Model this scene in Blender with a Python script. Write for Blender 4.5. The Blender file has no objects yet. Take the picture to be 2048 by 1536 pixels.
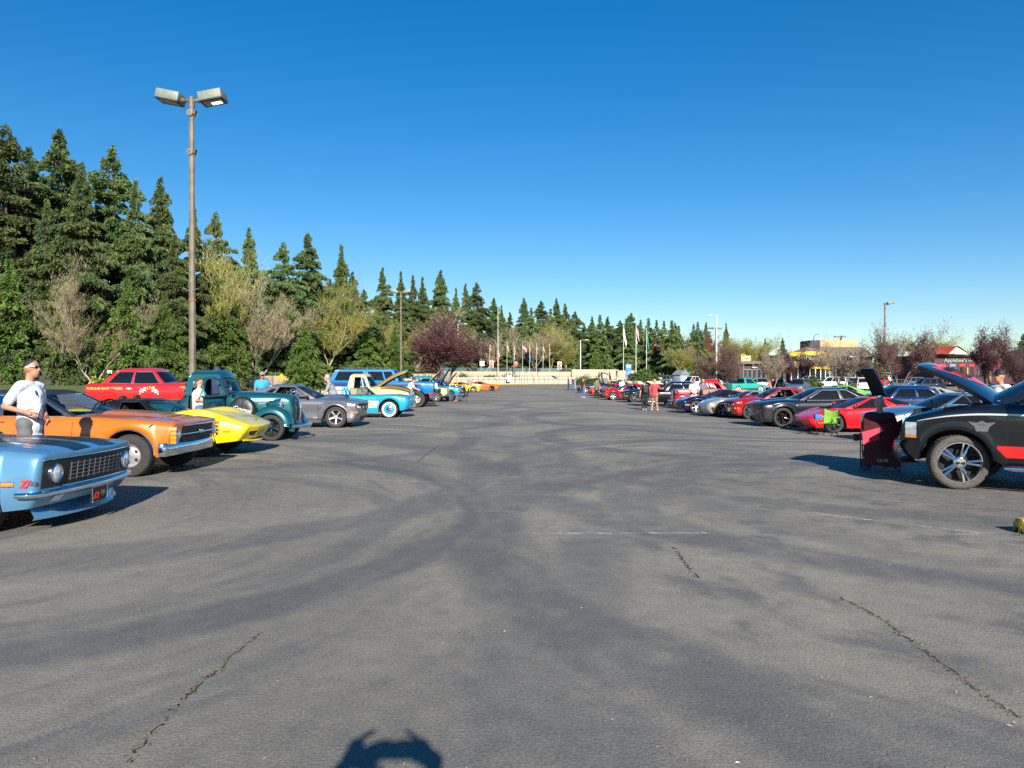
import bpy, bmesh, math, random
import numpy as np
from mathutils import Vector, Matrix, Euler, noise
sc = bpy.context.scene
COL = sc.collection
R = math.radians
F_PX, HOR, CAMZ = 1500.0, 757.0, 1.6

# ---------------------------------------------------------------- camera, sky, sun, exposure
cam = bpy.data.cameras.new('camera')
cam.sensor_width = 36.0
cam.lens = 36.0 * F_PX / 2048
cam.clip_start = 0.02
cam.clip_end = 3000
camo = bpy.data.objects.new('camera', cam)
COL.objects.link(camo)
camo.location = (0, 0, CAMZ)
camo.rotation_euler = (R(90 - 0.42), 0, 0)
sc.camera = camo

SUN_EL, SUN_AZ = 25.8, 8.6          # sun behind the camera, a little to its right
wd = bpy.data.worlds.new('World'); sc.world = wd; wd.use_nodes = True
nt = wd.node_tree
sky = nt.nodes.new('ShaderNodeTexSky'); sky.sky_type = 'NISHITA'; sky.sun_disc = False
sky.sun_elevation = R(SUN_EL); sky.sun_rotation = R(180 - SUN_AZ)
sky.altitude = 0; sky.air_density = 1.0; sky.dust_density = 0.1; sky.ozone_density = 4.0
hs = nt.nodes.new('ShaderNodeHueSaturation'); hs.inputs['Saturation'].default_value = 1.42; hs.inputs['Hue'].default_value = 0.502
bg = nt.nodes['Background']
gm = nt.nodes.new('ShaderNodeGamma'); gm.inputs[1].default_value = .9
nt.links.new(sky.outputs[0], gm.inputs[0]); nt.links.new(gm.outputs[0], hs.inputs['Color']); nt.links.new(hs.outputs[0], bg.inputs[0])
bg.inputs[1].default_value = 0.085
sun = bpy.data.lights.new('sun', 'SUN'); sun.energy = 5.0; sun.angle = R(0.55); sun.color = (1.0, 0.93, 0.82)
suno = bpy.data.objects.new('sun', sun); COL.objects.link(suno)
sd = Vector((-math.sin(R(SUN_AZ)) * math.cos(R(SUN_EL)), math.cos(R(SUN_AZ)) * math.cos(R(SUN_EL)), -math.sin(R(SUN_EL))))
suno.rotation_euler = sd.to_track_quat('-Z', 'Y').to_euler()
suno.location = (6, -30, 40)
vs = sc.view_settings
vs.view_transform = 'Standard'; vs.look = 'None'; vs.exposure = 0.88; vs.gamma = 1.0; vs.use_curve_mapping = False
sc.cycles.use_denoising = False
sc.cycles.sample_clamp_indirect = 1.5; sc.cycles.blur_glossy = .6; sc.cycles.max_bounces = 8; sc.cycles.transparent_max_bounces = 24; sc.cycles.caustics_reflective = False; sc.cycles.caustics_refractive = False

# ---------------------------------------------------------------- ground shape and pixel helpers
def sst(a, b, x):
    t = max(0.0, min(1.0, (x - a) / (b - a)))
    return t * t * (3 - 2 * t)
def G(x, y):
    z = -0.22 * sst(12, 25, y) * sst(2.5, 8.5, x) * (1 - sst(65, 105, y))
    return z + 0.5 * sst(98, 152, y)
def at(px, py):
    """ground point seen at this place"""
    dx, dz = (px - 1024) / F_PX, -(py - HOR) / F_PX
    y = 2.0
    while y < 400:
        if CAMZ + dz * y < G(dx * y, y): break
        y += 0.05
    return Vector((dx * y, y, G(dx * y, y)))
def sp(px, py, Y):
    """point at depth Y"""
    return Vector(((px - 1024) / F_PX * Y, Y, CAMZ - (py - HOR) / F_PX * Y))

# ---------------------------------------------------------------- materials
MATS = {}
def srgb(h):
    h = h.lstrip('#'); c = [int(h[i:i + 2], 16) / 255 for i in (0, 2, 4)]
    return tuple(v / 12.92 if v <= .04045 else ((v + .055) / 1.055) ** 2.4 for v in c)
def mat(name, col=(.5, .5, .5), rough=.5, metal=0.0, coat=0.0, var=.12, scale=6.0, bump=0.0, bscale=60.0, spec=.5, emit=None, dark=None):
    if name in MATS: return MATS[name]
    m = bpy.data.materials.new(name); m.use_nodes = True; t = m.node_tree; n = t.nodes; b = n['Principled BSDF']
    if isinstance(col, str): col = srgb(col)
    b.inputs['Roughness'].default_value = rough; b.inputs['Metallic'].default_value = metal
    b.inputs['Coat Weight'].default_value = coat; b.inputs['Coat Roughness'].default_value = .03
    b.inputs['Specular IOR Level'].default_value = spec
    tc = n.new('ShaderNodeTexCoord'); nz = n.new('ShaderNodeTexNoise'); nz.inputs['Scale'].default_value = scale; nz.inputs['Detail'].default_value = 5
    t.links.new(tc.outputs['Object'], nz.inputs['Vector'])
    r = n.new('ShaderNodeValToRGB'); e = r.color_ramp.elements
    d = dark if dark else tuple(c * (1 - var) for c in col)
    l = tuple(min(1, c * (1 + var * .6)) for c in col)
    e[0].position = .3; e[0].color = (*d, 1); e[1].position = .7; e[1].color = (*l, 1)
    t.links.new(nz.outputs['Fac'], r.inputs[0]); t.links.new(r.outputs[0], b.inputs['Base Color'])
    if bump:
        n2 = n.new('ShaderNodeTexNoise'); n2.inputs['Scale'].default_value = bscale; n2.inputs['Detail'].default_value = 4
        t.links.new(tc.outputs['Object'], n2.inputs['Vector'])
        bp = n.new('ShaderNodeBump'); bp.inputs['Strength'].default_value = bump; bp.inputs['Distance'].default_value = .02
        t.links.new(n2.outputs['Fac'], bp.inputs['Height']); t.links.new(bp.outputs[0], b.inputs['Normal'])
    if emit:
        b.inputs['Emission Color'].default_value = (*emit[0], 1); b.inputs['Emission Strength'].default_value = emit[1]
    MATS[name] = m
    return m
def paint(name, col, metal=.0, rough=.32):
    """clear-coated car paint with fine metallic flake and a trace of dust"""
    if name in MATS: return MATS[name]
    col = tuple(v * .76 for v in col)
    m = mat(name, col, rough, metal, 1.0, var=.05, scale=3)
    t = m.node_tree; n = t.nodes; b = n['Principled BSDF']
    tc = n.new('ShaderNodeTexCoord')
    f = n.new('ShaderNodeTexNoise'); f.inputs['Scale'].default_value = 7; f.inputs['Detail'].default_value = 6
    t.links.new(tc.outputs['Object'], f.inputs['Vector'])
    mr = n.new('ShaderNodeMapRange'); mr.inputs[1].default_value = .3; mr.inputs[2].default_value = .8; mr.inputs[3].default_value = .02; mr.inputs[4].default_value = .12
    t.links.new(f.outputs['Fac'], mr.inputs[0]); t.links.new(mr.outputs[0], b.inputs['Coat Roughness'])
    return m
def glass(name, tint=(.55, .6, .6), op=.25):
    if name in MATS: return MATS[name]
    m = bpy.data.materials.new(name); m.use_nodes = True; t = m.node_tree; n = t.nodes
    n.remove(n['Principled BSDF']); out = n['Material Output']
    tr = n.new('ShaderNodeBsdfTransparent'); tr.inputs[0].default_value = (*tint, 1)
    df = n.new('ShaderNodeBsdfDiffuse'); df.inputs[0].default_value = (.012, .014, .016, 1)
    gl = n.new('ShaderNodeBsdfGlossy'); gl.inputs['Roughness'].default_value = .015
    fr = n.new('ShaderNodeFresnel'); fr.inputs[0].default_value = 1.5
    nz = n.new('ShaderNodeTexNoise'); nz.inputs['Scale'].default_value = 3
    mr = n.new('ShaderNodeMapRange'); mr.inputs[3].default_value = op * .85; mr.inputs[4].default_value = min(1, op * 1.15)
    t.links.new(nz.outputs['Fac'], mr.inputs[0])
    m1 = n.new('ShaderNodeMixShader'); m2 = n.new('ShaderNodeMixShader')
    t.links.new(mr.outputs[0], m1.inputs[0]); t.links.new(tr.outputs[0], m1.inputs[1]); t.links.new(df.outputs[0], m1.inputs[2])
    t.links.new(fr.outputs[0], m2.inputs[0]); t.links.new(m1.outputs[0], m2.inputs[1]); t.links.new(gl.outputs[0], m2.inputs[2])
    t.links.new(m2.outputs[0], out.inputs[0])
    MATS[name] = m
    return m
CHROME = mat('chrome', (.82, .83, .85), .07, 1.0, var=.04, scale=9)
ALU = mat('polished_aluminium', (.7, .7, .71), .2, 1.0, var=.08)
SILV = mat('silver_wheel_paint', (.55, .55, .56), .3, .7, var=.06)
BLK = mat('black_plastic', (.012, .012, .013), .45, var=.3)
GLOSSB = mat('gloss_black', (.008, .008, .009), .12, var=.2)
DARKI = mat('dark_interior', (.015, .014, .014), .8, var=.4)
UNDER = mat('underbody_black', (.009, .009, .009), .85, var=.4)
TYRE = mat('tyre_rubber', (.028, .027, .026), .75, var=.35, scale=30, bump=.3, bscale=200)
TYRED = mat('dusty_tyre_rubber', (.075, .068, .06), .8, var=.3, scale=25, bump=.4, bscale=150)
WHITEW = mat('white_rubber', (.72, .7, .64), .6, var=.08)
LENS = mat('headlamp_lens', (.75, .79, .82), .06, .55, 1.0, var=.25, scale=40)
AMBER = mat('amber_lens', (.8, .25, .02), .15, 0, 1, var=.2, scale=50)
REDL = mat('red_lens', (.5, .01, .01), .15, 0, 1, var=.2, scale=50)
SEAM = mat('panel_gap', (.006, .006, .006), .9, var=.3)
GLS = glass('clear_car_glass', (.62, .68, .68), .12)
GLT = glass('tinted_car_glass', (.2, .22, .24), .55)
GLD = glass('dark_tinted_glass', (.06, .07, .08), .85)
STEEL = mat('galvanised_steel', (.42, .43, .44), .4, .8, var=.15)
BRONZE = mat('weathered_brown_pole_paint', (.16, .135, .10), .6, .1, var=.35, scale=3)
WPAINT = mat('white_paint', (.78, .78, .76), .5, var=.06)
REDP = mat('red_sign_paint', (.62, .03, .035), .5, var=.1)

# ---------------------------------------------------------------- mesh helpers
def fin(me, mats, smooth=True, ang=38):
    for m in (mats if isinstance(mats, (list, tuple)) else [mats]): me.materials.append(m)
    if smooth:
        me.shade_smooth(); me.set_sharp_from_angle(angle=R(ang))
    me.update()
def link(name, me, parent=None, loc=None, rot=None):
    o = bpy.data.objects.new(name, me); COL.objects.link(o)
    if parent: o.parent = parent
    if loc is not None: o.location = loc
    if rot is not None: o.rotation_euler = rot
    return o
def tag(o, label=None, cat=None, group=None, kind=None):
    if label: o['label'] = label
    if cat: o['category'] = cat
    if group: o['group'] = group
    if kind: o['kind'] = kind
    return o
def empty(name, loc=(0, 0, 0), rz=0, label=None, cat=None, group=None):
    o = bpy.data.objects.new(name, None); COL.objects.link(o)
    o.location = loc; o.rotation_euler = (0, 0, rz); o.empty_display_size = .3
    return tag(o, label, cat, group)
def copy_tree(o, parent=None):
    c = o.copy(); COL.objects.link(c); c.parent = parent
    for ch in list(o.children): copy_tree(ch, c)
    return c
class MB:
    def __init__(s): s.v = []; s.f = []; s.m = []
    def add(s, vs, fs, m=0, M=None):
        o = len(s.v)
        s.v += [tuple(M @ Vector(p)) for p in vs] if M else [tuple(p) for p in vs]
        s.f += [tuple(i + o for i in f) for f in fs]; s.m += [m] * len(fs)
        return s
    def box(s, c, d, m=0, b=.0, rot=None):
        """chamfered box, c centre, d full size"""
        hx, hy, hz = d[0] / 2, d[1] / 2, d[2] / 2
        b = min(b, hx * .9, hy * .9, hz * .9)
        M = Matrix.Translation(c) @ (Euler(rot).to_matrix().to_4x4() if rot else Matrix())
        if b <= 0:
            v = [(x * hx, y * hy, z * hz) for x in (-1, 1) for y in (-1, 1) for z in (-1, 1)]
            return s.add(v, [(0, 1, 3, 2), (4, 6, 7, 5), (0, 4, 5, 1), (2, 3, 7, 6), (0, 2, 6, 4), (1, 5, 7, 3)], m, M)
        bm = bmesh.new(); bmesh.ops.create_cube(bm, size=1)
        for v in bm.verts: v.co = Vector((v.co.x * d[0], v.co.y * d[1], v.co.z * d[2]))
        bmesh.ops.bevel(bm, geom=bm.edges[:], offset=b, segments=2, affect='EDGES', profile=.5)
        bm.verts.index_update(); vs = [v.co.copy() for v in bm.verts]; fs = [[v.index for v in f.verts] for f in bm.faces]; bm.free()
        return s.add(vs, fs, m, M)
    def tube(s, pts, r, n=8, m=0, cap=True, M=None):
        pts = [Vector(p) for p in pts]; k = len(pts); rs = r if isinstance(r, (list, tuple)) else [r] * k
        vs = []; up = None
        for i, p in enumerate(pts):
            d = (pts[min(i + 1, k - 1)] - pts[max(i - 1, 0)])
            d = d.normalized() if d.length > 1e-9 else Vector((0, 0, 1))
            if up is None:
                up = d.orthogonal().normalized()
            else:
                up = (up - d * up.dot(d)); up = up.normalized() if up.length > 1e-6 else d.orthogonal().normalized()
            w = d.cross(up)
            for j in range(n):
                a = 2 * math.pi * j / n
                vs.append(p + (up * math.cos(a) + w * math.sin(a)) * rs[i])
        fs = [(i * n + j, i * n + (j + 1) % n, (i + 1) * n + (j + 1) % n, (i + 1) * n + j) for i in range(k - 1) for j in range(n)]
        if cap: fs += [tuple(range(n))[::-1], tuple((k - 1) * n + j for j in range(n))]
        return s.add(vs, fs, m, M)
    def lathe(s, prof, n=24, m=0, M=None, a0=0, a1=2 * math.pi, ms=None):
        """prof: (radius, axial) pairs about the local Z axis"""
        full = abs(a1 - a0 - 2 * math.pi) < 1e-6; k = len(prof); N = n if full else n + 1
        vs = [(r * math.cos(a0 + (a1 - a0) * j / n), r * math.sin(a0 + (a1 - a0) * j / n), z) for r, z in prof for j in range(N)]
        o = len(s.f)
        fs = [(i * N + j, i * N + (j + 1) % N, (i + 1) * N + (j + 1) % N, (i + 1) * N + j) for i in range(k - 1) for j in range(n)]
        s.add(vs, fs, m, M)
        if ms:
            for i in range(k - 1):
                for j in range(n): s.m[o + i * n + j] = ms[i]
        return s
    def grid(s, P, m=0, M=None, closed=False):
        a, b = len(P), len(P[0])
        vs = [p for row in P for p in row]
        fs = [(i * b + j, i * b + (j + 1) % b, (i + 1) * b + (j + 1) % b, (i + 1) * b + j) for i in range(a - 1) for j in range(b if closed else b - 1)]
        return s.add(vs, fs, m, M)
    def ell(s, c, r, m=0, n=12, k=8, M=None):
        P = [[(c[0] + r[0] * math.sin(math.pi * i / k) * math.cos(2 * math.pi * j / n), c[1] + r[1] * math.sin(math.pi * i / k) * math.sin(2 * math.pi * j / n), c[2] + r[2] * math.cos(math.pi * i / k)) for j in range(n)] for i in range(k + 1)]
        return s.grid(P, m, M, closed=True)
    def prism(s, pts, d, m=0, M=None):
        """polygon pts (3d, planar) extruded along vector d"""
        d = Vector(d); n = len(pts); vs = [Vector(p) for p in pts] + [Vector(p) + d for p in pts]
        fs = [tuple(range(n))[::-1], tuple(range(n, 2 * n))] + [(i, (i + 1) % n, n + (i + 1) % n, n + i) for i in range(n)]
        return s.add(vs, fs, m, M)
    def mesh(s, name, mats, smooth=True, ang=38):
        me = bpy.data.meshes.new(name); me.from_pydata(s.v, [], s.f)
        me.polygons.foreach_set('material_index', s.m); fin(me, mats, smooth, ang)
        return me
    def build(s, name, mats, parent=None, loc=None, rot=None, smooth=True, ang=38, weld=False):
        me = s.mesh(name, mats, smooth, ang)
        if weld:
            bm = bmesh.new(); bm.from_mesh(me); bmesh.ops.remove_doubles(bm, verts=bm.verts, dist=1e-4); bm.to_mesh(me); bm.free()
            me.set_sharp_from_angle(angle=R(ang))
        return link(name, me, parent, loc, rot)
def np_mesh(name, V, Fc, mats, smooth=False, mi=None):
    V = np.asarray(V, np.float32); Fc = np.asarray(Fc, np.int32); k = Fc.shape[1]
    me = bpy.data.meshes.new(name)
    me.vertices.add(len(V)); me.vertices.foreach_set('co', V.ravel())
    me.loops.add(Fc.size); me.loops.foreach_set('vertex_index', Fc.ravel())
    me.polygons.add(len(Fc)); me.polygons.foreach_set('loop_start', np.arange(len(Fc), dtype=np.int32) * k)
    me.polygons.foreach_set('loop_total', np.full(len(Fc), k, np.int32))
    if mi is not None: me.polygons.foreach_set('material_index', np.asarray(mi, np.int32))
    me.update(calc_edges=True)
    for m in (mats if isinstance(mats, (list, tuple)) else [mats]): me.materials.append(m)
    if smooth: me.shade_smooth()
    return me
TMP = bpy.data.scenes.new('workbench')
def ev_mesh(o):
    TMP.collection.objects.link(o); vl = TMP.view_layers[0]; vl.update(); dg = vl.depsgraph
    me = bpy.data.meshes.new_from_object(o.evaluated_get(dg)); TMP.collection.objects.unlink(o)
    return me
def text_obj(name, s, size, mt, parent=None, M=None, ext=.003, shear=0.0, align='CENTER', bold=0.0):
    cu = bpy.data.curves.new('lettering', 'FONT'); cu.body = s; cu.size = size; cu.extrude = ext; cu.align_x = align; cu.align_y = 'CENTER'; cu.shear = shear
    cu.resolution_u = 3; cu.offset = bold
    t = bpy.data.objects.new('lettering', cu); me = ev_mesh(t)
    bpy.data.objects.remove(t); bpy.data.curves.remove(cu)
    me.name = name
    if M: me.transform(M)
    me.materials.clear(); me.materials.append(mt)
    return link(name, me, parent)
def frame(o, x, z=None, y=None):
    """matrix: local X -> x, local Y -> y, local Z -> x cross y, at o"""
    x = Vector(x).normalized(); y = Vector(y); y = (y - x * y.dot(x)).normalized(); z = x.cross(y)
    return Matrix(((x.x, y.x, z.x, o[0]), (x.y, y.y, z.y, o[1]), (x.z, y.z, z.z, o[2]), (0, 0, 0, 1)))
def curve(pts):
    """monotone cubic through (x, y) points"""
    p = sorted(pts); xs = [a for a, _ in p]; ys = [b for _, b in p]; n = len(p)
    if n == 1: return lambda x: ys[0]
    d = [(ys[i + 1] - ys[i]) / (xs[i + 1] - xs[i]) for i in range(n - 1)]
    m = [d[0]] + [0 if d[i - 1] * d[i] <= 0 else 2 * d[i - 1] * d[i] / (d[i - 1] + d[i]) for i in range(1, n - 1)] + [d[-1]]
    def f(x):
        if x <= xs[0]: return ys[0]
        if x >= xs[-1]: return ys[-1]
        i = 0
        while xs[i + 1] < x: i += 1
        h = xs[i + 1] - xs[i]; t = (x - xs[i]) / h
        return (2 * t ** 3 - 3 * t * t + 1) * ys[i] + (t ** 3 - 2 * t * t + t) * h * m[i] + (-2 * t ** 3 + 3 * t * t) * ys[i + 1] + (t ** 3 - t * t) * h * m[i + 1]
    return f
# ---------------------------------------------------------------- node helper
class NT:
    def __init__(s, name, vol=False):
        s.mt = bpy.data.materials.new(name); s.mt.use_nodes = True; s.t = s.mt.node_tree; s.n = s.t.nodes; s.b = s.n['Principled BSDF']; MATS[name] = s.mt
    def _in(s, sock, v):
        if v is None: return
        if hasattr(v, 'is_linked') or hasattr(v, 'links'): s.t.links.new(v, sock)
        else: sock.default_value = v
    def math(s, op, a, b=None, c=None, clamp=False):
        q = s.n.new('ShaderNodeMath'); q.operation = op; q.use_clamp = clamp
        s._in(q.inputs[0], a); s._in(q.inputs[1], b); s._in(q.inputs[2], c)
        return q.outputs[0]
    def noise(s, vec, scale, detail=4, rough=.55, out='Fac', dist=0):
        q = s.n.new('ShaderNodeTexNoise'); q.inputs['Scale'].default_value = scale; q.inputs['Detail'].default_value = detail; q.inputs['Roughness'].default_value = rough; q.inputs['Distortion'].default_value = dist
        s.t.links.new(vec, q.inputs['Vector']); return q.outputs[out]
    def rng(s, v, a, b, c=0.0, d=1.0, smooth=True):
        q = s.n.new('ShaderNodeMapRange'); q.interpolation_type = 'SMOOTHSTEP' if smooth else 'LINEAR'
        s._in(q.inputs[0], v); q.inputs[1].default_value = a; q.inputs[2].default_value = b; q.inputs[3].default_value = c; q.inputs[4].default_value = d
        return q.outputs[0]
    def mix(s, f, a, b, mode='MIX'):
        q = s.n.new('ShaderNodeMix'); q.data_type = 'RGBA'; q.blend_type = mode
        s._in(q.inputs[0], f); s._in(q.inputs[6], (*a, 1) if isinstance(a, tuple) else a); s._in(q.inputs[7], (*b, 1) if isinstance(b, tuple) else b)
        return q.outputs[2]
    def vmap(s, vec, scale=(1, 1, 1), rot=(0, 0, 0)):
        q = s.n.new('ShaderNodeMapping'); q.inputs['Scale'].default_value = scale; q.inputs['Rotation'].default_value = rot
        s.t.links.new(vec, q.inputs['Vector']); return q.outputs[0]
    def geo(s, o='Position'): return s.n.new('ShaderNodeNewGeometry').outputs[o]
    def bump(s, h, st, dist=.01):
        q = s.n.new('ShaderNodeBump'); q.inputs['Strength'].default_value = st; q.inputs['Distance'].default_value = dist
        s.t.links.new(h, q.inputs['Height']); s.t.links.new(q.outputs[0], s.b.inputs['Normal'])
    def col(s, v): s._in(s.b.inputs['Base Color'], v)

def asphalt():
    k = NT('worn_asphalt'); P = k.geo()
    sx = k.n.new('ShaderNodeSeparateXYZ')
    w = k.n.new('ShaderNodeVectorMath'); w.operation = 'MULTIPLY_ADD'
    nv = k.noise(P, .35, 3, out='Color'); k.t.links.new(nv, w.inputs[0]); w.inputs[1].default_value = (.8, .8, 0); k.t.links.new(P, w.inputs[2])
    k.t.links.new(w.outputs[0], sx.inputs[0]); X, Y = sx.outputs[0], sx.outputs[1]
    big = k.noise(P, .16, 4); mid = k.noise(k.vmap(P, (1, .45, 1), (0, 0, .4)), .8, 5, .6)
    fine = k.noise(P, 55, 3, .7); grit = k.noise(P, 190, 2, .6); grain = k.noise(P, 18, 5, .75)
    # tyre sweeps: where cars swing from the aisle into the bays the stone is polished dark
    dark = None
    for cx, cy, r, wd_, st in [(-5.6, 9.4, 5.6, .55, .8), (-5.2, 8.6, 4.2, .35, .5), (-7.4, 13.0, 7.3, .7, .7), (6.4, 8.2, 6.3, .8, .8), (7.0, 10.5, 5.2, .45, .6), (8.3, 13.2, 8.0, .7, .75),
                              (-7.6, 20.0, 7.0, .6, .75), (8.0, 21.0, 6.6, .7, .8), (-8.5, 16, 10, .5, .6), (10.0, 17.5, 9.6, .55, .6), (-9.0, 29.0, 9.2, .8, .7), (9.5, 31.0, 8.5, .8, .75),
                              (-16, 6.0, 16.5, .5, .55), (17, 4.0, 16.2, .6, .55), (-9, 43, 9.5, 1.0, .6), (10, 46, 9.8, 1.0, .65), (3.2, 15.2, 2.2, .35, .55), (40, 26, 40.5, .8, .4), (-40, 30, 38.5, .9, .4)]:
        dx = k.math('SUBTRACT', X, cx); dy = k.math('SUBTRACT', Y, cy)
        d = k.math('ABSOLUTE', k.math('SUBTRACT', k.math('SQRT', k.math('ADD', k.math('MULTIPLY', dx, dx), k.math('MULTIPLY', dy, dy))), r))
        v = k.rng(d, wd_ * .3, wd_ * .75, st, 0)
        dark = v if dark is None else k.math('MAXIMUM', dark, v)
    dark = k.math('MULTIPLY', dark, k.rng(mid, .2, .5, .5, 1.1))
    # fine streaks that follow the turning circles on either side of the aisle
    strk = None
    for cx, cy in ((-8.5, 9.0), (9.0, 9.5)):
        dx = k.math('SUBTRACT', X, cx); dy = k.math('SUBTRACT', Y, cy); rr = k.math('SQRT', k.math('ADD', k.math('MULTIPLY', dx, dx), k.math('MULTIPLY', dy, dy))); th = k.math('ARCTAN2', dy, dx)
        cb = k.n.new('ShaderNodeCombineXYZ'); k.t.links.new(k.math('MULTIPLY', rr, 2.1), cb.inputs[0]); k.t.links.new(k.math('MULTIPLY', k.math('MULTIPLY', th, 1.6), k.math('ABSOLUTE', th)), cb.inputs[1]); cb.inputs[2].default_value = cx
        nz = k.noise(cb.outputs[0], 1.0, 7, .62)
        strk = nz if strk is None else k.mix(k.rng(X, -2.2, 2.2), strk, nz)
    mott = k.noise(P, 5.5, 5, .7); patch = k.rng(big, .36, .62); pol = k.math('MAXIMUM', k.math('MULTIPLY', dark, k.rng(strk, .3, .6, .45, 1)), k.math('MULTIPLY', k.rng(strk, .46, .66), .72))
    c = k.mix(patch, (.168, .161, .145), (.250, .234, .196))
    c = k.mix(k.math('MULTIPLY', pol, .88), c, (.092, .095, .104))
    sand = k.math('MULTIPLY', k.rng(strk, .46, .30), k.rng(grain, .42, .66))
    c = k.mix(k.math('MULTIPLY', sand, .6), c, (.31, .28, .215))
    g = k.math('ADD', k.math('MULTIPLY', k.rng(fine, .3, .7, 0, 1, False), .75), k.math('MULTIPLY', k.rng(grit, .3, .7, 0, 1, False), .75))
    c = k.mix(1.0, c, k.mix(k.math('MULTIPLY', g, .667), (.42, .42, .43), (1.65, 1.62, 1.56)), 'MULTIPLY')
    c = k.mix(1.0, c, k.mix(k.rng(mott, .32, .68, 0, 1, False), (.87, .87, .88), (1.13, 1.12, 1.10)), 'MULTIPLY')
    vo = k.n.new('ShaderNodeTexVoronoi'); vo.inputs['Scale'].default_value = 26; k.t.links.new(P, vo.inputs['Vector'])
    spk = k.math('MULTIPLY', k.math('LESS_THAN', vo.outputs['Distance'], .13), k.math('GREATER_THAN', k.noise(P, 4.3, 3), .56))
    c = k.mix(k.math('MULTIPLY', spk, .55), c, (.36, .34, .30))
    k.col(c); k.t.links.new(k.rng(pol, 0, 1, .9, .72), k.b.inputs['Roughness']); k.b.inputs['Specular IOR Level'].default_value = .25
    k.bump(k.math('ADD', fine, k.math('MULTIPLY', grit, .6)), .85, .008)
    return k.mt
ASPH = asphalt()

def grass_mat(name, a, b, d):
    k = NT(name); P = k.geo()
    c = k.mix(k.rng(k.noise(P, .5, 5), .35, .65), a, b); c = k.mix(k.rng(k.noise(P, 6, 5, .7), .4, .65), c, d)
    k.col(c); k.b.inputs['Roughness'].default_value = .9; k.bump(k.noise(P, 30, 4), .8, .05); return k.mt
LAWN = grass_mat('rough_grass', (.10, .12, .025), (.16, .15, .04), (.05, .085, .02))
DUFF = grass_mat('forest_floor', (.05, .06, .02), (.09, .075, .03), (.03, .045, .015))

# ---------------------------------------------------------------- fence line and terrain
FL = [(-140, 70), (-75, 80), (-55, 84), (-42, 92), (-36, 99), (-27, 118), (-11.6, 141), (8, 154), (24, 158), (60, 166), (140, 172)]
FY = curve(FL)
def TER(x, y):
    d = y - FY(x)
    left = 1 - sst(-46, -38, x)
    z = G(x, y) - .06
    z += left * (.95 * sst(-9, -1.5, d)) + (1 - left) * 1.25 * sst(.3, 1.2, d)
    return z + 1.2 * sst(1, 30, d) * (1 - sst(20, 60, x)) + .012 * max(0, d) * (1 - sst(20, 60, x))
def sheet(name, xs, ys, zf, m, keep=None):
    V = []; idx = {}; Fq = []
    for j, y in enumerate(ys):
        for i, x in enumerate(xs):
            idx[i, j] = len(V); V.append((x, y, zf(x, y)))
    for j in range(len(ys) - 1):
        for i in range(len(xs) - 1):
            if keep is None or keep((xs[i] + xs[i + 1]) / 2, (ys[j] + ys[j + 1]) / 2): Fq.append((idx[i, j], idx[i + 1, j], idx[i + 1, j + 1], idx[i, j + 1]))
    return tag(link(name, np_mesh(name, V, Fq, m, True)), kind='structure')
lin = lambda a, b, n: [a + (b - a) * i / n for i in range(n + 1)]
sheet('terrain', lin(-900, -150, 6)[:-1] + lin(-150, 150, 100) + lin(150, 900, 6)[1:], lin(-300, 40, 6)[:-1] + lin(40, 260, 110) + lin(260, 2200, 8)[1:], TER, DUFF)
lot = sheet('parking_lot', lin(-90, 150, 120), lin(-40, 180, 150), lambda x, y: G(x, y), ASPH, lambda x, y: y < FY(x) - (7.5 if x < -40 else 3.2))
# verge of rough grass between the lot and the chain-link fence, kerbed lawn by the flags
def verge(name, x0, x1, off0, off1, dz, m, n=60, k=6):
    P = []
    for i in range(n + 1):
        x = x0 + (x1 - x0) * i / n
        P.append([(x, FY(x) + off0 + (off1 - off0) * j / k, max(TER(x, FY(x) + off0 + (off1 - off0) * j / k) + .03, G(x, FY(x) + off0 + (off1 - off0) * j / k) + dz)) for j in range(k + 1)])
    return tag(MB().grid(P).build(name, m, ang=60), kind='structure')
verge('grass_verge', -130, -39, -7.6, 6, .05, LAWN)
verge('lawn_strip', -9, 60, -3.1, -.6, .13, LAWN)
kb = MB(); YEL = mat('yellow_kerb_paint', (.75, .48, .02), .6, var=.2, scale=4)
P = []
for i in range(91):
    x = -16 + 76 * i / 90; y = FY(x) - 3.3
    P.append([(x, y, G(x, y) - .05), (x, y + .02, G(x, y) + .14), (x, y + .05, G(x, y) + .17), (x, y + .3, G(x, y) + .17), (x, y + .3, G(x, y) - .05)])
tag(kb.grid(P).build('kerb', YEL), 'long yellow painted kerb along the far end of the lot', 'kerb')

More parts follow.
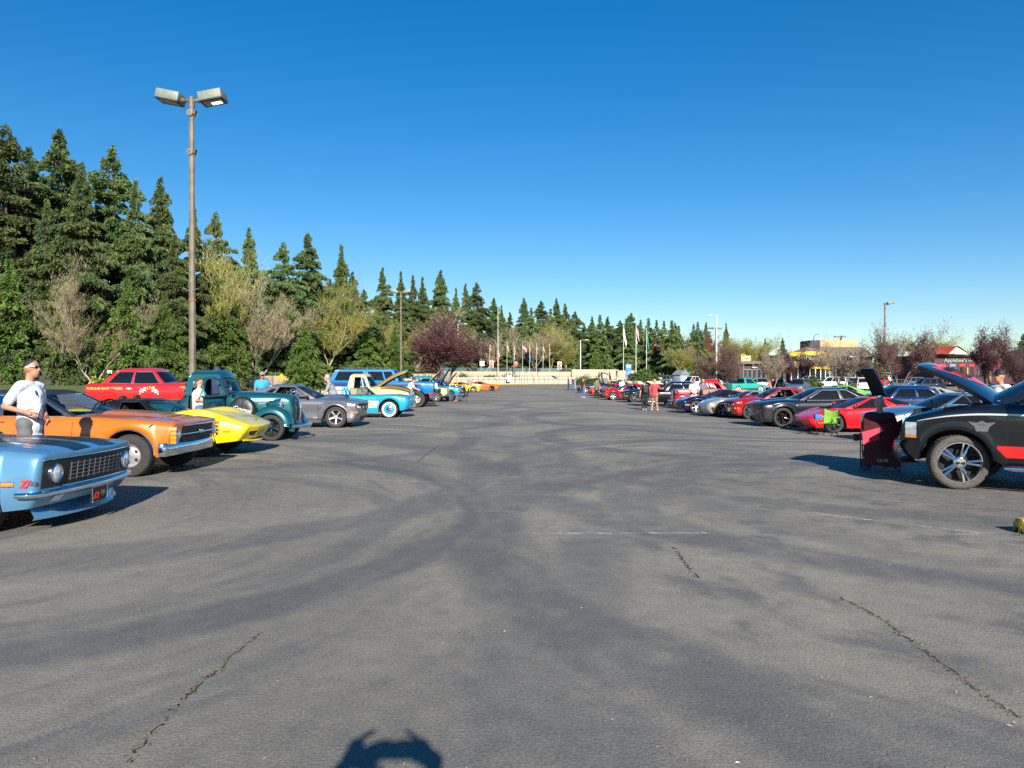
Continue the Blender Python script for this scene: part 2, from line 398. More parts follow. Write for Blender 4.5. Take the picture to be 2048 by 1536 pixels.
# cracks in the asphalt and worn paint
CRK = mat('crack_dirt', (.022, .017, .011), .95, var=.5, scale=30)
CRS = mat('crack_sand', (.20, .14, .07), .95, var=.5, scale=30)
WORN = NT('worn_white_paint'); _p = WORN.geo()
_w = WORN.math('MULTIPLY', WORN.rng(WORN.noise(_p, 7, 5, .7), .42, .58), WORN.rng(WORN.noise(_p, 60, 3), .35, .6))
WORN.col(WORN.mix(WORN.noise(_p, 3), (.5, .49, .45), (.62, .61, .57))); WORN.b.inputs['Roughness'].default_value = .85
_w = WORN.math('MULTIPLY', _w, WORN.rng(WORN.noise(_p, 1.1, 2), .42, .58))
WORN.t.links.new(WORN.math('MULTIPLY', _w, .8), WORN.b.inputs['Alpha']); WORN = WORN.mt
rnd = random.Random(5)
def crack(pix, name='asphalt_crack', w=.0055):
    pts = [at(*p) for p in pix]; out = []
    for a, b in zip(pts[:-1], pts[1:]):
        n = max(3, int((b - a).length / .035))
        for i in range(n):
            p = a.lerp(b, i / n); out.append(Vector((p.x + rnd.uniform(-.014, .014), p.y + rnd.uniform(-.02, .02), 0)))
    m = MB()
    ph = 0
    for i in range(len(out) - 1):
        d = (out[i + 1] - out[i]).normalized(); s = Vector((-d.y, d.x, 0))
        if rnd.random() < .68:
            ww = w * rnd.uniform(.25, 1.0)
            q = [out[i] - s * ww, out[i + 1] - s * ww * .6, out[i + 1] + s * ww * .6, out[i] + s * ww]
            m.add([(v.x, v.y, G(v.x, v.y) + .004) for v in q], [(0, 1, 2, 3)], 0)
        for _ in range(2):
            o2 = s * rnd.uniform(-.03, .03); q = [out[i] + o2, out[i] + o2 + d * .025, out[i] + o2 + d * .02 + s * .012, out[i] + o2 + s * .01]
            m.add([(v.x, v.y, G(v.x, v.y) + .003) for v in q], [(0, 1, 2, 3)], 1)
    return m.build(name, [CRK, CRS], lot, smooth=False)
crack([(245, 1536), (300, 1475), (372, 1400), (418, 1360), (470, 1310), (527, 1265)])
crack([(2046, 1452), (1990, 1410), (1905, 1345), (1840, 1300), (1760, 1240), (1678, 1194)])
crack([(1396, 1160), (1365, 1120), (1346, 1095)], w=.010)
crack([(835, 925), (858, 905), (880, 890)], w=.004)
def stripe(a, b, w=.1):
    a, b = at(*a), at(*b); d = (b - a); n = max(2, int(d.length / .4)); s = Vector((-d.y, d.x, 0)).normalized() * w / 2; P = []
    for i in range(n + 1):
        p = a.lerp(b, i / n); P.append([(p.x + q.x, p.y + q.y, G(p.x, p.y) + .004) for q in (-s, s)])
    return MB().grid(P).build('painted_line', WORN, lot, smooth=False)
stripe((905, 1069), (1420, 1068), .10); stripe((1700, 1071), (2016, 1070), .11); stripe((1560, 1020), (2010, 1073), .10)
stripe((1440, 948), (1600, 962), .1); stripe((1780, 985), (2048, 1002), .1); stripe((1880, 918), (2048, 925), .1); stripe((560, 948), (900, 968), .08)
for i in range(12):   # far bays on the right-hand side of the lot
    p = Vector((30 + i * 5.4, 84)); a = MB()
    a.add([(p.x, p.y, G(p.x, p.y) + .005), (p.x + .12, p.y, G(p.x, p.y) + .005), (p.x + .12, p.y + 5, G(p.x, p.y + 5) + .005), (p.x, p.y + 5, G(p.x, p.y + 5) + .005)], [(0, 1, 2, 3)])
    a.build('painted_line', WORN, lot, smooth=False)
# dry leaves and grit lying about
lf = MB(); LEAF = mat('dry_leaf', (.30, .17, .06), .8, var=.4, scale=30)
for i in range(420):
    y = 3.0 + rnd.random() ** 2 * 26; x = rnd.uniform(-.75, .75) * y; z = G(x, y) + .004; a = rnd.uniform(0, 6.3); l = rnd.uniform(.004, .016); w = l * rnd.uniform(.15, .5)
    c, s_ = math.cos(a), math.sin(a)
    lf.add([(x + c * l, y + s_ * l, z), (x - s_ * w, y + c * w, z + .004), (x - c * l, y - s_ * l, z), (x + s_ * w, y - c * w, z + .002)], [(0, 1, 2, 3)], rnd.random() < .45)
tag(lf.build('leaf_litter', [LEAF, mat('pale_grit', (.45, .43, .38), .8, var=.3)], smooth=False), 'dry brown leaves and pale grit scattered over the asphalt', 'leaves', kind='stuff')

# ---------------------------------------------------------------- trees
def leaf_mat(name, cols, trans=.25):
    k = NT(name); rp = k.geo('Random Per Island'); oi = k.n.new('ShaderNodeObjectInfo')
    c = k.mix(k.rng(rp, .1, .9, smooth=False), cols[0], cols[1])
    c = k.mix(k.math('MULTIPLY', k.rng(k.noise(k.geo(), .35, 3), .4, .65), .7), c, cols[2])
    hv = k.n.new('ShaderNodeHueSaturation'); k.t.links.new(k.rng(oi.outputs['Random'], 0, 1, .72, 1.2, False), hv.inputs['Value']); k.t.links.new(k.rng(oi.outputs['Random'], 0, 1, .485, .515, False), hv.inputs['Hue'])
    k.t.links.new(c, hv.inputs['Color']); k.col(hv.outputs[0]); k.b.inputs['Roughness'].default_value = .65; k.b.inputs['Specular IOR Level'].default_value = .3
    tl = k.n.new('ShaderNodeBsdfTranslucent'); k.t.links.new(hv.outputs[0], tl.inputs[0]); ms = k.n.new('ShaderNodeMixShader'); ms.inputs[0].default_value = trans
    out = k.n['Material Output']; k.t.links.new(k.b.outputs[0], ms.inputs[1]); k.t.links.new(tl.outputs[0], ms.inputs[2]); k.t.links.new(ms.outputs[0], out.inputs[0])
    return k.mt
FIR = leaf_mat('fir_needles', ((.040, .085, .034), (.21, .25, .070), (.085, .155, .06)))
FIRY = leaf_mat('young_fir_needles', ((.06, .13, .025), (.18, .25, .05), (.10, .18, .04)))
PLUM = leaf_mat('plum_leaves', ((.075, .022, .030), (.19, .075, .07), (.13, .06, .06)), .3)
RUST = leaf_mat('maple_flower_buds', ((.16, .05, .025), (.26, .11, .05), (.2, .08, .03)), .3)
BUDY = leaf_mat('yellow_green_buds', ((.24, .23, .05), (.42, .38, .09), (.30, .30, .07)), .4)
BUDO = leaf_mat('tan_twigs', ((.30, .24, .13), (.48, .40, .21), (.38, .32, .15)), .2)
SHRUB = leaf_mat('shrub_leaves', ((.03, .06, .012), (.10, .14, .03), (.06, .10, .02)), .3)
BARK = mat('fir_bark', (.10, .075, .055), .9, var=.4, scale=3, bump=.8, bscale=10)
BARKP = mat('pale_bark', (.37, .33, .24), .85, var=.35, scale=4, bump=.6, bscale=14)
BARKO = mat('mossy_bark', (.36, .33, .15), .9, var=.4, scale=3, bump=.6, bscale=12)
BARKD = mat('plum_bark', (.16, .12, .10), .85, var=.4, scale=4, bump=.6, bscale=14)

def conifer(name, H, Rm, seed, nb=230, ns=46, base=.04, sz=1.0, lop=.12, pw=.75, hang=-.4):
    """two meshes: trunk and crown of drooping needle sprays"""
    g = np.random.default_rng(seed)
    tr = MB(); pts = [(0, 0, 0), (.05, 0, H * .3), (0, .06, H * .65), (0, 0, H * .97)]
    tr.tube(pts, [H * .014, H * .011, H * .006, H * .001], 8)
    z = H * (base + (1 - base) * np.sort(g.random(nb)) ** .92); t = z / H
    prof = np.clip((1 - t), 0, 1) ** pw * np.clip((t - base + .10) / .16, .25, 1) * (1 - .38 * np.clip((t - .72) / .2, 0, 1))
    az = g.random(nb) * 2 * np.pi
    lobes = 1 + lop * np.sin(3 * az + 5 * t * 6) + g.normal(0, .27, nb) + .18 * np.sin(t * 23 + seed)
    Ln = np.clip(Rm * prof * lobes, .25, Rm * 1.35)
    vs = []; 
    for i in range(nb):
        tr.tube([(0, 0, z[i]), (math.cos(az[i]) * Ln[i] * .5, math.sin(az[i]) * Ln[i] * .5, z[i] - .02 * Ln[i]), (math.cos(az[i]) * Ln[i] * .9, math.sin(az[i]) * Ln[i] * .9, z[i] - .1 * Ln[i])], [.012 * Ln[i] + .012, .008 * Ln[i] + .008, .006], 3, cap=False)
    n_i = np.maximum(6, (ns * (Ln / Rm) ** .9).astype(int) + 4)
    bi = np.repeat(np.arange(nb), n_i); n = len(bi)
    u = .12 + .9 * g.random(n) ** .75
    L = Ln[bi]; a = az[bi]; zz = z[bi]; up = np.where(t[bi] > .75, .25, .0)
    droop = -.22 * u ** 2 * L + up * u * L
    d = np.stack([np.cos(a), np.sin(a), np.zeros(n)], 1); s = np.stack([-np.sin(a), np.cos(a), np.zeros(n)], 1)
    lat = (g.random(n) - .5) * 2; wid = .42 * L * (1 - .6 * u) * np.sin(np.pi * np.clip(u, 0, 1) ** .7) + .12
    c = d * (u * L)[:, None] + s * (lat * wid)[:, None]; c[:, 2] += zz + droop - .16 * np.abs(lat) * wid + g.normal(0, .17, n)
    ln = sz * (.34 + .34 * g.random(n)) * (.55 + .45 * np.clip(L / Rm * 1.4, 0, 1)); wd2 = ln * (.15 + .16 * g.random(n))
    dirv = d * (.55 + .3 * g.random(n))[:, None] + s * (lat * .9)[:, None]; dirv[:, 2] += hang + .38 * g.normal(0, 1, n)
    dirv /= np.linalg.norm(dirv, axis=1)[:, None]
    rv = g.normal(0, 1, (n, 3)); rv[:, 2] *= .5; side = np.cross(dirv, rv); side /= np.linalg.norm(side, axis=1)[:, None] + 1e-6
    p0 = c - dirv * (ln * .4)[:, None]; p1 = c + side * (wd2)[:, None] + dirv * (ln * .05)[:, None]; p2 = c + dirv * (ln * .75)[:, None]; p2[:, 2] -= .12 * ln; p3 = c - side * (wd2)[:, None]
    n2 = np.cross(dirv, side); q0 = c - dirv * (ln * .3)[:, None]; q1 = c + n2 * (wd2 * .8)[:, None]; q2 = c + dirv * (ln * .55)[:, None]
    V = np.stack([p0, p1, p2, p3], 1).reshape(-1, 3); k = np.arange(n) * 4
    Fc = np.stack([k, k + 1, k + 2, k, k + 2, k + 3], 1).reshape(-1, 3)
    V2 = np.stack([q0, q1, q2], 1).reshape(-1, 3); F2 = np.arange(n * 3).reshape(-1, 3) + len(V)
    return tr.mesh(name + '_trunk', BARK), np.concatenate([V, V2]), np.concatenate([Fc, F2])

def branchy(seed, H, spread, levels=5, trunks=1, r0=.16, fork=.28, leafn=0, leafs=.09, up=.35, nch=(3, 5), sliver=0.0):
    """bare or budding broadleaf tree: branch mesh data and end points"""
    g = random.Random(seed); m = MB(); ends = []
    def grow(p, d, L, r, lv):
        n = 3 if lv > 1 else 2; pts = [p]; q = p.copy(); dd = d.copy()
        for i in range(n):
            dd = (dd + Vector((g.uniform(-1, 1), g.uniform(-1, 1), g.uniform(-.4, .8) * up)) * .18).normalized(); q = q + dd * L / n; pts.append(q.copy())
        rs = [r * (1 - .55 * i / n) for i in range(n + 1)]
        m.tube(pts, rs, 6 if lv >= levels - 1 else (4 if lv > 1 else 3), cap=False)
        if lv <= 2: ends.extend([(pts[i], dd, r) for i in range(1, n + 1)])
        if lv == 0: return
        c = (g.randint(*nch) if lv > 1 else g.randint(2, 3)) + 1
        for i in range(c):
            if i == 0:
                grow(pts[-1], (dd + Vector((g.uniform(-1, 1), g.uniform(-1, 1), .3)) * .16).normalized(), L * g.uniform(.74, .86), max(.006, rs[-1] * 1.0), lv - 1); continue
            t = g.uniform(.22, 1.0); k = min(n - 1, int(t * n)); b = pts[k].lerp(pts[k + 1], t * n - k)
            ax = Vector((g.uniform(-1, 1), g.uniform(-1, 1), g.uniform(-.2, .5))); ax = (ax - dd * ax.dot(dd)).normalized()
            nd = (dd * g.uniform(.75, 1.1) + ax * g.uniform(.5, 1.0) * spread + Vector((0, 0, up * .5))).normalized()
            grow(b, nd, L * g.uniform(.5, .74), max(.006, r * g.uniform(.32, .5)), lv - 1)
    for i in range(trunks):
        a = 2 * math.pi * (i + g.random() * .5) / trunks; tl = .0 if trunks == 1 else .45
        grow(Vector((math.cos(a) * .08 * (trunks > 1), math.sin(a) * .08 * (trunks > 1), 0)), Vector((math.cos(a) * tl, math.sin(a) * tl, 1)).normalized(), H * fork, r0 / (1 if trunks == 1 else 1.5), levels)
    gg = np.random.default_rng(seed); V = F3 = None
    if leafn:
        e = np.array([tuple(x[0]) for x in ends]); i = gg.integers(0, len(e), leafn); c = e[i] + gg.normal(0, .14, (leafn, 3))
        dirs = np.array([tuple(x[1]) for x in ends])[i]; a = dirs * (1.6 if sliver else .3) + gg.normal(0, .55 if sliver else 1, (leafn, 3)) + np.array([0, 0, .55 if sliver else 0]); a /= np.linalg.norm(a, axis=1)[:, None]; b = np.cross(a, gg.normal(0, 1, (leafn, 3))); b /= np.linalg.norm(b, axis=1)[:, None] + 1e-6
        s = leafs * (.6 + .8 * gg.random(leafn))[:, None]
        wf_ = np.where(gg.random((leafn, 1)) < sliver, .055, .5); sl = np.where(wf_ < .1, s * 3.0, s)
        V = np.stack([c - a * sl * .3, c + b * sl * wf_, c + a * sl, c - b * sl * wf_], 1).reshape(-1, 3); k = np.arange(leafn) * 4; F3 = np.stack([k, k + 1, k + 2, k + 3], 1)
    return m, V, F3
def put_tree(name, loc, trunk, crown, label, cat='tree', group=None, s=1.0, rz=0.0, cn='crown'):
    e = empty(name, loc, rz, label, cat, group); e.scale = (s, s, s) if not isinstance(s, tuple) else s
    if trunk: link('trunk', trunk, e)
    if crown: link(cn, crown, e)
    return e
CON = []
for i, (h, r, nb, ns, base, lop, pw) in enumerate([(26, 6.4, 330, 230, .05, .3, .62), (26, 5.4, 310, 210, .04, .2, .74), (26, 6.0, 230, 250, .10, .4, .55), (26, 4.6, 300, 190, .04, .18, .82), (26, 5.2, 170, 240, .34, .45, .45), (26, 5.0, 290, 210, .02, .25, .70)]):
    t_, V_, F_ = conifer('conifer%d' % i, h, r, 11 + i, nb, ns, base, .98, lop, pw, [-.4, -.55, -.3, -.5, -.25, -.6][i])
    CON.append((t_, np_mesh('crown', V_, F_, FIR)))
_tt, _V, _F = conifer('young_conifer', 12, 3.4, 44, 260, 90, .02, .8, .1, .8)
YCON = (_tt, np_mesh('crown', _V, _F, FIRY))
rt = random.Random(77)
# every fir that shows its own top: x of top, y of top, distance, variant, width factor
FIRS = [(15, 255, 92, 0, 1.05), (122, 265, 98, 4, 1.0), (165, 330, 90, 1, 1.05), (226, 297, 97, 2, 1.0), (272, 362, 93, 5, .9), (322, 358, 96, 1, 1.0), (388, 418, 99, 3, 1.1), (432, 428, 104, 0, .9), (60, 300, 101, 2, 1.0), (-60, 300, 90, 1, 1.1),
        (499, 458, 108, 1, 1.0), (567, 487, 112, 0, 1.05), (616, 470, 118, 4, .95), (683, 493, 124, 3, 1.1), (705, 545, 127, 1, 1.1), (728, 580, 131, 2, 1.0), (765, 536, 138, 5, 1.05), (802, 545, 142, 3, 1.0), (826, 552, 144, 5, .9), (845, 556, 147, 3, 1.0), (881, 542, 150, 1, 1.25), (912, 578, 156, 3, 1.0), (931, 568, 158, 5, 1.0),
        (953, 567, 160, 2, 1.0), (988, 597, 168, 4, 1.0), (1003, 612, 172, 3, 1.1), (1048, 597, 182, 1, 1.3), (1082, 603, 186, 2, 1.15), (1113, 598, 186, 1, 1.15), (1130, 608, 190, 5, 1.3), (1150, 624, 195, 2, 1.3), (1185, 640, 205, 1, 1.4), (1215, 634, 212, 5, 1.5), (1240, 642, 220, 2, 1.4), (1262, 627, 226, 0, 1.35), (1281, 640, 232, 5, 1.2), (1168, 650, 200, 0, 1.3),
        (1020, 625, 176, 5, 1.3), (660, 560, 128, 2, 1.1), (535, 545, 115, 5, 1.1), (465, 520, 107, 2, 1.1), (95, 400, 88, 5, 1.0), (350, 470, 92, 5, 1.1), (640, 590, 122, 5, 1.2),
        (1412, 645, 260, 5, 1.1), (1452, 648, 255, 3, 1.0), (1530, 677, 250, 3, 1.1), (1565, 676, 245, 1, 1.0), (1605, 682, 260, 3, 1.0), (1682, 672, 280, 3, 1.0), (1880, 685, 240, 2, 1.1), (2046, 668, 200, 0, 1.2)]
WHERE = lambda x: ('at the far left edge' if x < 60 else 'behind the white-shirted man' if x < 150 else 'left of the tall lamp post' if x < 330 else 'right behind the tall lamp post' if x < 470 else 'behind the silver coupe' if x < 640 else
                   'behind the blue camper-top truck' if x < 780 else 'above the dark red tree' if x < 930 else 'behind the row of flags' if x < 1110 else 'behind the tan walls' if x < 1300 else 'beyond the right-hand buildings')
FORM = ['broad dark fir', 'slender full-skirted fir', 'ragged dark fir', 'narrow spire-topped fir', 'high-crowned fir with a bare trunk', 'dense middling fir']
seen = {}; NF = {}; ORD_ = ['first', 'second', 'third', 'fourth', 'fifth', 'sixth']
FIRS.sort()
for f_ in FIRS: NF[(FORM[f_[3]], WHERE(f_[0]))] = NF.get((FORM[f_[3]], WHERE(f_[0])), 0) + 1
for (px, py, Yd, v, wf) in FIRS:
    b = sp(px, 700, Yd); zb = TER(b.x, Yd) - .1
    H = CAMZ + (HOR - py) / F_PX * Yd - zb; s = H / 26
    key_ = (FORM[v], WHERE(px)); n_ = seen[key_] = seen.get(key_, 0) + 1; lab = '%s%s %s' % ('' if NF[key_] == 1 else ORD_[n_ - 1] + ' from the left, ', FORM[v], WHERE(px))
    wf *= .98
    e = put_tree('fir_tree', (b.x, Yd, zb), CON[v][0], CON[v][1], lab, 'tree', 'firs along the edge of the wood', (s * wf, s * wf, s), rt.uniform(0, 6.3))
# young light-green firs in front of the wood
for px, py, Yd, lab in [(440, 560, 97, 'bushy bright green young fir beside the lamp post'), (735, 640, 121, 'bright green young fir above the camper-top truck'), (790, 655, 128, 'bright green young fir behind the second lamp post'), (1190, 700, 178, 'small green fir behind the tan walls'), (1205, 672, 186, 'taller green fir behind the tan walls'),
                        (610, 640, 108, 'low green fir between the two bare trees'), (255, 560, 88, 'green young fir left of the lamp post'), (20, 520, 86, 'green young fir at the left edge'), (330, 590, 90, 'squat green fir just left of the lamp post')]:
    b = sp(px, 700, Yd); zb = TER(b.x, Yd); H = CAMZ + (HOR - py) / F_PX * Yd - zb; s = H / 12
    put_tree('young_fir_tree', (b.x, Yd, zb), YCON[0], YCON[1], lab, 'tree', 'young firs', (s * 1.05, s * 1.05, s), rt.uniform(0, 6.3))
# dense wood behind, reading as one mass
VV = []; FF = []; off = 0; gq = np.random.default_rng(3)
mv, mf = None, None
_t, mv, mf = conifer('mass', 20, 4.6, 91, 110, 26, .02, 2.3, .15, .7)
bpy.data.meshes.remove(_t)
for i in range(120):
    x = rt.uniform(-150, 48); 
    y = FY(x) + rt.uniform(14, 46)
    s = rt.uniform(.52, .76) * (1 + .1 * (x < -45)); a = rt.uniform(0, 6.3); c, sn = math.cos(a), math.sin(a)
    q = mv * s; q = np.stack([q[:, 0] * c - q[:, 1] * sn + x, q[:, 0] * sn + q[:, 1] * c + y, q[:, 2] + TER(x, y)], 1)
    VV.append(q); FF.append(mf + off); off += len(q)
tag(link('distant_wood', np_mesh('distant_wood', np.concatenate(VV), np.concatenate(FF), FIR)), 'dark mass of firs filling the wood behind', 'woods', kind='stuff')
# undergrowth at the foot of the wood
def bushes(name, spots, m, nleaf, ls, seed):
    g = np.random.default_rng(seed); Vs = []; Fs = []; o = 0
    for x, y, z, rx, rz_ in spots:
        u = g.normal(0, 1, (nleaf, 3)); u /= np.linalg.norm(u, axis=1)[:, None]; u[:, 2] = np.abs(u[:, 2]); rr = (.55 + .5 * g.random(nleaf))[:, None]
        lump = 1 + .22 * np.sin(u[:, :1] * 5 + x) * np.cos(u[:, 1:2] * 4 + y)
        c = u * rr * lump * np.array([rx, rx, rz_]) + np.array([x, y, z]); a = g.normal(0, 1, (nleaf, 3)); a /= np.linalg.norm(a, axis=1)[:, None]; b = np.cross(a, u + .3 * g.normal(0, 1, (nleaf, 3))); b /= np.linalg.norm(b, axis=1)[:, None] + 1e-6
        s = ls * (.6 + .8 * g.random(nleaf))[:, None]
        Vs.append(np.stack([c - a * s, c + b * s * .6, c + a * s, c - b * s * .6], 1).reshape(-1, 3)); k = np.arange(nleaf) * 4 + o; Fs.append(np.stack([k, k + 1, k + 2, k + 3], 1)); o += nleaf * 4
    return np_mesh(name, np.concatenate(Vs), np.concatenate(Fs), m)
spots = []
for i in range(130):
    x = rt.uniform(-110, 20); y = FY(x) + rt.uniform(2.0, 11); spots.append((x, y, TER(x, y), rt.uniform(.9, 2.2), rt.uniform(.7, 2.0)))
tag(link('undergrowth', bushes('undergrowth', spots, SHRUB, 330, .16, 8)), 'low green undergrowth at the foot of the firs', 'bushes', kind='stuff')
# bare and budding broadleaf trees
BR = {}
def broad(key, seed, H, spread, lv, trunks, r0, leafn, leafs, bark, leafm, fork=.3, up=.35, nch=(3, 5), sliver=0.0):
    m, V, F4 = branchy(seed, H, spread, lv, trunks, r0, fork, leafn, leafs, up, nch, sliver)
    BR[key] = (m.mesh(key + '_branches', bark, ang=60), np_mesh(key + '_twigs', V, F4, leafm) if leafn else None)
    zs = np.array([v[2] for v in m.v]); BR[key] += (float(np.percentile(zs, 99.7)),)
broad('bare1', 3, 14, .46, 6, 1, .15, 5000, .12, BARKP, BUDO, .36, .75, (2, 4), 1.0)
broad('bare2', 9, 12, .5, 6, 2, .14, 9500, .11, BARKO, BUDY, .31, .75, (2, 4), .8)
broad('bare3', 17, 11, .55, 6, 2, .15, 6500, .12, BARKP, BUDO, .30, .6, (2, 4), .97)
broad('rust', 23, 11, .7, 5, 2, .15, 13000, .11, BARKD, RUST, .28, .5, (3, 5), .6)
broad('lime', 29, 10, .7, 5, 2, .14, 12000, .11, BARKO, BUDY, .27, .5, (3, 5), .6)
broad('plum1', 31, 7, .7, 6, 3, .13, 8500, .075, BARKD, PLUM, .27, .4, (2, 4), .45)
broad('plum2', 37, 7, .72, 6, 3, .13, 10500, .075, BARKD, PLUM, .27, .4, (2, 4), .4)
broad('plum3', 41, 7, .8, 5, 2, .15, 15000, .08, BARKD, PLUM, .26, .36, (3, 5), .35)
broad('plum4', 53, 7, .7, 6, 3, .13, 6500, .07, BARKP, PLUM, .28, .42, (2, 4), .5)
def bt(key, px, pytop, Yd, label, group, rz=0, wf=1.0, ground=None):
    b = sp(px, 700, Yd); z = (TER if Yd > FY(b.x) - 7 else G)(b.x, Yd)
    s = (CAMZ + (HOR - pytop) / F_PX * Yd - z) / BR[key][2]
    wf *= 1.35 if key.startswith('bare') else 1.0
    return put_tree('broadleaf_tree' if not key.startswith('plum') else 'plum_tree', (b.x, Yd, z - .05), BR[key][0], BR[key][1], label, 'tree', group, (s * wf, s * wf, s), rz)
GB = 'bare broadleaf trees in front of the wood'
bt('bare1', 120, 530, 86, 'leafless pale-limbed tree behind the white-shirted man', GB, .3)
bt('bare3', 190, 600, 85.5, 'low spreading bare tree right of the white-shirted man', GB, 2.2, .9)
bt('bare2', 440, 505, 102, 'olive budding tree just right of the tall lamp post', GB, 1)
bt('bare3', 520, 575, 104, 'wide bare tan tree behind the silver coupe', GB, .5, 1.1)
bt('bare2', 645, 560, 117, 'tall yellow-green budding tree above the camper-top truck', GB, 2.0)
bt('bare1', 600, 640, 111, 'thin bare tree left of the yellow-green one', GB, 3.0)
bt('bare2', 790, 640, 134, 'budding tree behind the second lamp post', GB, 4.0, 1.2)
bt('bare3', 835, 625, 139, 'wide bare tree left of the dark red tree', GB, 1.0, 1.3)
bt('plum3', 893, 628, 118, 'big round dark red plum tree behind the classic cars', 'plum trees', .4, 1.35)
bt('bare3', 960, 650, 150, 'bare tan tree between the plum tree and the flags', GB, 2.5, 1.2)
bt('bare2', 1100, 645, 170, 'olive budding tree behind the row of flags', GB, .7, 1.2)
bt('bare3', 1065, 665, 166, 'brown bare tree behind the middle flags', GB, 4.1, 1.2)
bt('lime', 1135, 680, 172, 'round lime-green budding tree right of the flags', GB, 1.0, 1.5)
GR = 'reddish maples beyond the flagpoles'
bt('rust', 1325, 676, 190, 'leftmost rust-red maple beyond the flagpoles', GR, 0, 1.4)
bt('rust', 1375, 662, 205, 'tallest rust-red maple right of the flagpoles', GR, 2, 1.4)
bt('rust', 1410, 665, 215, 'rust-red maple behind the first plum tree', GR, 4, 1.4)
bt('lime', 1362, 690, 170, 'lime-green tree in front of the rust-red maples', 'budding trees on the right', 3, 1.3)
bt('lime', 1475, 675, 200, 'lime-green tree left of the yellow-banded restaurant', 'budding trees on the right', 0, 1.4)
bt('lime', 1500, 672, 210, 'farther lime-green tree left of the yellow-banded restaurant', 'budding trees on the right', 5, 1.3)
bt('lime', 1862, 668, 190, 'pale budding tree left of the red gabled roof', 'budding trees on the right', 2, 1.3)
bt('bare3', 2025, 690, 150, 'bare tan tree at the right edge', GB, 1.2, 1.2)
GP = 'plum trees on the right of the lot'
bt('plum1', 1440, 690, 93, 'plum tree with a pale forked trunk near the red hot rod', GP, .2, 1.2)
bt('plum4', 1545, 700, 104, 'thin plum tree left of the yellow-banded restaurant', GP, 1.2, 1.0)
bt('plum2', 1600, 690, 106, 'plum tree in front of the yellow-banded restaurant', GP, 2.2, .95)
bt('plum4', 1685, 680, 100, 'sparse plum tree with a wide fork right of the yellow band', GP, 3.2, 1.25)
bt('plum2', 1797, 652, 92, 'large plum tree beside the single-headed lamp post', GP, 4.6, 1.1)
bt('plum3', 1990, 655, 90, 'dense plum tree at the right edge behind the black truck', GP, 5.5, .95)
bt('plum1', 2035, 690, 86, 'thin-limbed plum tree at the far right edge', GP, 1.5, 1.1)
bt('plum2', 1735, 715, 125, 'small plum tree right of the restaurant', GP, .9, 1.2)
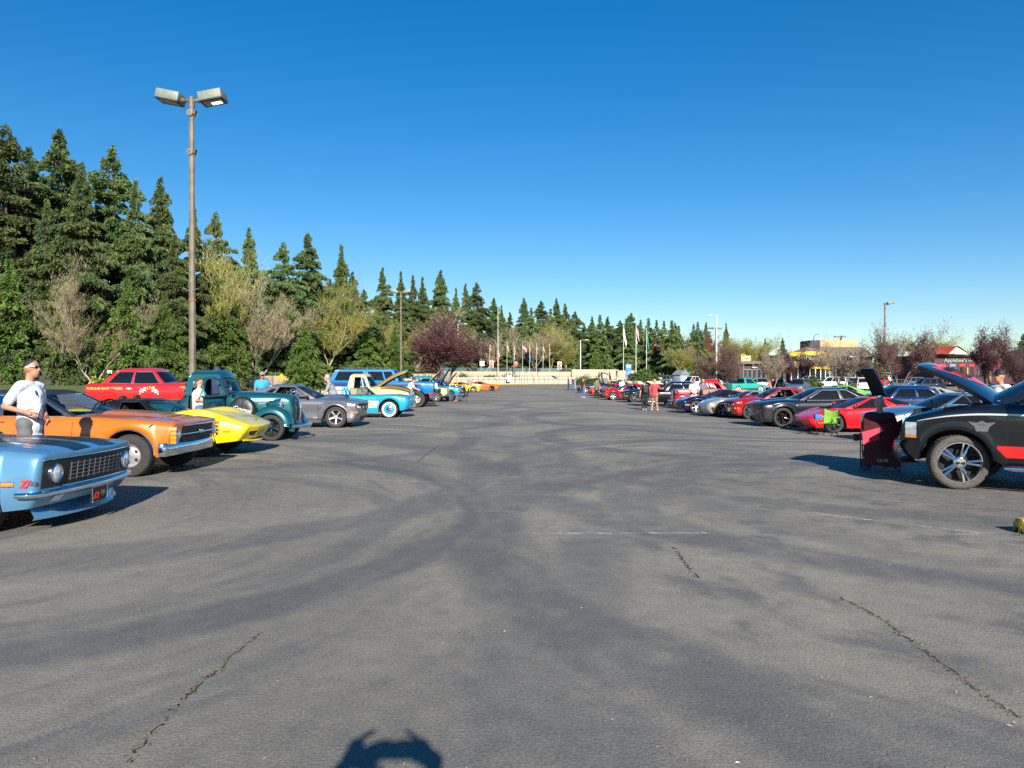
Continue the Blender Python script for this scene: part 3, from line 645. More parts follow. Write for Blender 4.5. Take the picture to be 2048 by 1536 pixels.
# ---------------------------------------------------------------- car builder
WHEELS = {}
def wheel_mesh(kind, Rt, Rr, w, rimmat, facemat=None):
    """rim faces +Y (outboard); returns rim mesh, tyre mesh"""
    key = (kind, Rt, Rr, w, rimmat.name, facemat.name if facemat else '')
    if key in WHEELS: return WHEELS[key]
    ROT = Matrix.Rotation(R(-90), 4, 'X')          # axial +Z -> +Y
    h = w / 2; t = MB()
    ms = None
    prof = [(Rr * .96, -h * .9), (Rr * 1.02, -h * .98), (Rt * .93, -h * 1.0), (Rt * .985, -h * .86), (Rt, -h * .6), (Rt, h * .6), (Rt * .985, h * .86), (Rt * .93, h * 1.0), (Rr + (Rt - Rr) * .55, h * 1.03), (Rr + (Rt - Rr) * .3, h * 1.03), (Rr * 1.02, h * .98), (Rr * .97, h * .86)]
    if kind == 'cap': ms = [0] * 8 + [1, 1, 1]; 
    t.lathe(prof, 40, 0, ROT, ms=ms)
    for a in range(48):           # tread blocks
        an = 2 * math.pi * a / 48
        M = ROT @ Matrix.Rotation(an, 4, 'Z')
        for yy in (-.5, 0, .5):
            t.box((0, 0, 0), (.001, .001, .001)) if False else t.add([(Rt * 1.0, -.02, h * (yy - .2)), (Rt * 1.0, .022, h * (yy - .2)), (Rt * 1.0, .022, h * (yy + .2)), (Rt * 1.0, -.02, h * (yy + .2)), (Rt * 1.012, -.014, h * (yy - .17)), (Rt * 1.012, .016, h * (yy - .17)), (Rt * 1.012, .016, h * (yy + .17)), (Rt * 1.012, -.014, h * (yy + .17))], [(4, 5, 6, 7), (0, 1, 5, 4), (1, 2, 6, 5), (2, 3, 7, 6), (3, 0, 4, 7)], 0, M)
    r = MB()
    # barrel and lip
    r.lathe([(Rr * .99, h * .88), (Rr * .985, h * .93), (Rr * .95, h * .93), (Rr * .925, h * .86), (Rr * .9, h * .4), (Rr * .88, -h * .3), (Rr * .1, -h * .32)], 40, 0, ROT, ms=[0, 0, 0, 0, 2, 2])
    def spoke(ang, r0, r1, w0, w1, d0, d1, th=.03):
        M = ROT @ Matrix.Rotation(ang, 4, 'Z')
        v = []
        for rr, ww, dd in ((r0, w0, d0), ((r0 + r1) / 2, (w0 + w1) / 2 * .92, (d0 + d1) / 2 + .004), (r1, w1, d1)):
            v += [(rr, -ww / 2, dd - th), (rr, -ww / 2 * .8, dd), (rr, 0, dd + .006), (rr, ww / 2 * .8, dd), (rr, ww / 2, dd - th)]
        f = [(i * 5 + j, i * 5 + j + 1, (i + 1) * 5 + j + 1, (i + 1) * 5 + j) for i in range(2) for j in range(4)]
        r.add(v, f, 1, M)
    hub = lambda rad, d: r.lathe([(rad, d - .06), (rad, d - .008), (rad * .9, d), (rad * .45, d + .004), (rad * .42, d + .014), (.001, d + .016)], 20, 1, ROT)
    if kind == 'five':
        for i in range(5): spoke(2 * math.pi * i / 5 + .3, Rr * .2, Rr * .94, Rr * .24, Rr * .30, h * .62, h * .84)
        hub(Rr * .24, h * .66)
    elif kind == 'five_fat':
        for i in range(5): spoke(2 * math.pi * i / 5 + .3, Rr * .18, Rr * .93, Rr * .36, Rr * .52, h * .66, h * .8, .04)
        hub(Rr * .25, h * .72)
    elif kind == 'twin':
        for i in range(5):
            for s in (-.17, .17): spoke(2 * math.pi * i / 5 + .62 + s * .78, Rr * .24, Rr * .94, Rr * .12, Rr * .13, h * .8, h * .88)
        r.lathe([(Rr * .3, h * .6), (Rr * .3, h * .85), (Rr * .26, h * .92), (Rr * .22, h * .93), (Rr * .2, h * .97), (.001, h * .98)], 24, 1, ROT)
    elif kind == 'ten':
        for i in range(10): spoke(2 * math.pi * i / 10, Rr * .2, Rr * .94, Rr * .1, Rr * .13, h * .7, h * .86)
        hub(Rr * .22, h * .72)
    elif kind == 'multi':
        for i in range(7): spoke(2 * math.pi * i / 7, Rr * .2, Rr * .94, Rr * .17, Rr * .2, h * .7, h * .86)
        hub(Rr * .22, h * .72)
    elif kind == 'slot':      # dish with oval slots
        r.lathe([(Rr * .9, h * .75), (Rr * .75, h * .5), (Rr * .45, h * .62), (Rr * .3, h * .66)], 30, 1, ROT)
        for i in range(5):
            M = ROT @ Matrix.Rotation(2 * math.pi * i / 5, 4, 'Z') @ Matrix.Translation((Rr * .6, 0, h * .60))
            r.lathe([(Rr * .14, .002), (.001, .004)], 12, 2, M)
        hub(Rr * .3, h * .72)
    else:                     # painted steel wheel with a chrome hub cap
        r.lathe([(Rr * .95, h * .9), (Rr * .8, h * .55), (Rr * .62, h * .72), (Rr * .5, h * .74)], 32, 1, ROT)
        r.lathe([(Rr * .55, h * .7), (Rr * .52, h * .82), (Rr * .3, h * .98), (Rr * .12, h * 1.04), (.001, h * 1.05)], 28, 0, ROT)
        for i in range(4):
            M = ROT @ Matrix.Rotation(math.pi * i / 2 + .7, 4, 'Z'); r.box((0, 0, 0), (.0, .0, .0)) if False else r.add([(Rr * .1, -.012, h * 1.0), (Rr * .42, -.03, h * .93), (Rr * .42, .03, h * .93), (Rr * .1, .012, h * 1.0), (Rr * .26, 0, h * 1.12)], [(0, 1, 4), (1, 2, 4), (2, 3, 4), (3, 0, 4)], 0, M)
    me = r.mesh('wheel', [rimmat, facemat or rimmat, UNDER], ang=35)
    mt_ = t.mesh('tyre', [TYRE if kind != 'twin' else TYRED, WHITEW], ang=30)
    WHEELS[key] = (me, mt_)
    return WHEELS[key]

class Car:
    """lower shell lofted round the plan outline, cut by wheel arches; cabin lofted from belt to roof"""
    D = dict(W=.93, fa=1.45, ra=-1.35, R=.33, Rr=.22, tw=.22, Ra=None, zs=.2, zf=.22, zr=.28, bow=.14, bowr=.08, cr=.12, crr=.1, sec=[(0, .95), (.18, .985), (.5, 1), (.8, .985), (.93, .96), (1, .915)],
             crown=.05, flare=0.0, peak=0.0, hood=None, trunk=None, doors=None, wheel='five', rim=SILV, face=None, cab=None, glass=GLS, inner=DARKI, plan=None, nf=7, open=None, hoodang=0, lw=10, detail=True, peakr=0.0, hoodmat=None, trk=None, hoodth=.035)
    def __init__(s, name, label, cat, body, **kw):
        s.__dict__.update({k: v for k, v in Car.D.items()}); s.__dict__.update(kw); s.body = body
        s.root = empty(name, (0, 0, 0), 0, label, cat, kw.get('group'))
        s.Ra = s.Ra or s.R * 1.14
        s._nose = curve(s.nose); s._tail = curve(s.tail); s._top = curve(s.top)
        xf, xr = max(x for z, x in s.nose), min(x for z, x in s.tail); s.xf, s.xr = xf, xr
        s._plan = curve(s.plan or [(xr, s.W * .93), (xr + .5, s.W * .985), (s.ra, s.W), (0, s.W), (s.fa, s.W), (xf - .35, s.W * .97), (xf, s.W * .92)])
        s._sec = curve(s.sec); s._crown = curve(s.crown) if isinstance(s.crown, list) else (lambda x: s.crown)
        s._bot = curve([(xr, s.zr), (s.ra - s.Ra * 1.05, s.zs + (s.zr - s.zs) * .35), (s.ra + s.Ra, s.zs), (s.fa - s.Ra, s.zs), (s.fa + s.Ra * 1.05, s.zs + (s.zf - s.zs) * .5), (xf, s.zf)])
        s.shell()
        s.wheels()
        if s.cab: s.cabin()
        s.under()
    def zb(s, x):
        z = s._bot(x)
        for a in (s.fa, s.ra):
            d = abs(x - a)
            if d < s.Ra: z = max(z, s.R + math.sqrt(s.Ra ** 2 - d * d) * 1.0)
        return min(z, s._top(x) - .06)
    def wz(s, x, t):
        y = s._plan(x) * s._sec(t)
        return y
    def fl(s, x, z):
        if not s.flare: return 0
        f = 0
        for a in (s.fa, s.ra):
            d = math.hypot(x - a, z - s.R) - s.Ra
            if z > s.R * .5: f = max(f, math.exp(-(d / .09) ** 2)) 
        return f * s.flare
    def side(s, x, z, off=0.0):
        zb = s._bot(x); zt = s._top(x); za = s.zb(x); t = max(0, min(1, (z - za) / max(.05, zt - za)))
        return s.wz(x, t) + s.fl(x, z) + off
    def topz(s, x, y):
        w = s._plan(x) * s._sec(1); k = max(-1, min(1, y / w))
        return s.tz(x, k)
    def tz(s, x, k):
        z = s._top(x) + s._crown(x) * (1 - abs(k) ** 2.2)
        for amp, xs, c in ((s.peak, s.fa, .82), (s.peakr, s.ra, .82)):
            if amp: z += amp * math.exp(-((x - xs) / (s.Ra * 1.25)) ** 2) * math.exp(-((abs(k) - c) / .26) ** 2)
        return z
    def front(s, y, z, off=0.0):
        xn = s._nose(z); W = s._plan(xn - .1) * .98; a = abs(y) / W
        return xn - s.bow * min(1, a) ** 2 + off
    def rear(s, y, z, off=0.0):
        xn = s._tail(z); W = s._plan(xn + .1) * .98; a = abs(y) / W
        return xn + s.bowr * min(1, a) ** 2 - off
    def half(s, t):
        """half outline front centre -> rear centre at level t, plus z"""
        out = []
        for end in (0, 1):
            if end == 0: xx, prof, bw, cr, sg = s.xf, s._nose, s.bow, s.cr, 1
            else: xx, prof, bw, cr, sg = s.xr, s._tail, s.bowr, s.crr, -1
            zt, zb = s._top(xx), s._bot(xx); z0 = zb + (zt - zb) * t; xn = prof(z0)
            xe = xn - sg * (bw + cr); We = s.wz(xe, t)
            pts = []
            for i in range(s.nf + 1):
                y = (We - cr) * i / s.nf; x = xn - sg * bw * (y / We) ** 2; pts.append((x, y))
            x0 = xn - sg * bw * ((We - cr) / We) ** 2 - sg * cr
            for i in range(1, 6):
                a = math.pi / 2 * i / 6; pts.append((x0 + sg * cr * math.cos(a), We - cr + cr * math.sin(a)))
            out.append((pts, x0))
        (fp, fx), (rp, rx) = out
        xs = s.cols
        mid = []
        for xr_ in xs:
            x = xr_
            if xr_ > s.lf: x = s.lf + (fx - s.lf) * (xr_ - s.lf) / (s.cf - s.lf)
            elif xr_ < s.lr: x = s.lr + (rx - s.lr) * (xr_ - s.lr) / (s.cr_ - s.lr)
            mid.append((x, s.wz(x, t)))
        res = []
        for x, y in fp + mid + rp[::-1]:
            zt, zb = s._top(x), s.zb(x); z = zb + (zt - zb) * t
            f = s.fl(x, z) * (1 if y > s._plan(x) * .8 else 0)
            res.append((x, y + f, z))
        return res
    def shell(s):
        # reference columns
        s.cf = s.xf - .2; s.cr_ = s.xr + .2; s.lf = min(s.fa + s.Ra + .02, s.cf - .02); s.lr = max(s.ra - s.Ra - .02, s.cr_ + .02)
        xs = set([round(s.cf - .0, 4), round(s.cr_, 4), round(s.lf, 4), round(s.lr, 4)])
        for a in (s.fa, s.ra):
            for i in range(0, 181, 9 if s.detail else 15): xs.add(round(a + s.Ra * math.cos(R(i)), 4))
        x = s.cr_
        while x < s.cf:
            if all(abs(x - a) > s.Ra for a in (s.fa, s.ra)): xs.add(round(x, 4))
            x += .14 if s.detail else .25
        s.doors = s.doors or []
        for d in s.doors: xs.update([round(d[0], 4), round(d[1], 4)])
        if s.hood: xs.update([round(s.hood[0], 4), round(s.hood[1], 4)])
        if s.trunk: xs.update([round(s.trunk[0], 4), round(s.trunk[1], 4)])
        xs = sorted([v for v in xs if s.cr_ <= v <= s.cf], reverse=True); o = [xs[0]]
        for v in xs[1:]:
            if o[-1] - v > .012 or any(abs(v - q) < 1e-4 for d in s.doors for q in d[:2]): o.append(v)
        s.cols = o
        lv = [0, .06, .14, .25, .38, .5, .62, .74, .84, .92, .97, 1.0] if s.detail else [0, .12, .35, .6, .8, .93, 1.0]
        rings = [s.half(t) for t in lv]; n = len(rings[0]); nfr = s.nf + 6; 
        body = MB(); parts = {}
        def tgt(key):
            return parts.setdefault(key, MB()) if key else body
        for sg in (1, -1):
            for i in range(len(lv) - 1):
                for j in range(n - 1):
                    a, b, c, d = rings[i][j], rings[i][j + 1], rings[i + 1][j + 1], rings[i + 1][j]
                    xm = (a[0] + b[0]) / 2; key = None
                    if nfr <= j < n - nfr:
                        for q, dr in enumerate(s.doors):
                            if dr[0] < xm < dr[1] and lv[i] >= .06: key = ('door', q, sg)
                    f = [(p[0], p[1] * sg, p[2]) for p in (a, b, c, d)]
                    tgt(key).add(f if sg < 0 else f[::-1], [(0, 1, 2, 3)])
        # top surface
        ks = [1, .965, .92, .86, .78, .66, .5, .33, .16, 0] if s.detail else [1, .93, .8, .55, .28, 0]
        ks = ks + [-k for k in ks[-2::-1]]; top = rings[-1]; rows = []
        for (x, y, z) in top: rows.append([(x, y * k, s.tz(x, k) if abs(k) < 1 else z) for k in ks])
        for j in range(n - 1):
            for i in range(len(ks) - 1):
                q = [rows[j][i], rows[j][i + 1], rows[j + 1][i + 1], rows[j + 1][i]]
                xm = sum(p[0] for p in q) / 4; ym = sum(p[1] for p in q) / 4; key = None; km = abs(ks[i] + ks[i + 1]) / 2
                if s.cab and s.inC(xm, ym): continue
                if s.hood and s.hood[0] < xm < s.hood[1] and km < s.hood[2]: key = ('hood',)
                if s.trunk and s.trunk[0] < xm < s.trunk[1] and km < s.trunk[2]: key = ('trunk',)
                if s.open and s.open[0] < xm < s.open[1] and km < s.open[2]: continue
                tgt(key).add(q, [(0, 1, 2, 3)])
        # underside return so the shell has a lip
        for sg in (1, -1):
            for j in range(n - 1):
                a, b = rings[0][j], rings[0][j + 1]
                f = [(a[0], a[1] * sg, a[2]), (b[0], b[1] * sg, b[2]), (b[0], b[1] * sg * .93, b[2] + .012), (a[0], a[1] * sg * .93, a[2] + .012)]
                body.add(f if sg > 0 else f[::-1], [(0, 1, 2, 3)])
        s.bodyo = body.build('body', s.body, s.root, weld=True)
        for key, mb in parts.items():
            nm = {'door': 'door', 'hood': 'hood', 'trunk': 'trunk_lid'}[key[0]]
            mm = s.hoodmat if (key[0] == 'hood' and s.hoodmat) else s.body
            if key[0] == 'hood' and s.hoodang:
                piv = Vector((s.hood[0] if s.hoodang > 0 else s.hood[1], 0, s._top((s.hood[0] if s.hoodang > 0 else s.hood[1]))))
                Mh = Matrix.Translation(piv) @ Matrix.Rotation(-R(s.hoodang), 4, 'Y') @ Matrix.Translation(-piv)
                lo = [(v[0], v[1] * .96, v[2] - s.hoodth) for v in mb.v]
                up_ = list(mb.v)
                k = MB(); k.add(up_, mb.f, 0, Mh); k.add(lo, [f[::-1] for f in mb.f], 1, Mh)
                # rim between skin and inner panel
                cnt = {}
                for f in mb.f:
                    for q in range(4):
                        p1, p2 = mb.v[f[q]], mb.v[f[(q + 1) % 4]]; e = tuple(sorted((tuple(round(c, 4) for c in p1), tuple(round(c, 4) for c in p2)))); cnt.setdefault(e, []).append((f[q], f[(q + 1) % 4]))
                for e, l in cnt.items():
                    if len(l) == 1: a, b = l[0]; k.add([up_[a], lo[a], lo[b], up_[b]], [(0, 1, 2, 3)], 0, Mh)
                s.hoodo = k.build('hood', [mm, UNDER], s.root, weld=True); s.Mh = Mh
                s.engine()
            else:
                o = mb.build(nm, mm, s.root, weld=True)
                if key[0] == 'hood': s.hoodo = o
        if s.detail:
            for d in s.doors:
                for sg in (1, -1):
                    for x in d[:2]: s.vstrip(x, s._bot(x) + .06, s._top(x) - .01, sg)
            if s.hood and not s.hoodang:
                for sg in (1, -1):
                    w = MB(); P = [[(x, sg * (s._plan(x) * s._sec(1) * s.hood[2] + e), s.topz(x, s._plan(x) * s._sec(1) * s.hood[2]) + .002) for e in (-.004, .004)] for x in lin(s.hood[0], s.hood[1], 12)]
                    w.grid(P).build('panel_gap', SEAM, s.root)
    def vstrip(s, x, z0, z1, sg, w=.009, m=None, name='panel_gap'):
        P = [[(x + e, sg * s.side(x, z, .0022), z) for e in (-w / 2, w / 2)] for z in lin(z0, z1, 9)]
        return MB().grid(P).build(name, m or SEAM, s.root)
    def spatch(s, name, x0, x1, z0, z1, m, sg=None, off=.004, nx=12, nz=4, zf=None, parent=None):
        """band lying on the body side"""
        for g_ in ((1, -1) if sg is None else (sg,)):
            P = []
            for x in lin(x0, x1, nx):
                a, b = (z0, z1) if zf is None else zf(x)
                P.append([(x, g_ * s.side(x, z, off), z) for z in lin(a, b, nz)])
            o = MB().grid(P).build(name, m, parent or s.root)
        return o
    def fpatch(s, name, y0, y1, z0, z1, m, off=.005, ny=12, nz=5, rear=False, zf=None, parent=None):
        P = []
        for y in lin(y0, y1, ny):
            a, b = (z0, z1) if zf is None else zf(y)
            P.append([((s.rear if rear else s.front)(y, z, off), y, z) for z in lin(a, b, nz)])
        return MB().grid(P).build(name, m, parent or s.root)
    def tpatch(s, name, x0, x1, y0, y1, m, off=.003, nx=14, ny=6, parent=None, yf=None):
        P = []
        for x in lin(x0, x1, nx):
            a, b = (y0, y1) if yf is None else yf(x)
            P.append([(x, y, s.topz(x, y) + off) for y in lin(a, b, ny)])
        return MB().grid(P).build(name, m, parent or s.root)
    def bars(s, name, zs, y0, y1, m, r=.006, off=.02, n=14, rear=False):
        for z in zs:
            MB().tube([((s.rear if rear else s.front)(y, z, off), y, z) for y in lin(y0, y1, n)], r, 6).build(name, m, s.root)
    def vbars(s, name, ys, z0, z1, m, r=.006, off=.02):
        for y in ys: MB().tube([(s.front(y, z, off), y, z) for z in lin(z0, z1, 5)], r, 5).build(name, m, s.root)
    def bumper(s, z0, z1, ymax, out, m=CHROME, wrap=.35, name='bumper', rear=False, n=18, tip=0.0):
        """blade bumper following the nose, returning along the sides"""
        fx = s.rear if rear else s.front; sg = -1 if rear else 1; path = []
        zc = (z0 + z1) / 2; h = (z1 - z0) / 2
        for y in lin(-ymax, ymax, n): path.append((fx(y, zc) + sg * out * (1 - .25 * (abs(y) / ymax) ** 4), y))
        xe = path[0][0]
        w = s.side(xe - sg * .3, zc) + .025
        L_ = [(xe - sg * wrap, -w), (xe - sg * wrap * .5, -w), (xe - sg * .06, -(ymax + (w - ymax) * .8))]
        path = L_ + path + [(x, -y) for x, y in L_[::-1]]
        P = []
        for i, (x, y) in enumerate(path):
            a = Vector(path[max(0, i - 1)]); b = Vector(path[min(len(path) - 1, i + 1)]); d = (b - a).normalized(); nrm = Vector((d.y, -d.x)) * sg
            ring = []
            k = 1 + tip * (abs(y) / max(.01, ymax)) ** 3
            for u, v in ((-.05, -.85), (.012, -1), (.03, -.6), (.036, 0), (.03, .6), (.012, 1), (-.05, .9)):
                ring.append((x + nrm.x * u, y + nrm.y * u, zc + v * h * k))
            P.append(ring)
        return MB().grid(P, closed=True).build(name, m, s.root, ang=50)
    def lamp(s, y, z, r, m=LENS, name='headlight', ring=CHROME, off=.0, tilt=0, rear=False, deep=.05):
        x = (s.rear if rear else s.front)(y, z, off)
        M = Matrix.Translation((x, y, z)) @ Matrix.Rotation(R(90 if not rear else -90), 4, 'Y') @ Matrix.Rotation(R(tilt), 4, 'Y')
        o = MB().lathe([(r * 1.16, -deep), (r * 1.16, .012), (r * 1.08, .02), (r, .008)], 24, 0, M).build(name, ring, s.root)
        MB().lathe([(r, .008), (r * .85, .02), (r * .5, .032), (.001, .037)], 24, 0, M).build('lens', m, o)
        return o
    def inC(s, x, y):
        c = s.cab
        return c['b0'] + .08 < x < c['w0'] - c.get('bf', .14) * max(.35, (abs(y) / c['wb']) ** 2) - .05 and abs(y) < c['wb'] * .9
    def cabin(s):
        c = dict(bf=.16, br=.1, win=[(.05, .52), (.56, .9)], v0=.05, v1=.9, gw=.93, crown=.05, roof=True, trim=None, rearv=(.08, .88), exp=1.15, pmat=None, rmat=None, sink=.015, wtop=.92)
        c.update(s.cab); s.cab = c; bm = c['pmat'] or s.body
        def lvl(v):
            wv = c['wb'] + (c['wr'] - c['wb']) * v ** c['exp']; k = 1 - .3 * v
            return dict(w=wv, xf=c['w0'] + (c['w1'] - c['w0']) * v, xr=c['b0'] + (c['b1'] - c['b0']) * v, bf=c['bf'] * k, br=c['br'] * k, v=v)
        def zat(x, y, v):
            zb = s.topz(max(s.xr + .05, min(s.xf - .05, x)), y) - c['sink']
            vv = v if v < .93 else v
            return zb + (c['zr'] - zb) * vv
        def fpt(k, v): L = lvl(v); x = L['xf'] - L['bf'] * k * k; y = L['w'] * k; return (x, y, zat(c['w0'] - c['bf'] * k * k, c['wb'] * k, v))
        def rpt(k, v): L = lvl(v); x = L['xr'] + L['br'] * k * k; y = L['w'] * k; return (x, y, zat(c['b0'] + c['br'] * k * k, c['wb'] * k, v))
        def spt(u, v, sg):
            L0, L1 = lvl(0), lvl(v); xa = L1['xf'] - L1['bf']; xb = L1['xr'] + L1['br']; x = xa + (xb - xa) * u
            x0 = (L0['xf'] - L0['bf']) + ((L0['xr'] + L0['br']) - (L0['xf'] - L0['bf'])) * u
            return (x, sg * (L1['w'] + .012 * math.sin(math.pi * v)), zat(x0, c['wb'] * sg, v))
        pil = MB(); s.spt = spt; s.fpt = fpt
        def panel(fn, us, vs, wins, name, gm, inset=.006):
            us = sorted(set(us)); vs = sorted(set(vs))
            gl = [MB() for _ in wins]
            for i in range(len(us) - 1):
                for j in range(len(vs) - 1):
                    um, vm = (us[i] + us[i + 1]) / 2, (vs[j] + vs[j + 1]) / 2; hit = None
                    for q, wn in enumerate(wins):
                        if wn[0] < um < wn[1] and wn[2] < vm < wn[3]: hit = q
                    Q = [fn(us[i], vs[j]), fn(us[i + 1], vs[j]), fn(us[i + 1], vs[j + 1]), fn(us[i], vs[j + 1])]
                    (pil if hit is None else gl[hit]).add(Q, [(0, 1, 2, 3)])
            obs = []
            for q, wn in enumerate(wins):
                o = gl[q].build(name if isinstance(name, str) else name[q], gm if not isinstance(gm, list) else gm[q], s.root, weld=True); obs.append(o)
                if c['trim']:
                    lp = [fn(u, wn[2]) for u in lin(wn[0], wn[1], 8)] + [fn(wn[1], v) for v in lin(wn[2], wn[3], 6)[1:]] + [fn(u, wn[3]) for u in lin(wn[1], wn[0], 8)[1:]] + [fn(wn[0], v) for v in lin(wn[3], wn[2], 6)[1:]]
                    MB().tube(lp, .009, 5, cap=False).build('window_trim', c['trim'], o)
            return obs
        g_ = c['gw']; nv = lin(0, 1, 7)
        panel(lambda k, v: fpt(k, v), lin(-1, 1, 12) + [-g_, g_], nv + [.04, c['wtop']], [(-g_, g_, .04, c['wtop'])], 'windshield', c.get('wglass', s.glass))
        if not c['roof']:
            # open roadster: keep only the windscreen frame
            pil2 = MB(); lp = [fpt(-g_, .04)] + [fpt(k, c['wtop']) for k in lin(-g_, g_, 14)] + [fpt(g_, .04)]
            pil2.tube(lp, .016, 6).build('windshield_frame', c['trim'] or CHROME, s.root)
        else:
            panel(lambda k, v: rpt(-k, v), lin(-1, 1, 12) + [-g_ * .95, g_ * .95], nv + list(c['rearv']), [(-g_ * .95, g_ * .95, *c['rearv'])], 'rear_window', s.glass)
            for sg in (1, -1):
                us = lin(0, 1, 16); vs_ = nv + [c['v0'], c['v1']]
                for w in c['win']: us += list(w[:2]); vs_ += [w[2] if len(w) > 2 else c['v0'], w[3] if len(w) > 3 else c['v1']]
                wins = [(w[0], w[1], w[2] if len(w) > 2 else c['v0'], w[3] if len(w) > 3 else c['v1']) for w in c['win']]
                openw = c.get('openw', ())
                obs = panel((lambda u, v, sg=sg: spt(u if sg < 0 else u, v, sg)), us, vs_, wins, 'side_window', s.glass)
                for q in openw:
                    if q < len(obs):
                        for ch in list(obs[q].children): ch.parent = s.root
                        bpy.data.objects.remove(obs[q])
            # roof
            rp = MB(); st = []
            for k in lin(1, -1, 12): st.append(k)
            loop = [fpt(k, 1) for k in lin(-1, 0, 6)]
            rows = []
            L = lvl(1); xa, xb = L['xf'], L['xr']; nr = 14
            for i in range(nr + 1):
                u = i / nr; row = []
                for k in lin(-1, 1, 14):
                    xf_ = L['xf'] - L['bf'] * k * k; xr_ = L['xr'] + L['br'] * k * k; x = xf_ + (xr_ - xf_) * u; y = L['w'] * k
                    e = min(1, min(u, 1 - u) / .16); e = 1 - (1 - e) ** 2; q = 1 - abs(k) ** 3
                    row.append((x, y, c['zr'] + c['crown'] * (.35 * min(1, e * 1.2) * min(1, q * 2) + .65 * e * q)))
                rows.append(row)
            rp.grid(rows); rp.build('roof', c['rmat'] or bm, s.root, ang=60)
            if c.get('rmat') and c.get('vinyl'): bm = c['rmat']
            s.pil = pil.build('pillars', bm, s.root, weld=True)
        # interior
        zf = s.zs + .12; x0, x1 = c['b0'] + .25, c['w0'] - .35
        fl = MB(); wI = c['wb'] * .86
        fl.box(((x0 + x1) / 2, 0, zf), (x1 - x0 + .9, wI * 2, .04)); zt = s._top((x0 + x1) / 2)
        for sg in (1, -1): fl.box(((x0 + x1) / 2, sg * wI, (zf + zt) / 2 - .03), (x1 - x0 + .5, .03, zt - zf - .08))
        fl.box((x0 - .2, 0, (zf + zt) / 2), (.05, wI * 2, zt - zf)); fl.box((x1 + .42, 0, (zf + zt) / 2), (.05, wI * 2, zt - zf - .02))
        fl.build('cabin_floor', DARKI, s.root)
        d = MB(); d.box((x1 - .02, 0, zt - .05), (.34, wI * 1.7, .16), 0, .04); d.build('dashboard', s.inner, s.root)
        seatx = c.get('seatx', x1 - .55)
        for sg in (1, -1):
            st = MB(); st.box((seatx, sg * wI * .48, zf + .2), (.5, wI * .8, .2), 0, .06); st.box((seatx - .28, sg * wI * .48, zf + .5), (.16, wI * .76, .56), 0, .06, (0, -.2, 0)); st.box((seatx - .36, sg * wI * .48, zf + .84), (.1, wI * .34, .16), 0, .04, (0, -.2, 0))
            st.build('seat', s.inner, s.root)
        sw = MB(); M = Matrix.Translation((x1 - .08, wI * .48, zt + .05)) @ Matrix.Rotation(R(-65), 4, 'Y')
        sw.tube([(.19 * math.cos(a), .19 * math.sin(a), 0) for a in lin(0, 2 * math.pi, 20)], .014, 6, M=M); sw.tube([(-.18, 0, 0), (0, 0, -.02), (.18, 0, 0)], .014, 5, M=M)
        sw.build('steering_wheel', BLK, s.root)
    def wheels(s):
        rm, ty = wheel_mesh(s.wheel, s.R, s.Rr, s.tw, s.rim, s.face)
        for x in (s.fa, s.ra):
            yo = s.trk or (s._plan(x) * s._sec(.05) - s.tw / 2 - .03 + s.flare * .6)
            for sg in (1, -1):
                w = link('wheel', rm, s.root, (x, sg * yo, s.R), (0, 0 if sg > 0 else 0, 0 if sg > 0 else math.pi)); link('tyre', ty, w)
                if s.trk: continue
                q = MB(); M = Matrix.Translation((x, sg * (yo + s.tw / 2 - .01), s.R)) @ Matrix.Rotation(R(90 if sg > 0 else -90), 4, 'X')
                q.lathe([(s.Ra + .02, .0), (s.Ra + .02, .34), (.001, .36)], 20, 0, M, a0=(0 if sg > 0 else math.pi), a1=(math.pi if sg > 0 else 2 * math.pi))
                q.build('wheel_well', UNDER, s.root)
        s.track = yo
    def under(s):
        q = MB(); z0 = s.zs + .03
        q.box(((s.fa + s.ra) / 2, 0, z0 + .06), (s.fa - s.ra - 2 * s.Ra + .1, s.W * 1.7, .1)); q.box(((s.xf + s.xr) / 2, 0, z0 + .1), (s.xf - s.xr - .5, s.W * .95, .14))
        q.build('underbody', UNDER, s.root)
    def engine(s):
        x0, x1 = s.hood[0], s.hood[1]; L = x1 - x0; zt = s._top((x0 + x1) / 2); w = s._plan(x0) * .72
        b = MB(); b.box(((x0 + x1) / 2, 0, zt - .32), (L * .98, w * 2.1, .08)); b.box((x0 - .0, 0, zt - .14), (.05, w * 2.1, .34))
        b.box(((x0 + x1) / 2 - .05, 0, zt - .17), (L * .55, .5, .26), 0, .04)
        for sg in (1, -1): b.box(((x0 + x1) / 2 - .05, sg * .22, zt - .08), (L * .5, .14, .09), 1, .03, (sg * .5, 0, 0))
        b.lathe([(.001, .06), (.18, .05), (.19, 0), (.18, -.05)], 20, 1, Matrix.Translation(((x0 + x1) / 2, 0, zt + .0)))
        b.tube([((x0 + x1) / 2 + .2, .1, zt - .05), (x1 - .15, .2, zt - .08), (x1 - .08, .3, zt - .2)], .03, 6)
        b.box((x1 - .1, 0, zt - .16), (.06, w * 1.5, .3), 0, .01); b.box((x1 - .3, w * .75, zt - .14), (.2, .17, .18), 0, .02)
        b.build('engine', [UNDER, ALU], s.root)
    def mirror(s, x, z, out=.14, m=None, sgs=(1, -1)):
        for sg in sgs:
            y = s.side(x, min(z - .05, s._top(x) - .02)) - .03; q = MB(); q.ell((x, sg * (y + out), z + .03), (.045, .075, .048)); q.tube([(x, sg * (y - .02), z - .03), (x, sg * (y + out - .03), z + .02)], .018, 6)
            q.build('mirror', m or s.body, s.root, ang=60)
    def handle(s, x, z, m=CHROME):
        for sg in (1, -1):
            q = MB(); y = s.side(x, z, .012); q.box((x, sg * y, z), (.16, .022, .025), 0, .008); q.build('door_handle', m, s.root)
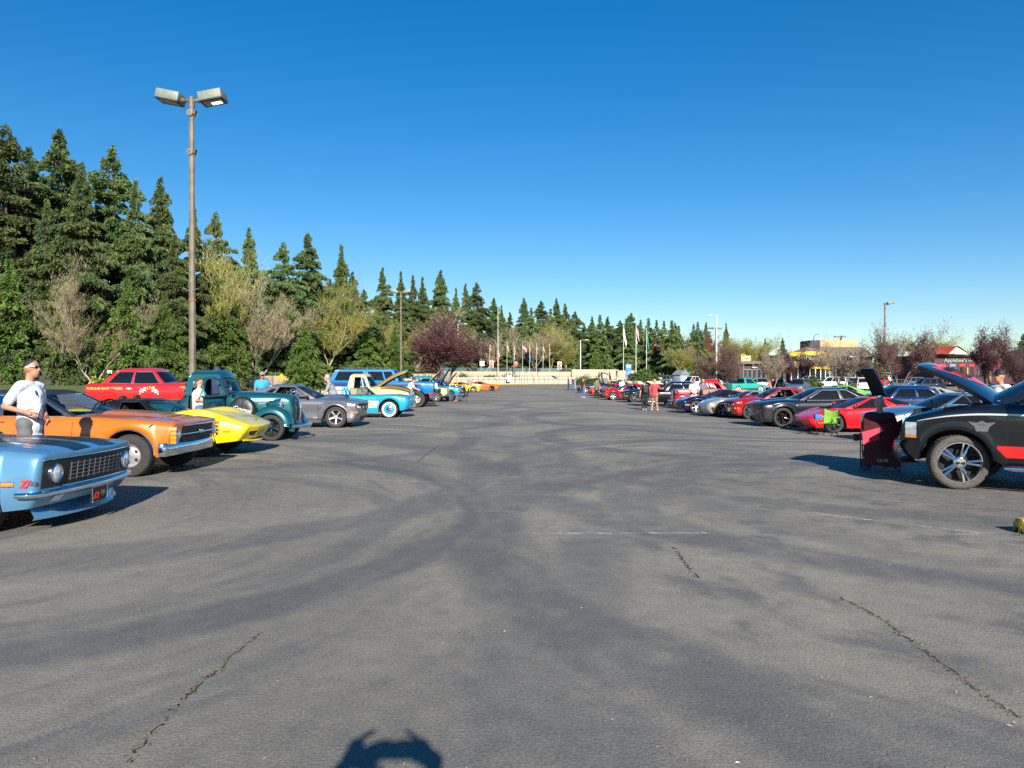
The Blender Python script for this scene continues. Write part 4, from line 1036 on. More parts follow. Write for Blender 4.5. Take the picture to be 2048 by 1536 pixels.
    def tails(s, y0, y1, z0, z1, m=REDL):
        for sg in (1, -1): s.fpatch('tail_light', sg * y0, sg * y1, z0, z1, m, .006, 5, 3, rear=True)
    def lid(s, name, y, z0, z1, m=None): pass
    def place(s, contact=None, dir=1, nose=None, cy=None, rot=None, scale=1.0, loc=None):
        """stand the car on the ground by its near front wheel, or by nose x and centre y"""
        r = s.root; r.rotation_euler[2] = 0 if dir > 0 else math.pi; r.scale = (scale,) * 3
        if contact:
            p = at(*contact) if isinstance(contact, tuple) else contact
            x, y = p.x - dir * s.fa * scale, p.y + (s.track + s.tw / 2) * scale
        elif loc: x, y = loc
        else: x, y = nose - dir * s.xf * scale, cy
        r.location = (x, y, G(x + dir * s.fa, y) * .6 + G(x + dir * s.ra, y) * .4)
        if rot is not None: r.rotation_euler[2] = rot
        return s
# ---------------------------------------------------------------- left row, near cars
GL = 'show cars nosed in along the left of the aisle'
def plate(car, txt, z, y=0, w=.305, h=.155, bgm=None, fg=None, off=.05, size=.1, name='licence_plate'):
    x = car.front(y, z, off); b = MB().box((x, y, z), (.012, w, h), 0, .006).build(name, bgm or WPAINT, car.root)
    if txt: text_obj('lettering', txt, size, fg or BLK, b, frame((x + .008, y, z), (0, 1, 0), y=(0, 0, 1)), .002)
    return b
# 1 -- light blue muscle coupe with dark stripes
BLU = paint('powder_blue_metallic', (.13, .34, .56), .35, .34); NAVY = mat('midnight_stripe', (.006, .009, .022), .3, 0, .15, var=.1, spec=.25)
c = Car('muscle_coupe', 'light blue muscle coupe with black hood stripes at the left edge', 'car', BLU, group=GL, W=.94, fa=1.42, ra=-1.32, R=.335, Rr=.2, tw=.2, zs=.2, zf=.30, zr=.36,
        nose=[(.26, 2.12), (.40, 2.22), (.52, 2.24), (.76, 2.27), (.84, 2.28)], tail=[(.3, -2.3), (.6, -2.36), (.86, -2.34)], top=[(-2.36, .84), (-1.3, .93), (-.5, .92), (.7, .90), (1.5, .88), (2.1, .835), (2.28, .80)], crown=[(-2, .03), (.5, .05), (2.0, .045), (2.28, .02)],
        plan=[(-2.36, .86), (-1.3, .94), (0, .92), (1.4, .95), (2.0, .94), (2.28, .925)], bow=.10, cr=.07, flare=.02, hood=(.85, 2.14, .80), doors=[(-.42, .78)], wheel='five', rim=CHROME, face=SILV,
        cab=dict(w0=.86, w1=.25, b0=-1.5, b1=-.85, wb=.80, wr=.62, zr=1.30, win=[(.06, .5), (.53, .8)], trim=CHROME))
c.fpatch('grille', -.86, .86, .47, .76, BLK, .006, 16, 4)
for sg in (1, -1): c.lamp(sg * .69, .615, .088, off=.012)
gb = mat('grille_grey', (.16, .16, .17), .4, .5)
c.bars('grille_bar', [.535, .575, .615, .655, .695], -.52, .52, gb, .005, .03); c.vbars('grille_bar', [v * .1 - .5 for v in range(11)], .52, .71, gb, .005, .03)
c.bars('grille_trim', [.765], -.88, .88, CHROME, .006, .012); c.bars('grille_trim', [.475], -.6, .6, CHROME, .005, .03)
c.bumper(.39, .45, .86, .045, wrap=.2)
for sg in (1, -1):
    c.tpatch('hood_stripe', .88, 2.24, 0, 0, NAVY, .003, 20, 6, yf=(lambda x, sg=sg: (sg * .09, sg * .42)))
    c.fpatch('park_light', sg * .52, sg * .66, .31, .37, LENS, .012, 4, 3)
c.spatch('side_marker', 1.82, 1.93, .515, .55, AMBER, off=.008, nx=3, nz=2)
for sg in (1, -1): MB().tube([(x, sg * c.side(x, z, .01), z) for x, z in ((1.815, .51), (1.935, .51), (1.935, .555), (1.815, .555), (1.815, .51))], .005, 4).build('marker_bezel', CHROME, c.root)
yb = -c.side(1.7, .53, .006)
em = text_obj('emblem', 'Z/', .15, REDP, c.root, frame((1.79, yb, .53), (-1, 0, 0) if False else (1, 0, 0), y=(0, 0, 1)), .004, .25, bold=.004)
text_obj('emblem', '28', .085, CHROME, c.root, frame((1.705 + .19, yb - .002, .53), (1, 0, 0), y=(0, 0, 1)), .004, .25, bold=.002) if False else None
text_obj('emblem', '28', .085, CHROME, c.root, frame((1.69, yb, .53), (1, 0, 0), y=(0, 0, 1)), .004, .25) if False else None
# air dam under the bumper
P = [[(c.front(y, .3) - .10 + .0 * abs(y), y, .30), (c.front(y, .3) - .03, y, .17), (c.front(y, .3) + .05 - .1 * (abs(y) / .8) ** 2, y, .135)] for y in lin(-.8, .8, 12)]
MB().grid(P).build('air_dam', BLU, c.root)
pl = MB().box((2.275, 0, .305), (.012, .31, .165), 0, .005, (0, .12, 0)).build('licence_plate', BLK, c.root)
MB().tube([(2.285, y, z) for y, z in ((-.15, .225), (.15, .225), (.15, .385), (-.15, .385), (-.15, .225))], .006, 5).build('plate_frame', CHROME, pl)
text_obj('lettering', 'Z', .15, REDP, pl, frame((2.284, -.085, .305), (0, 1, 0), y=(-.12, 0, 1)), .002, .2, bold=.004)
text_obj('lettering', '/', .19, REDP, pl, frame((2.284, -.03, .305), (0, 1, 0), y=(-.12, 0, 1)), .002, .1)
text_obj('lettering', '28', .09, ALU, pl, frame((2.284, .06, .315), (0, 1, 0), y=(-.12, 0, 1)), .002, 0, bold=.002)
# seen from the left side of the car, the badge reads forwards towards the tail
for o in [o for o in c.root.children if o.name.startswith('emblem')]: bpy.data.objects.remove(o)
text_obj('emblem', 'Z/', .10, REDP, c.root, frame((2.04, -c.side(2.04, .53, .008), .53), (1, 0, 0), y=(0, 0, 1)), .004, .25, bold=.005)
text_obj('emblem', '28', .06, CHROME, c.root, frame((2.125, -c.side(2.12, .54, .010), .54), (1, 0, 0), y=(0, 0, 1)), .004, .25, bold=.002)
c.place(nose=-4.68, cy=8.5)

# 2 -- orange coupe with black vinyl roof
ORG = paint('burnt_orange', (.80, .185, .004), .12, .35); VIN = mat('black_vinyl', (.018, .02, .026), .55, var=.3, scale=20, bump=.4, bscale=250)
c = Car('vinyl_roof_coupe', 'burnt orange muscle coupe with black vinyl roof and split grille', 'car', ORG, group=GL, W=.96, fa=1.63, ra=-1.32, R=.345, Rr=.19, tw=.24, Ra=.42, zs=.24, zf=.40, zr=.4,
        nose=[(.36, 2.2), (.5, 2.33), (.62, 2.36), (.80, 2.40), (.88, 2.41)], tail=[(.35, -2.5), (.6, -2.56), (.9, -2.5)], top=[(-2.5, .90), (-1.3, .99), (-.4, .98), (.7, .97), (1.6, .94), (2.2, .885), (2.41, .85)], crown=[(-2, .03), (.5, .05), (2.0, .04), (2.41, .02)],
        plan=[(-2.56, .86), (-1.3, .97), (0, .94), (1.5, .98), (2.1, .95), (2.41, .90)], bow=.08, cr=.06, flare=.03, hood=(.8, 2.28, .78), doors=[(-.62, .72)], wheel='slot', rim=SILV,
        cab=dict(w0=.86, w1=.05, b0=-1.75, b1=-1.05, wb=.83, wr=.63, zr=1.36, win=[(.045, .5), (.53, .76)], trim=CHROME, pmat=VIN, rmat=VIN, openw=(0,)))
c.fpatch('grille', -.62, .62, .53, .81, BLK, .01, 14, 4)
c.bars('grille_bar', [.56 + .03 * i for i in range(4)] + [.71 + .025 * i for i in range(4)], -.6, .6, mat('dark_grille_bar', (.06, .06, .065), .4, .4), .004, .02)
c.bars('grille_bar', [.677], -.62, .62, CHROME, .011, .03); c.bars('grille_trim', [.82], -.62, .62, CHROME, .01, .018)
MB().box((c.front(0, .69, .045), 0, .69), (.02, .16, .055), 0, .012).build('emblem', CHROME, c.root)
for sg in (1, -1):
    c.fpatch('lamp_panel', sg * .64, sg * .84, .53, .82, ALU, .008, 4, 3); c.lamp(sg * .735, .675, .088, off=.012)
    for q in range(4): c.spatch('turn_signal', 2.30, 2.385, .54 + q * .07, .60 + q * .07, AMBER, sg, .008, 3, 2)
    MB().box((1.98, sg * c.side(1.98, .82, .006), .82), (.14, .006, .02), 0, .003, (0, -.7, 0)).build('emblem', CHROME, c.root)
c.bumper(.36, .53, .80, .08, wrap=.16, tip=.18)
for o_ in [c]:
    P = [[(x, y * .99, c.topz(x, y) + .045 * math.sin(math.pi * min(1, (2.0 - x) / .9) / 2) * (1 - (abs(y) / .5) ** 6)) for y in lin(-.5, .5, 12)] for x in lin(1.95, .95, 10)]
    MB().grid(P).build('hood_bulge', ORG, c.root)
    for sg in (1, -1): c.tpatch('hood_stripe', 1.0, 2.3, sg * .18, sg * .42, mat('satin_black_stripe', (.02, .014, .012), .35, 0, .6), .05 if False else .004, 14, 4, yf=lambda x, sg=sg: (sg * .52, sg * .56))
c.spatch('arch_trim', 1, 1, 1, 1, CHROME) if False else None
for sg in (1, -1):
    for a in (c.fa, c.ra): MB().tube([(a + c.Ra * 1.01 * math.cos(R(t)), sg * c.side(a + c.Ra * 1.01 * math.cos(R(t)), c.R + c.Ra * 1.01 * math.sin(R(t)), .008), c.R + c.Ra * 1.01 * math.sin(R(t))) for t in lin(2, 178, 24)], .009, 5).build('arch_trim', CHROME, c.root)
for y in (-.3, .3): MB().tube([(c.cab['w0'] + .05, y, c.topz(.9, y) + .02), (c.cab['w0'] - .3, y - .3, c.topz(.9, y) + .15)], .008, 4).build('wiper', BLK, c.root)
c.handle(-.45, .9); c.tails(.5, .85, .5, .65)
c.place(contact=(258, 955))

# 3 -- bright yellow sports car, wedge nose and swelling wings
YLW = paint('signal_yellow', (1.0, .76, .002), .0, .35)
c = Car('yellow_sports_car', 'bright yellow long-nosed sports car with T-top and square front vents', 'car', YLW, group=GL, W=.90, fa=1.25, ra=-1.24, R=.33, Rr=.2, tw=.24, Ra=.38, zs=.2, zf=.36, zr=.36,
        nose=[(.30, 2.12), (.42, 2.26), (.54, 2.36), (.60, 2.38), (.66, 2.36)], tail=[(.36, -2.15), (.6, -2.22), (.85, -2.15)], top=[(-2.2, .82), (-1.3, .88), (-.5, .80), (.3, .82), (.9, .85), (1.35, .84), (1.9, .75), (2.2, .66), (2.38, .61)], crown=[(-2, .02), (.3, .10), (1.3, .03), (2.1, .04), (2.38, .02)],
        plan=[(-2.2, .80), (-1.3, .92), (-.2, .82), (.4, .83), (1.25, .93), (1.9, .84), (2.2, .75), (2.38, .66)], bow=.16, cr=.12, flare=.02, peak=.12, peakr=.09, hood=(.62, 2.0, .58), doors=[(-.45, .42)], wheel='slot', rim=ALU,
        cab=dict(w0=.72, w1=.15, b0=-1.1, b1=-.72, wb=.72, wr=.56, zr=1.15, win=[(.08, .62)], trim=BLK, openw=(0,), bf=.26, rmat=GLOSSB, pmat=GLOSSB, crown=.03))
for sg in (1, -1):
    c.fpatch('front_vent', sg * .34, sg * .62, .40, .52, BLK, .012, 6, 4); c.spatch('side_marker', 1.78, 1.93, .50, .545, AMBER, sg, .008, 4, 2)
    MB().tube([(c.front(y, z, .014), y, z) for y, z in ((sg * .34, .40), (sg * .62, .40), (sg * .62, .52), (sg * .34, .52), (sg * .34, .40))], .008, 4).build('vent_rim', YLW, c.root)
    c.tpatch('headlight_door', 1.78, 2.08, sg * .38, sg * .62, YLW, .006, 6, 4)
    P = [[(x, sg * y, c.topz(x, sg * y) + .05 * (1 - ((x - 1.2) / .6) ** 2) * (1 - ((y - .0) / .3) ** 2)) for y in lin(0, .3, 5)] for x in lin(.65, 1.8, 12)]
    MB().grid(P).build('hood_bulge', YLW, c.root)
MB().lathe([(.045, 0), (.045, .012), (.001, .018)], 16, 0, Matrix.Translation((2.14, 0, c.topz(2.14, 0)))).build('emblem', CHROME, c.root)
c.fpatch('licence_plate', -.15, .15, .36, .48, mat('plate_blue_white', (.5, .55, .62), .4), .012, 3, 3)
MB().tube([(2.1, -.6, .32), (2.2, -.3, .3), (2.25, 0, .3), (2.2, .3, .3), (2.1, .6, .32)], .02, 6).build('chin_spoiler', YLW, c.root)
c.mirror(.35, .83, .10); c.tails(.45, .7, .6, .7)
c.place(nose=-5.28, cy=16.1)

# 5 -- silver-grey modern pony coupe
def pony05(name, label, col, group, rim=SILV, scoop=True, glassm=GLT, stripes=None, wheel='five', dark=BLK):
    c = Car(name, label, 'car', col, group=group, W=.94, fa=1.50, ra=-1.22, R=.345, Rr=.235, tw=.24, Ra=.385, zs=.17, zf=.17, zr=.28, glass=glassm,
            nose=[(.17, 2.12), (.28, 2.24), (.45, 2.30), (.56, 2.33), (.64, 2.30), (.80, 2.36), (.88, 2.34)], tail=[(.28, -2.28), (.5, -2.4), (.95, -2.38), (1.02, -2.34)],
            top=[(-2.4, 1.0), (-1.9, 1.02), (-1.2, .99), (.2, .94), (1.0, .93), (1.7, .90), (2.15, .845), (2.36, .80)], crown=[(-2, .03), (.5, .07), (1.6, .08), (2.15, .05), (2.36, .02)],
            plan=[(-2.4, .84), (-1.3, .95), (0, .92), (1.5, .955), (2.0, .91), (2.36, .80)], bow=.16, cr=.12, flare=.035, hood=(.92, 2.2, .80), doors=[(-.35, .93)], wheel=wheel, rim=rim,
            sec=[(0, .93), (.16, .985), (.3, .985), (.36, .965), (.6, .985), (.82, 1.0), (.93, .96), (1, .9)],
            cab=dict(w0=1.05, w1=.22, b0=-1.85, b1=-.75, wb=.80, wr=.60, zr=1.36, win=[(.07, .56), (.62, .74, .3, .75)], trim=BLK, bf=.2, openw=(0,) if glassm is GLT else ()))
    c.fpatch('grille', -.48, .48, .55, .77, dark, .006, 10, 4); c.fpatch('lower_grille', -.45, .45, .22, .36, dark, .006, 10, 3)
    for sg in (1, -1):
        c.fpatch('headlight', sg * .5, sg * .80, .57, .77, dark, .008, 6, 4)
        for yy in (.56, .63): MB().box((c.front(sg * yy, .67, .012), sg * yy, .67), (.014, .035, .15), 0, .008).build('lamp_bar', LENS, c.root)
        c.lamp(sg * .71, .67, .055, off=.004, ring=SILV); c.lamp(sg * .36, .655, .06, off=.01, ring=BLK, name='fog_lamp')
        c.spatch('side_marker', 1.98, 2.2, .475, .53, AMBER, sg, .008, 6, 2)
        c.spatch('rocker_stripe', -.8, 1.06, .28, .30, BLK, sg, .004, 12, 2)
    c.fpatch('front_splitter', -.75, .75, .165, .19, BLK, .05, 12, 2)
    MB().box((c.front(0, .66, .02), 0, .66), (.012, .13, .06), 0, .02).build('emblem', CHROME, c.root)
    if scoop:
        P = [[(x, y, c.topz(x, y) + (.07 * min(1, (1.75 - x) / .1) if x > 1.2 else .07 * max(0, (x - .95) / .25)) * (1 - (abs(y) / .34) ** 8)) for y in lin(-.34, .34, 10)] for x in [1.75, 1.72, 1.66, 1.6, 1.4, 1.2, 1.05, .95]]
        MB().grid(P).build('hood_scoop', col, c.root); c.tpatch('scoop_mouth', 1.50, 1.74, -.27, .27, BLK, .072, 3, 4)
    c.mirror(.62, .98, .16, BLK); c.handle(-.15, .84, col); c.tails(.4, .8, .72, .92)
    return c
GRY = paint('silver_grey_metallic', (.26, .26, .30), .55, .33)
c = pony05('silver_coupe', 'silver grey modern pony coupe with hood scoop and five-spoke wheels', GRY, GL)
text_obj('emblem', 'GT', .09, BLK, c.root, frame((1.0, -c.side(1.0, .64, .006), .64), (1, 0, 0), y=(0, 0, 1)), .003, .2)
text_obj('lettering', 'GT 5.0', .05, WPAINT, c.root, frame((.85, -c.side(.85, .335, .008), .335), (1, 0, 0), y=(0, 0, 1)), .003)
for q in range(2): MB().box((-1.12 - q * .13, -.79 + .0, 1.17), (.09, .02, .14), 0, .01, (.35, 0, 0)).build('window_louvre', WPAINT, c.root) if False else None
c.place(contact=(671, 856))

# 6 -- turquoise and white fifties roadster
TQ = paint('turquoise_paint', (.008, .40, .68), .0, .3); CRM = paint('cream_white_paint', (.72, .66, .50), 0, .35)
c = Car('fifties_roadster', 'turquoise and cream fifties roadster with whitewall tyres and open top', 'car', TQ, group=GL, W=.92, fa=1.30, ra=-1.29, R=.345, Rr=.215, tw=.18, Ra=.43, zs=.22, zf=.38, zr=.4, wheel='cap', rim=CHROME, face=TQ,
        nose=[(.34, 2.1), (.5, 2.2), (.68, 2.24), (.82, 2.2), (.88, 2.12)], tail=[(.36, -2.2), (.6, -2.28), (.86, -2.2)], top=[(-2.25, .74), (-1.3, .93), (-.4, .90), (.3, .90), (1.3, .92), (1.9, .88), (2.2, .80)], crown=[(-2, .02), (0, .04), (1.3, .03), (2.2, .02)],
        plan=[(-2.25, .74), (-1.3, .92), (0, .90), (1.3, .93), (1.9, .92), (2.24, .80)], bow=.22, cr=.2, hood=(.75, 1.95, .6), doors=[(-.5, .4)], peak=.02, inner=TQ,
        cab=dict(w0=.62, w1=.22, b0=-.75, b1=-.6, wb=.74, wr=.62, zr=1.26, roof=False, trim=CHROME, bf=.3, seatx=-.3))
cv = lambda x: (.46 + .05 * math.sin((x + .5) * 1.2), .74 - .0 * x) if x < .7 else (.46 + .09 * (x - .7) / .3 if x < 1.0 else .55 + .25 * (x - 1.0), .74 + .01 * x)
c.spatch('side_cove', -.55, .88, 0, 0, CRM, None, .004, 16, 4, zf=lambda x: (.42 + .0 * x, .70) if x > -.1 else (.42 + .28 * ((-.1 - x) / .45) ** 1.5, .70))
for sg in (1, -1):
    for z in (.52, .575, .63): MB().tube([(.35, sg * c.side(.35, z, .012), z), (.66, sg * c.side(.66, z, .012), z)], .006, 4).build('cove_trim', CHROME, c.root)
    for yy, zz in ((.72, .74), (.55, .74)): c.lamp(sg * yy, zz, .078, off=-.01)
    c.bars('bumper', [.46], sg * .3, sg * .84, CHROME, .04, .03, 8); c.bars('bumper_guard', [.54], sg * .34, sg * .42, CHROME, .05, .02, 3)
    MB().tube([(x, sg * c.side(x, .72, .008), .72) for x in lin(-.5, .95, 10)], .006, 4).build('side_trim', CHROME, c.root)
c.fpatch('grille', -.46, .46, .48, .62, BLK, .004, 8, 3); c.vbars('grille_tooth', lin(-.38, .38, 8), .49, .61, CHROME, .026, .03)
MB().tube([(c.front(y, z, .02), y, z) for y, z in ((-.46, .48), (.46, .48), (.52, .55), (.46, .63), (-.46, .63), (-.52, .55), (-.46, .48))], .014, 6).build('grille_surround', CHROME, c.root)
hd = MB()   # raised side glass of the doors
for sg in (-1, 1):
    MB().add([(.3, sg * .80, .90), (-.35, sg * .80, .92), (-.30, sg * .70, 1.22), (.12, sg * .70, 1.20)], [(0, 1, 2, 3)]).build('side_window', GLS, c.root)
    MB().tube([(.3, sg * .80, .90), (.12, sg * .70, 1.20), (-.30, sg * .70, 1.22), (-.35, sg * .80, .92)], .012, 5).build('window_frame', CHROME, c.root)
c.handle(-.4, .84)
c.place(contact=(778, 836))
# ---------------------------------------------------------------- thirties pickup
def fender(path, prof, sg, m, parent, name='fender'):
    P = []; pts = [Vector((p[0], 0, p[1])) for p in path]
    for i, p in enumerate(pts):
        d = (pts[min(i + 1, len(pts) - 1)] - pts[max(0, i - 1)]).normalized(); n = Vector((d.z, 0, -d.x))
        if n.z < 0 and i == 0: pass
        n = Vector((-d.z, 0, d.x)); 
        if d.x > 0: n = Vector((-d.z, 0, d.x))
        else: n = Vector((d.z, 0, -d.x))
        P.append([(p.x + n.x * h, sg * y, p.z + n.z * h) for y, h in prof])
    return MB().grid(P).build(name, m, parent, ang=50)
def arcp(cx, cz, r, a0, a1, n): return [(cx + r * math.cos(R(a)), cz + r * math.sin(R(a))) for a in lin(a0, a1, n)]
TEAL = paint('dark_teal_metallic', (.018, .135, .16), .45, .3)
c = Car('vintage_pickup', 'dark teal thirties pickup with open driver door and covered spare wheel', 'truck', TEAL, group=GL, W=.68, fa=1.52, ra=-1.5, R=.335, Rr=.235, tw=.2, Ra=.002, trk=.66, zs=.44, zf=.5, zr=.5, wheel='five', rim=CHROME,
        nose=[(.4, 1.98), (.7, 2.0), (1.12, 1.92)], tail=[(.4, -2.45), (1.0, -2.45)], top=[(-2.45, .98), (-.86, .98), (-.80, 1.17), (.3, 1.17), (1.3, 1.14), (1.98, 1.08)], crown=[(-2.4, 0), (-.8, .02), (.3, .09), (1.9, .08)],
        plan=[(-2.45, .60), (-.86, .60), (-.8, .68), (.3, .67), (.45, .56), (1.2, .38), (1.9, .22), (2.0, .20)], bow=.1, cr=.06, sec=[(0, .96), (.5, 1), (.8, .99), (.93, .93), (1, .84)], doors=[(-.62, .34)], open=(-2.4, -.92, .9),
        cab=dict(w0=.44, w1=.18, b0=-.86, b1=-.72, wb=.62, wr=.52, zr=1.70, win=[(.14, .82)], trim=None, crown=.12, openw=(0,), v0=.03, v1=.8, bf=.08, gw=.88, wtop=.84, exp=1.6, rearv=(.3, .75)))
r = c.root
prof = [(.36, .0), (.46, .035), (.60, .05), (.72, .035), (.79, -.01), (.82, -.08), (.825, -.14)]
for sg in (1, -1):
    p = arcp(1.52, .36, .50, -12, 120, 16); p += [(1.13, .70), (.98, .58), (.84, .47), (.70, .41), (.5, .385), (.1, .38), (-.4, .38), (-.85, .38)]
    fender(p, prof, sg, TEAL, r)
    fender(arcp(-1.5, .36, .47, -5, 185, 18), [(.58, .0), (.68, .03), (.80, .03), (.86, -.02), (.88, -.1)], sg, TEAL, r)
    h = MB(); M = Matrix.Translation((1.60, sg * .50, .93))
    h.lathe([(.001, -.30), (.05, -.26), (.10, -.16), (.135, -.04), (.145, .06), (.145, .10)], 22, 0, M @ Matrix.Rotation(R(90), 4, 'Y')); o = h.build('headlight_pod', TEAL, r, ang=60)
    MB().lathe([(.15, .085), (.152, .105), (.13, .115), (.08, .135), (.001, .145)], 22, 0, M @ Matrix.Rotation(R(90), 4, 'Y'), ms=[0, 0, 1, 1]).build('headlight', [CHROME, LENS], o)
    MB().tube([(1.55, sg * .5, .80), (1.52, sg * .5, .66)], .025, 6).build('lamp_bracket', TEAL, r)
    MB().tube([(2.0, sg * .3, .47), (2.2, sg * .32, .44)], .018, 5).build('bumper_iron', CHROME, r)
    for q in range(9): MB().tube([(.55 + q * .115, sg * (c.side(.55 + q * .115, .78) + .006), .74), (.62 + q * .115, sg * (c.side(.62 + q * .115, .84) + .006), .84)], .007, 4).build('hood_louvre', CHROME, r)
    MB().tube([(x, sg * (c.side(x, .95) + .004), .95) for x in lin(.5, 1.8, 10)], .006, 4).build('hood_trim', CHROME, r)
    MB().tube([(x, sg * .60, 1.0) for x in lin(-2.45, -.9, 4)], .028, 8).build('bed_rail', TEAL, r)
    MB().box((-1.68, sg * .56, .78), (1.5, .012, .34)).build('bed_side', TEAL, r)
g = MB()
P = [[(x + .01, y * wv, z) for y in lin(-1, 1, 8)] for z, wv, x in ((.44, .10, 1.99), (.55, .16, 2.03), (.8, .19, 2.03), (1.0, .17, 2.0), (1.12, .10, 1.94))]
g.grid(P).build('grille', BLK, r)
for i, z in enumerate(lin(.5, 1.06, 14)): MB().tube([(1.99, -.2, z), (2.05, 0, z + .005), (1.99, .2, z)], .006, 4).build('grille_bar', STEEL, r)
MB().tube([(2.0, 0, .42), (2.07, 0, .6), (2.07, 0, .85), (2.03, 0, 1.05), (1.93, 0, 1.19)], [.02, .024, .028, .03, .03], 8).build('grille_spine', CHROME, r)
for sg in (1, -1): MB().tube([(1.99, sg * .11, .43), (2.02, sg * .19, .6), (2.02, sg * .22, .82), (1.99, sg * .2, 1.0), (1.93, sg * .05, 1.16)], .012, 6).build('grille_surround', CHROME, r)
q = MB(); q.ell((1.86, 0, 1.245), (.10, .025, .03)); q.ell((1.95, 0, 1.265), (.04, .022, .04)); q.ell((1.80, 0, 1.26), (.06, .09, .015)); q.build('hood_ornament', CHROME, r)
P = []
for i in range(25):
    y = -.86 + 1.72 * i / 24; x = 2.30 - .22 * (abs(y) / .86) ** 2.2
    P.append([(x - .03, y, .33), (x, y, .335), (x + .02, y, .38), (x, y, .43), (x - .03, y, .435)])
MB().grid(P, closed=True).build('bumper', CHROME, r, ang=60)
# covered spare
M = Matrix.Translation((.80, -.80, .80)) @ Matrix.Rotation(R(90), 4, 'X') @ Matrix.Rotation(R(-8), 4, 'X')
sc_ = MB(); nn = 40
prof2 = [(.001, .055), (.16, .06), (.27, .055), (.325, .03), (.35, -.04), (.34, -.12), (.25, -.16)]
sc_.lathe(prof2, nn, 0, M)
COV = mat('black_vinyl_cover', (.014, .015, .014), .42, var=.4, scale=12, bump=.9, bscale=7)
so = sc_.build('spare_wheel_cover', COV, r, ang=60)
text_obj('lettering', 'Gramps', .155, WPAINT, so, M @ Matrix.Translation((.02, .0, .066)) @ Matrix.Rotation(R(-12), 4, 'Z'), .001, .3)
text_obj('lettering', 'Toys', .11, WPAINT, so, M @ Matrix.Translation((.06, -.14, .066)) @ Matrix.Rotation(R(-12), 4, 'Z'), .001)
# driver door swung out
for o in [o for o in r.children if o.name.startswith('door')]:
    if np.mean([v.co.y for v in o.data.vertices]) < 0:
        H = Matrix.Translation((.34, -.67, 0)) @ Matrix.Rotation(R(80), 4, 'Z') @ Matrix.Translation((-.34, .67, 0))
        m = MB(); m.tube([(.32, -.655, 1.17), (.26, -.62, 1.40), (.18, -.60, 1.58), (-.05, -.59, 1.62), (-.4, -.59, 1.60), (-.56, -.60, 1.45), (-.62, -.655, 1.17)], .035, 6); m.box((-.15, -.66, 1.16), (.94, .05, .06), 0, .02); m.box((-.14, -.63, .83), (.9, .03, .62), 1)
        m.tube([(-.5, -.70, 1.02), (-.38, -.70, 1.02)], .012, 5, 2)
        k = m.build('door_frame', [TEAL, DARKI, CHROME], o)
        for ob in (o, k): ob.data.transform(H)
    else: pass
for sg in (-1,): MB().ell((.52, -.84, 1.33), (.03, .07, .09)).build('mirror', CHROME, r)
c.place(contact=(541, 882)); TEALTRUCK = c

# ---------------------------------------------------------------- other classics of the left row
def classic(name, label, col, group=GL, cat='car', L=5.0, W=.96, roof=1.52, topz=.98, R_=.345, rim=CHROME, face=None, wheel='cap', hoodang=0, hoodmat=None, cabm=None, lamps=1, grille=CHROME, lift=0.0, glassm=GLT, hood2=None, wag=False, chrome=True, inner=DARKI):
    h = L / 2; z = lift
    c = Car(name, label, cat, col, group=group, W=W, fa=h - .86, ra=-h + 1.15, R=R_, Rr=R_ * .6, tw=.2, Ra=R_ * 1.2, zs=.28 + z, zf=.42 + z, zr=.42 + z, wheel=wheel, rim=rim, face=face, glass=glassm, inner=inner,
            nose=[(.4 + z, h - .12), (.6 + z, h), (.85 + z, h - .01), (topz + z, h - .08)], tail=[(.4 + z, -h + .1), (.7 + z, -h), (topz + z, -h + .05)], top=[(-h, topz - .02 + z), (-h * .5, topz + .02 + z), (0, topz + z), (h * .5, topz + .01 + z), (h, topz - .08 + z)], crown=[(-h, .02), (.4, .05), (h * .7, .09), (h, .05)],
            plan=[(-h, W * .86), (-h * .5, W), (0, W * .98), (h * .6, W), (h, W * .88)], bow=.14, cr=.12, hood=(.85, h - .2, .74), hoodang=hoodang, hoodmat=hoodmat, doors=[(-.35, .82)],
            cab=dict(w0=.95, w1=.42, b0=-h * .74 if not wag else -h + .15, b1=-h * .5 if not wag else -h + .45, wb=W * .86, wr=W * .68, zr=roof + z, win=[(.06, .48), (.52, .9)] if not wag else [(.05, .32), (.35, .62), (.65, .93)], trim=CHROME, pmat=cabm, rmat=cabm, crown=.11, exp=1.4))
    f = c.front
    c.fpatch('grille', -.5, .5, .52 + z, .74 + z, BLK, .006, 8, 3)
    c.bars('grille_bar', [.56 + z, .62 + z, .68 + z], -.5, .5, grille, .014, .02)
    for sg in (1, -1):
        c.lamp(sg * .70, .78 + z, .095, off=.0)
        if lamps > 1: c.lamp(sg * .5, .78 + z, .095, off=.0)
        if chrome: MB().tube([(x, sg * c.side(x, .72 + z, .01), .72 + z) for x in lin(-h + .4, h - .5, 12)], .009, 4).build('side_trim', CHROME, c.root)
    c.bumper(.38 + z, .52 + z, .82, .06, wrap=.35); c.bumper(.38 + z, .52 + z, .82, .06, wrap=.35, rear=True, name='rear_bumper')
    c.tails(.6, .82, .6 + z, .75 + z); c.handle(-.2, .86 + z)
    return c
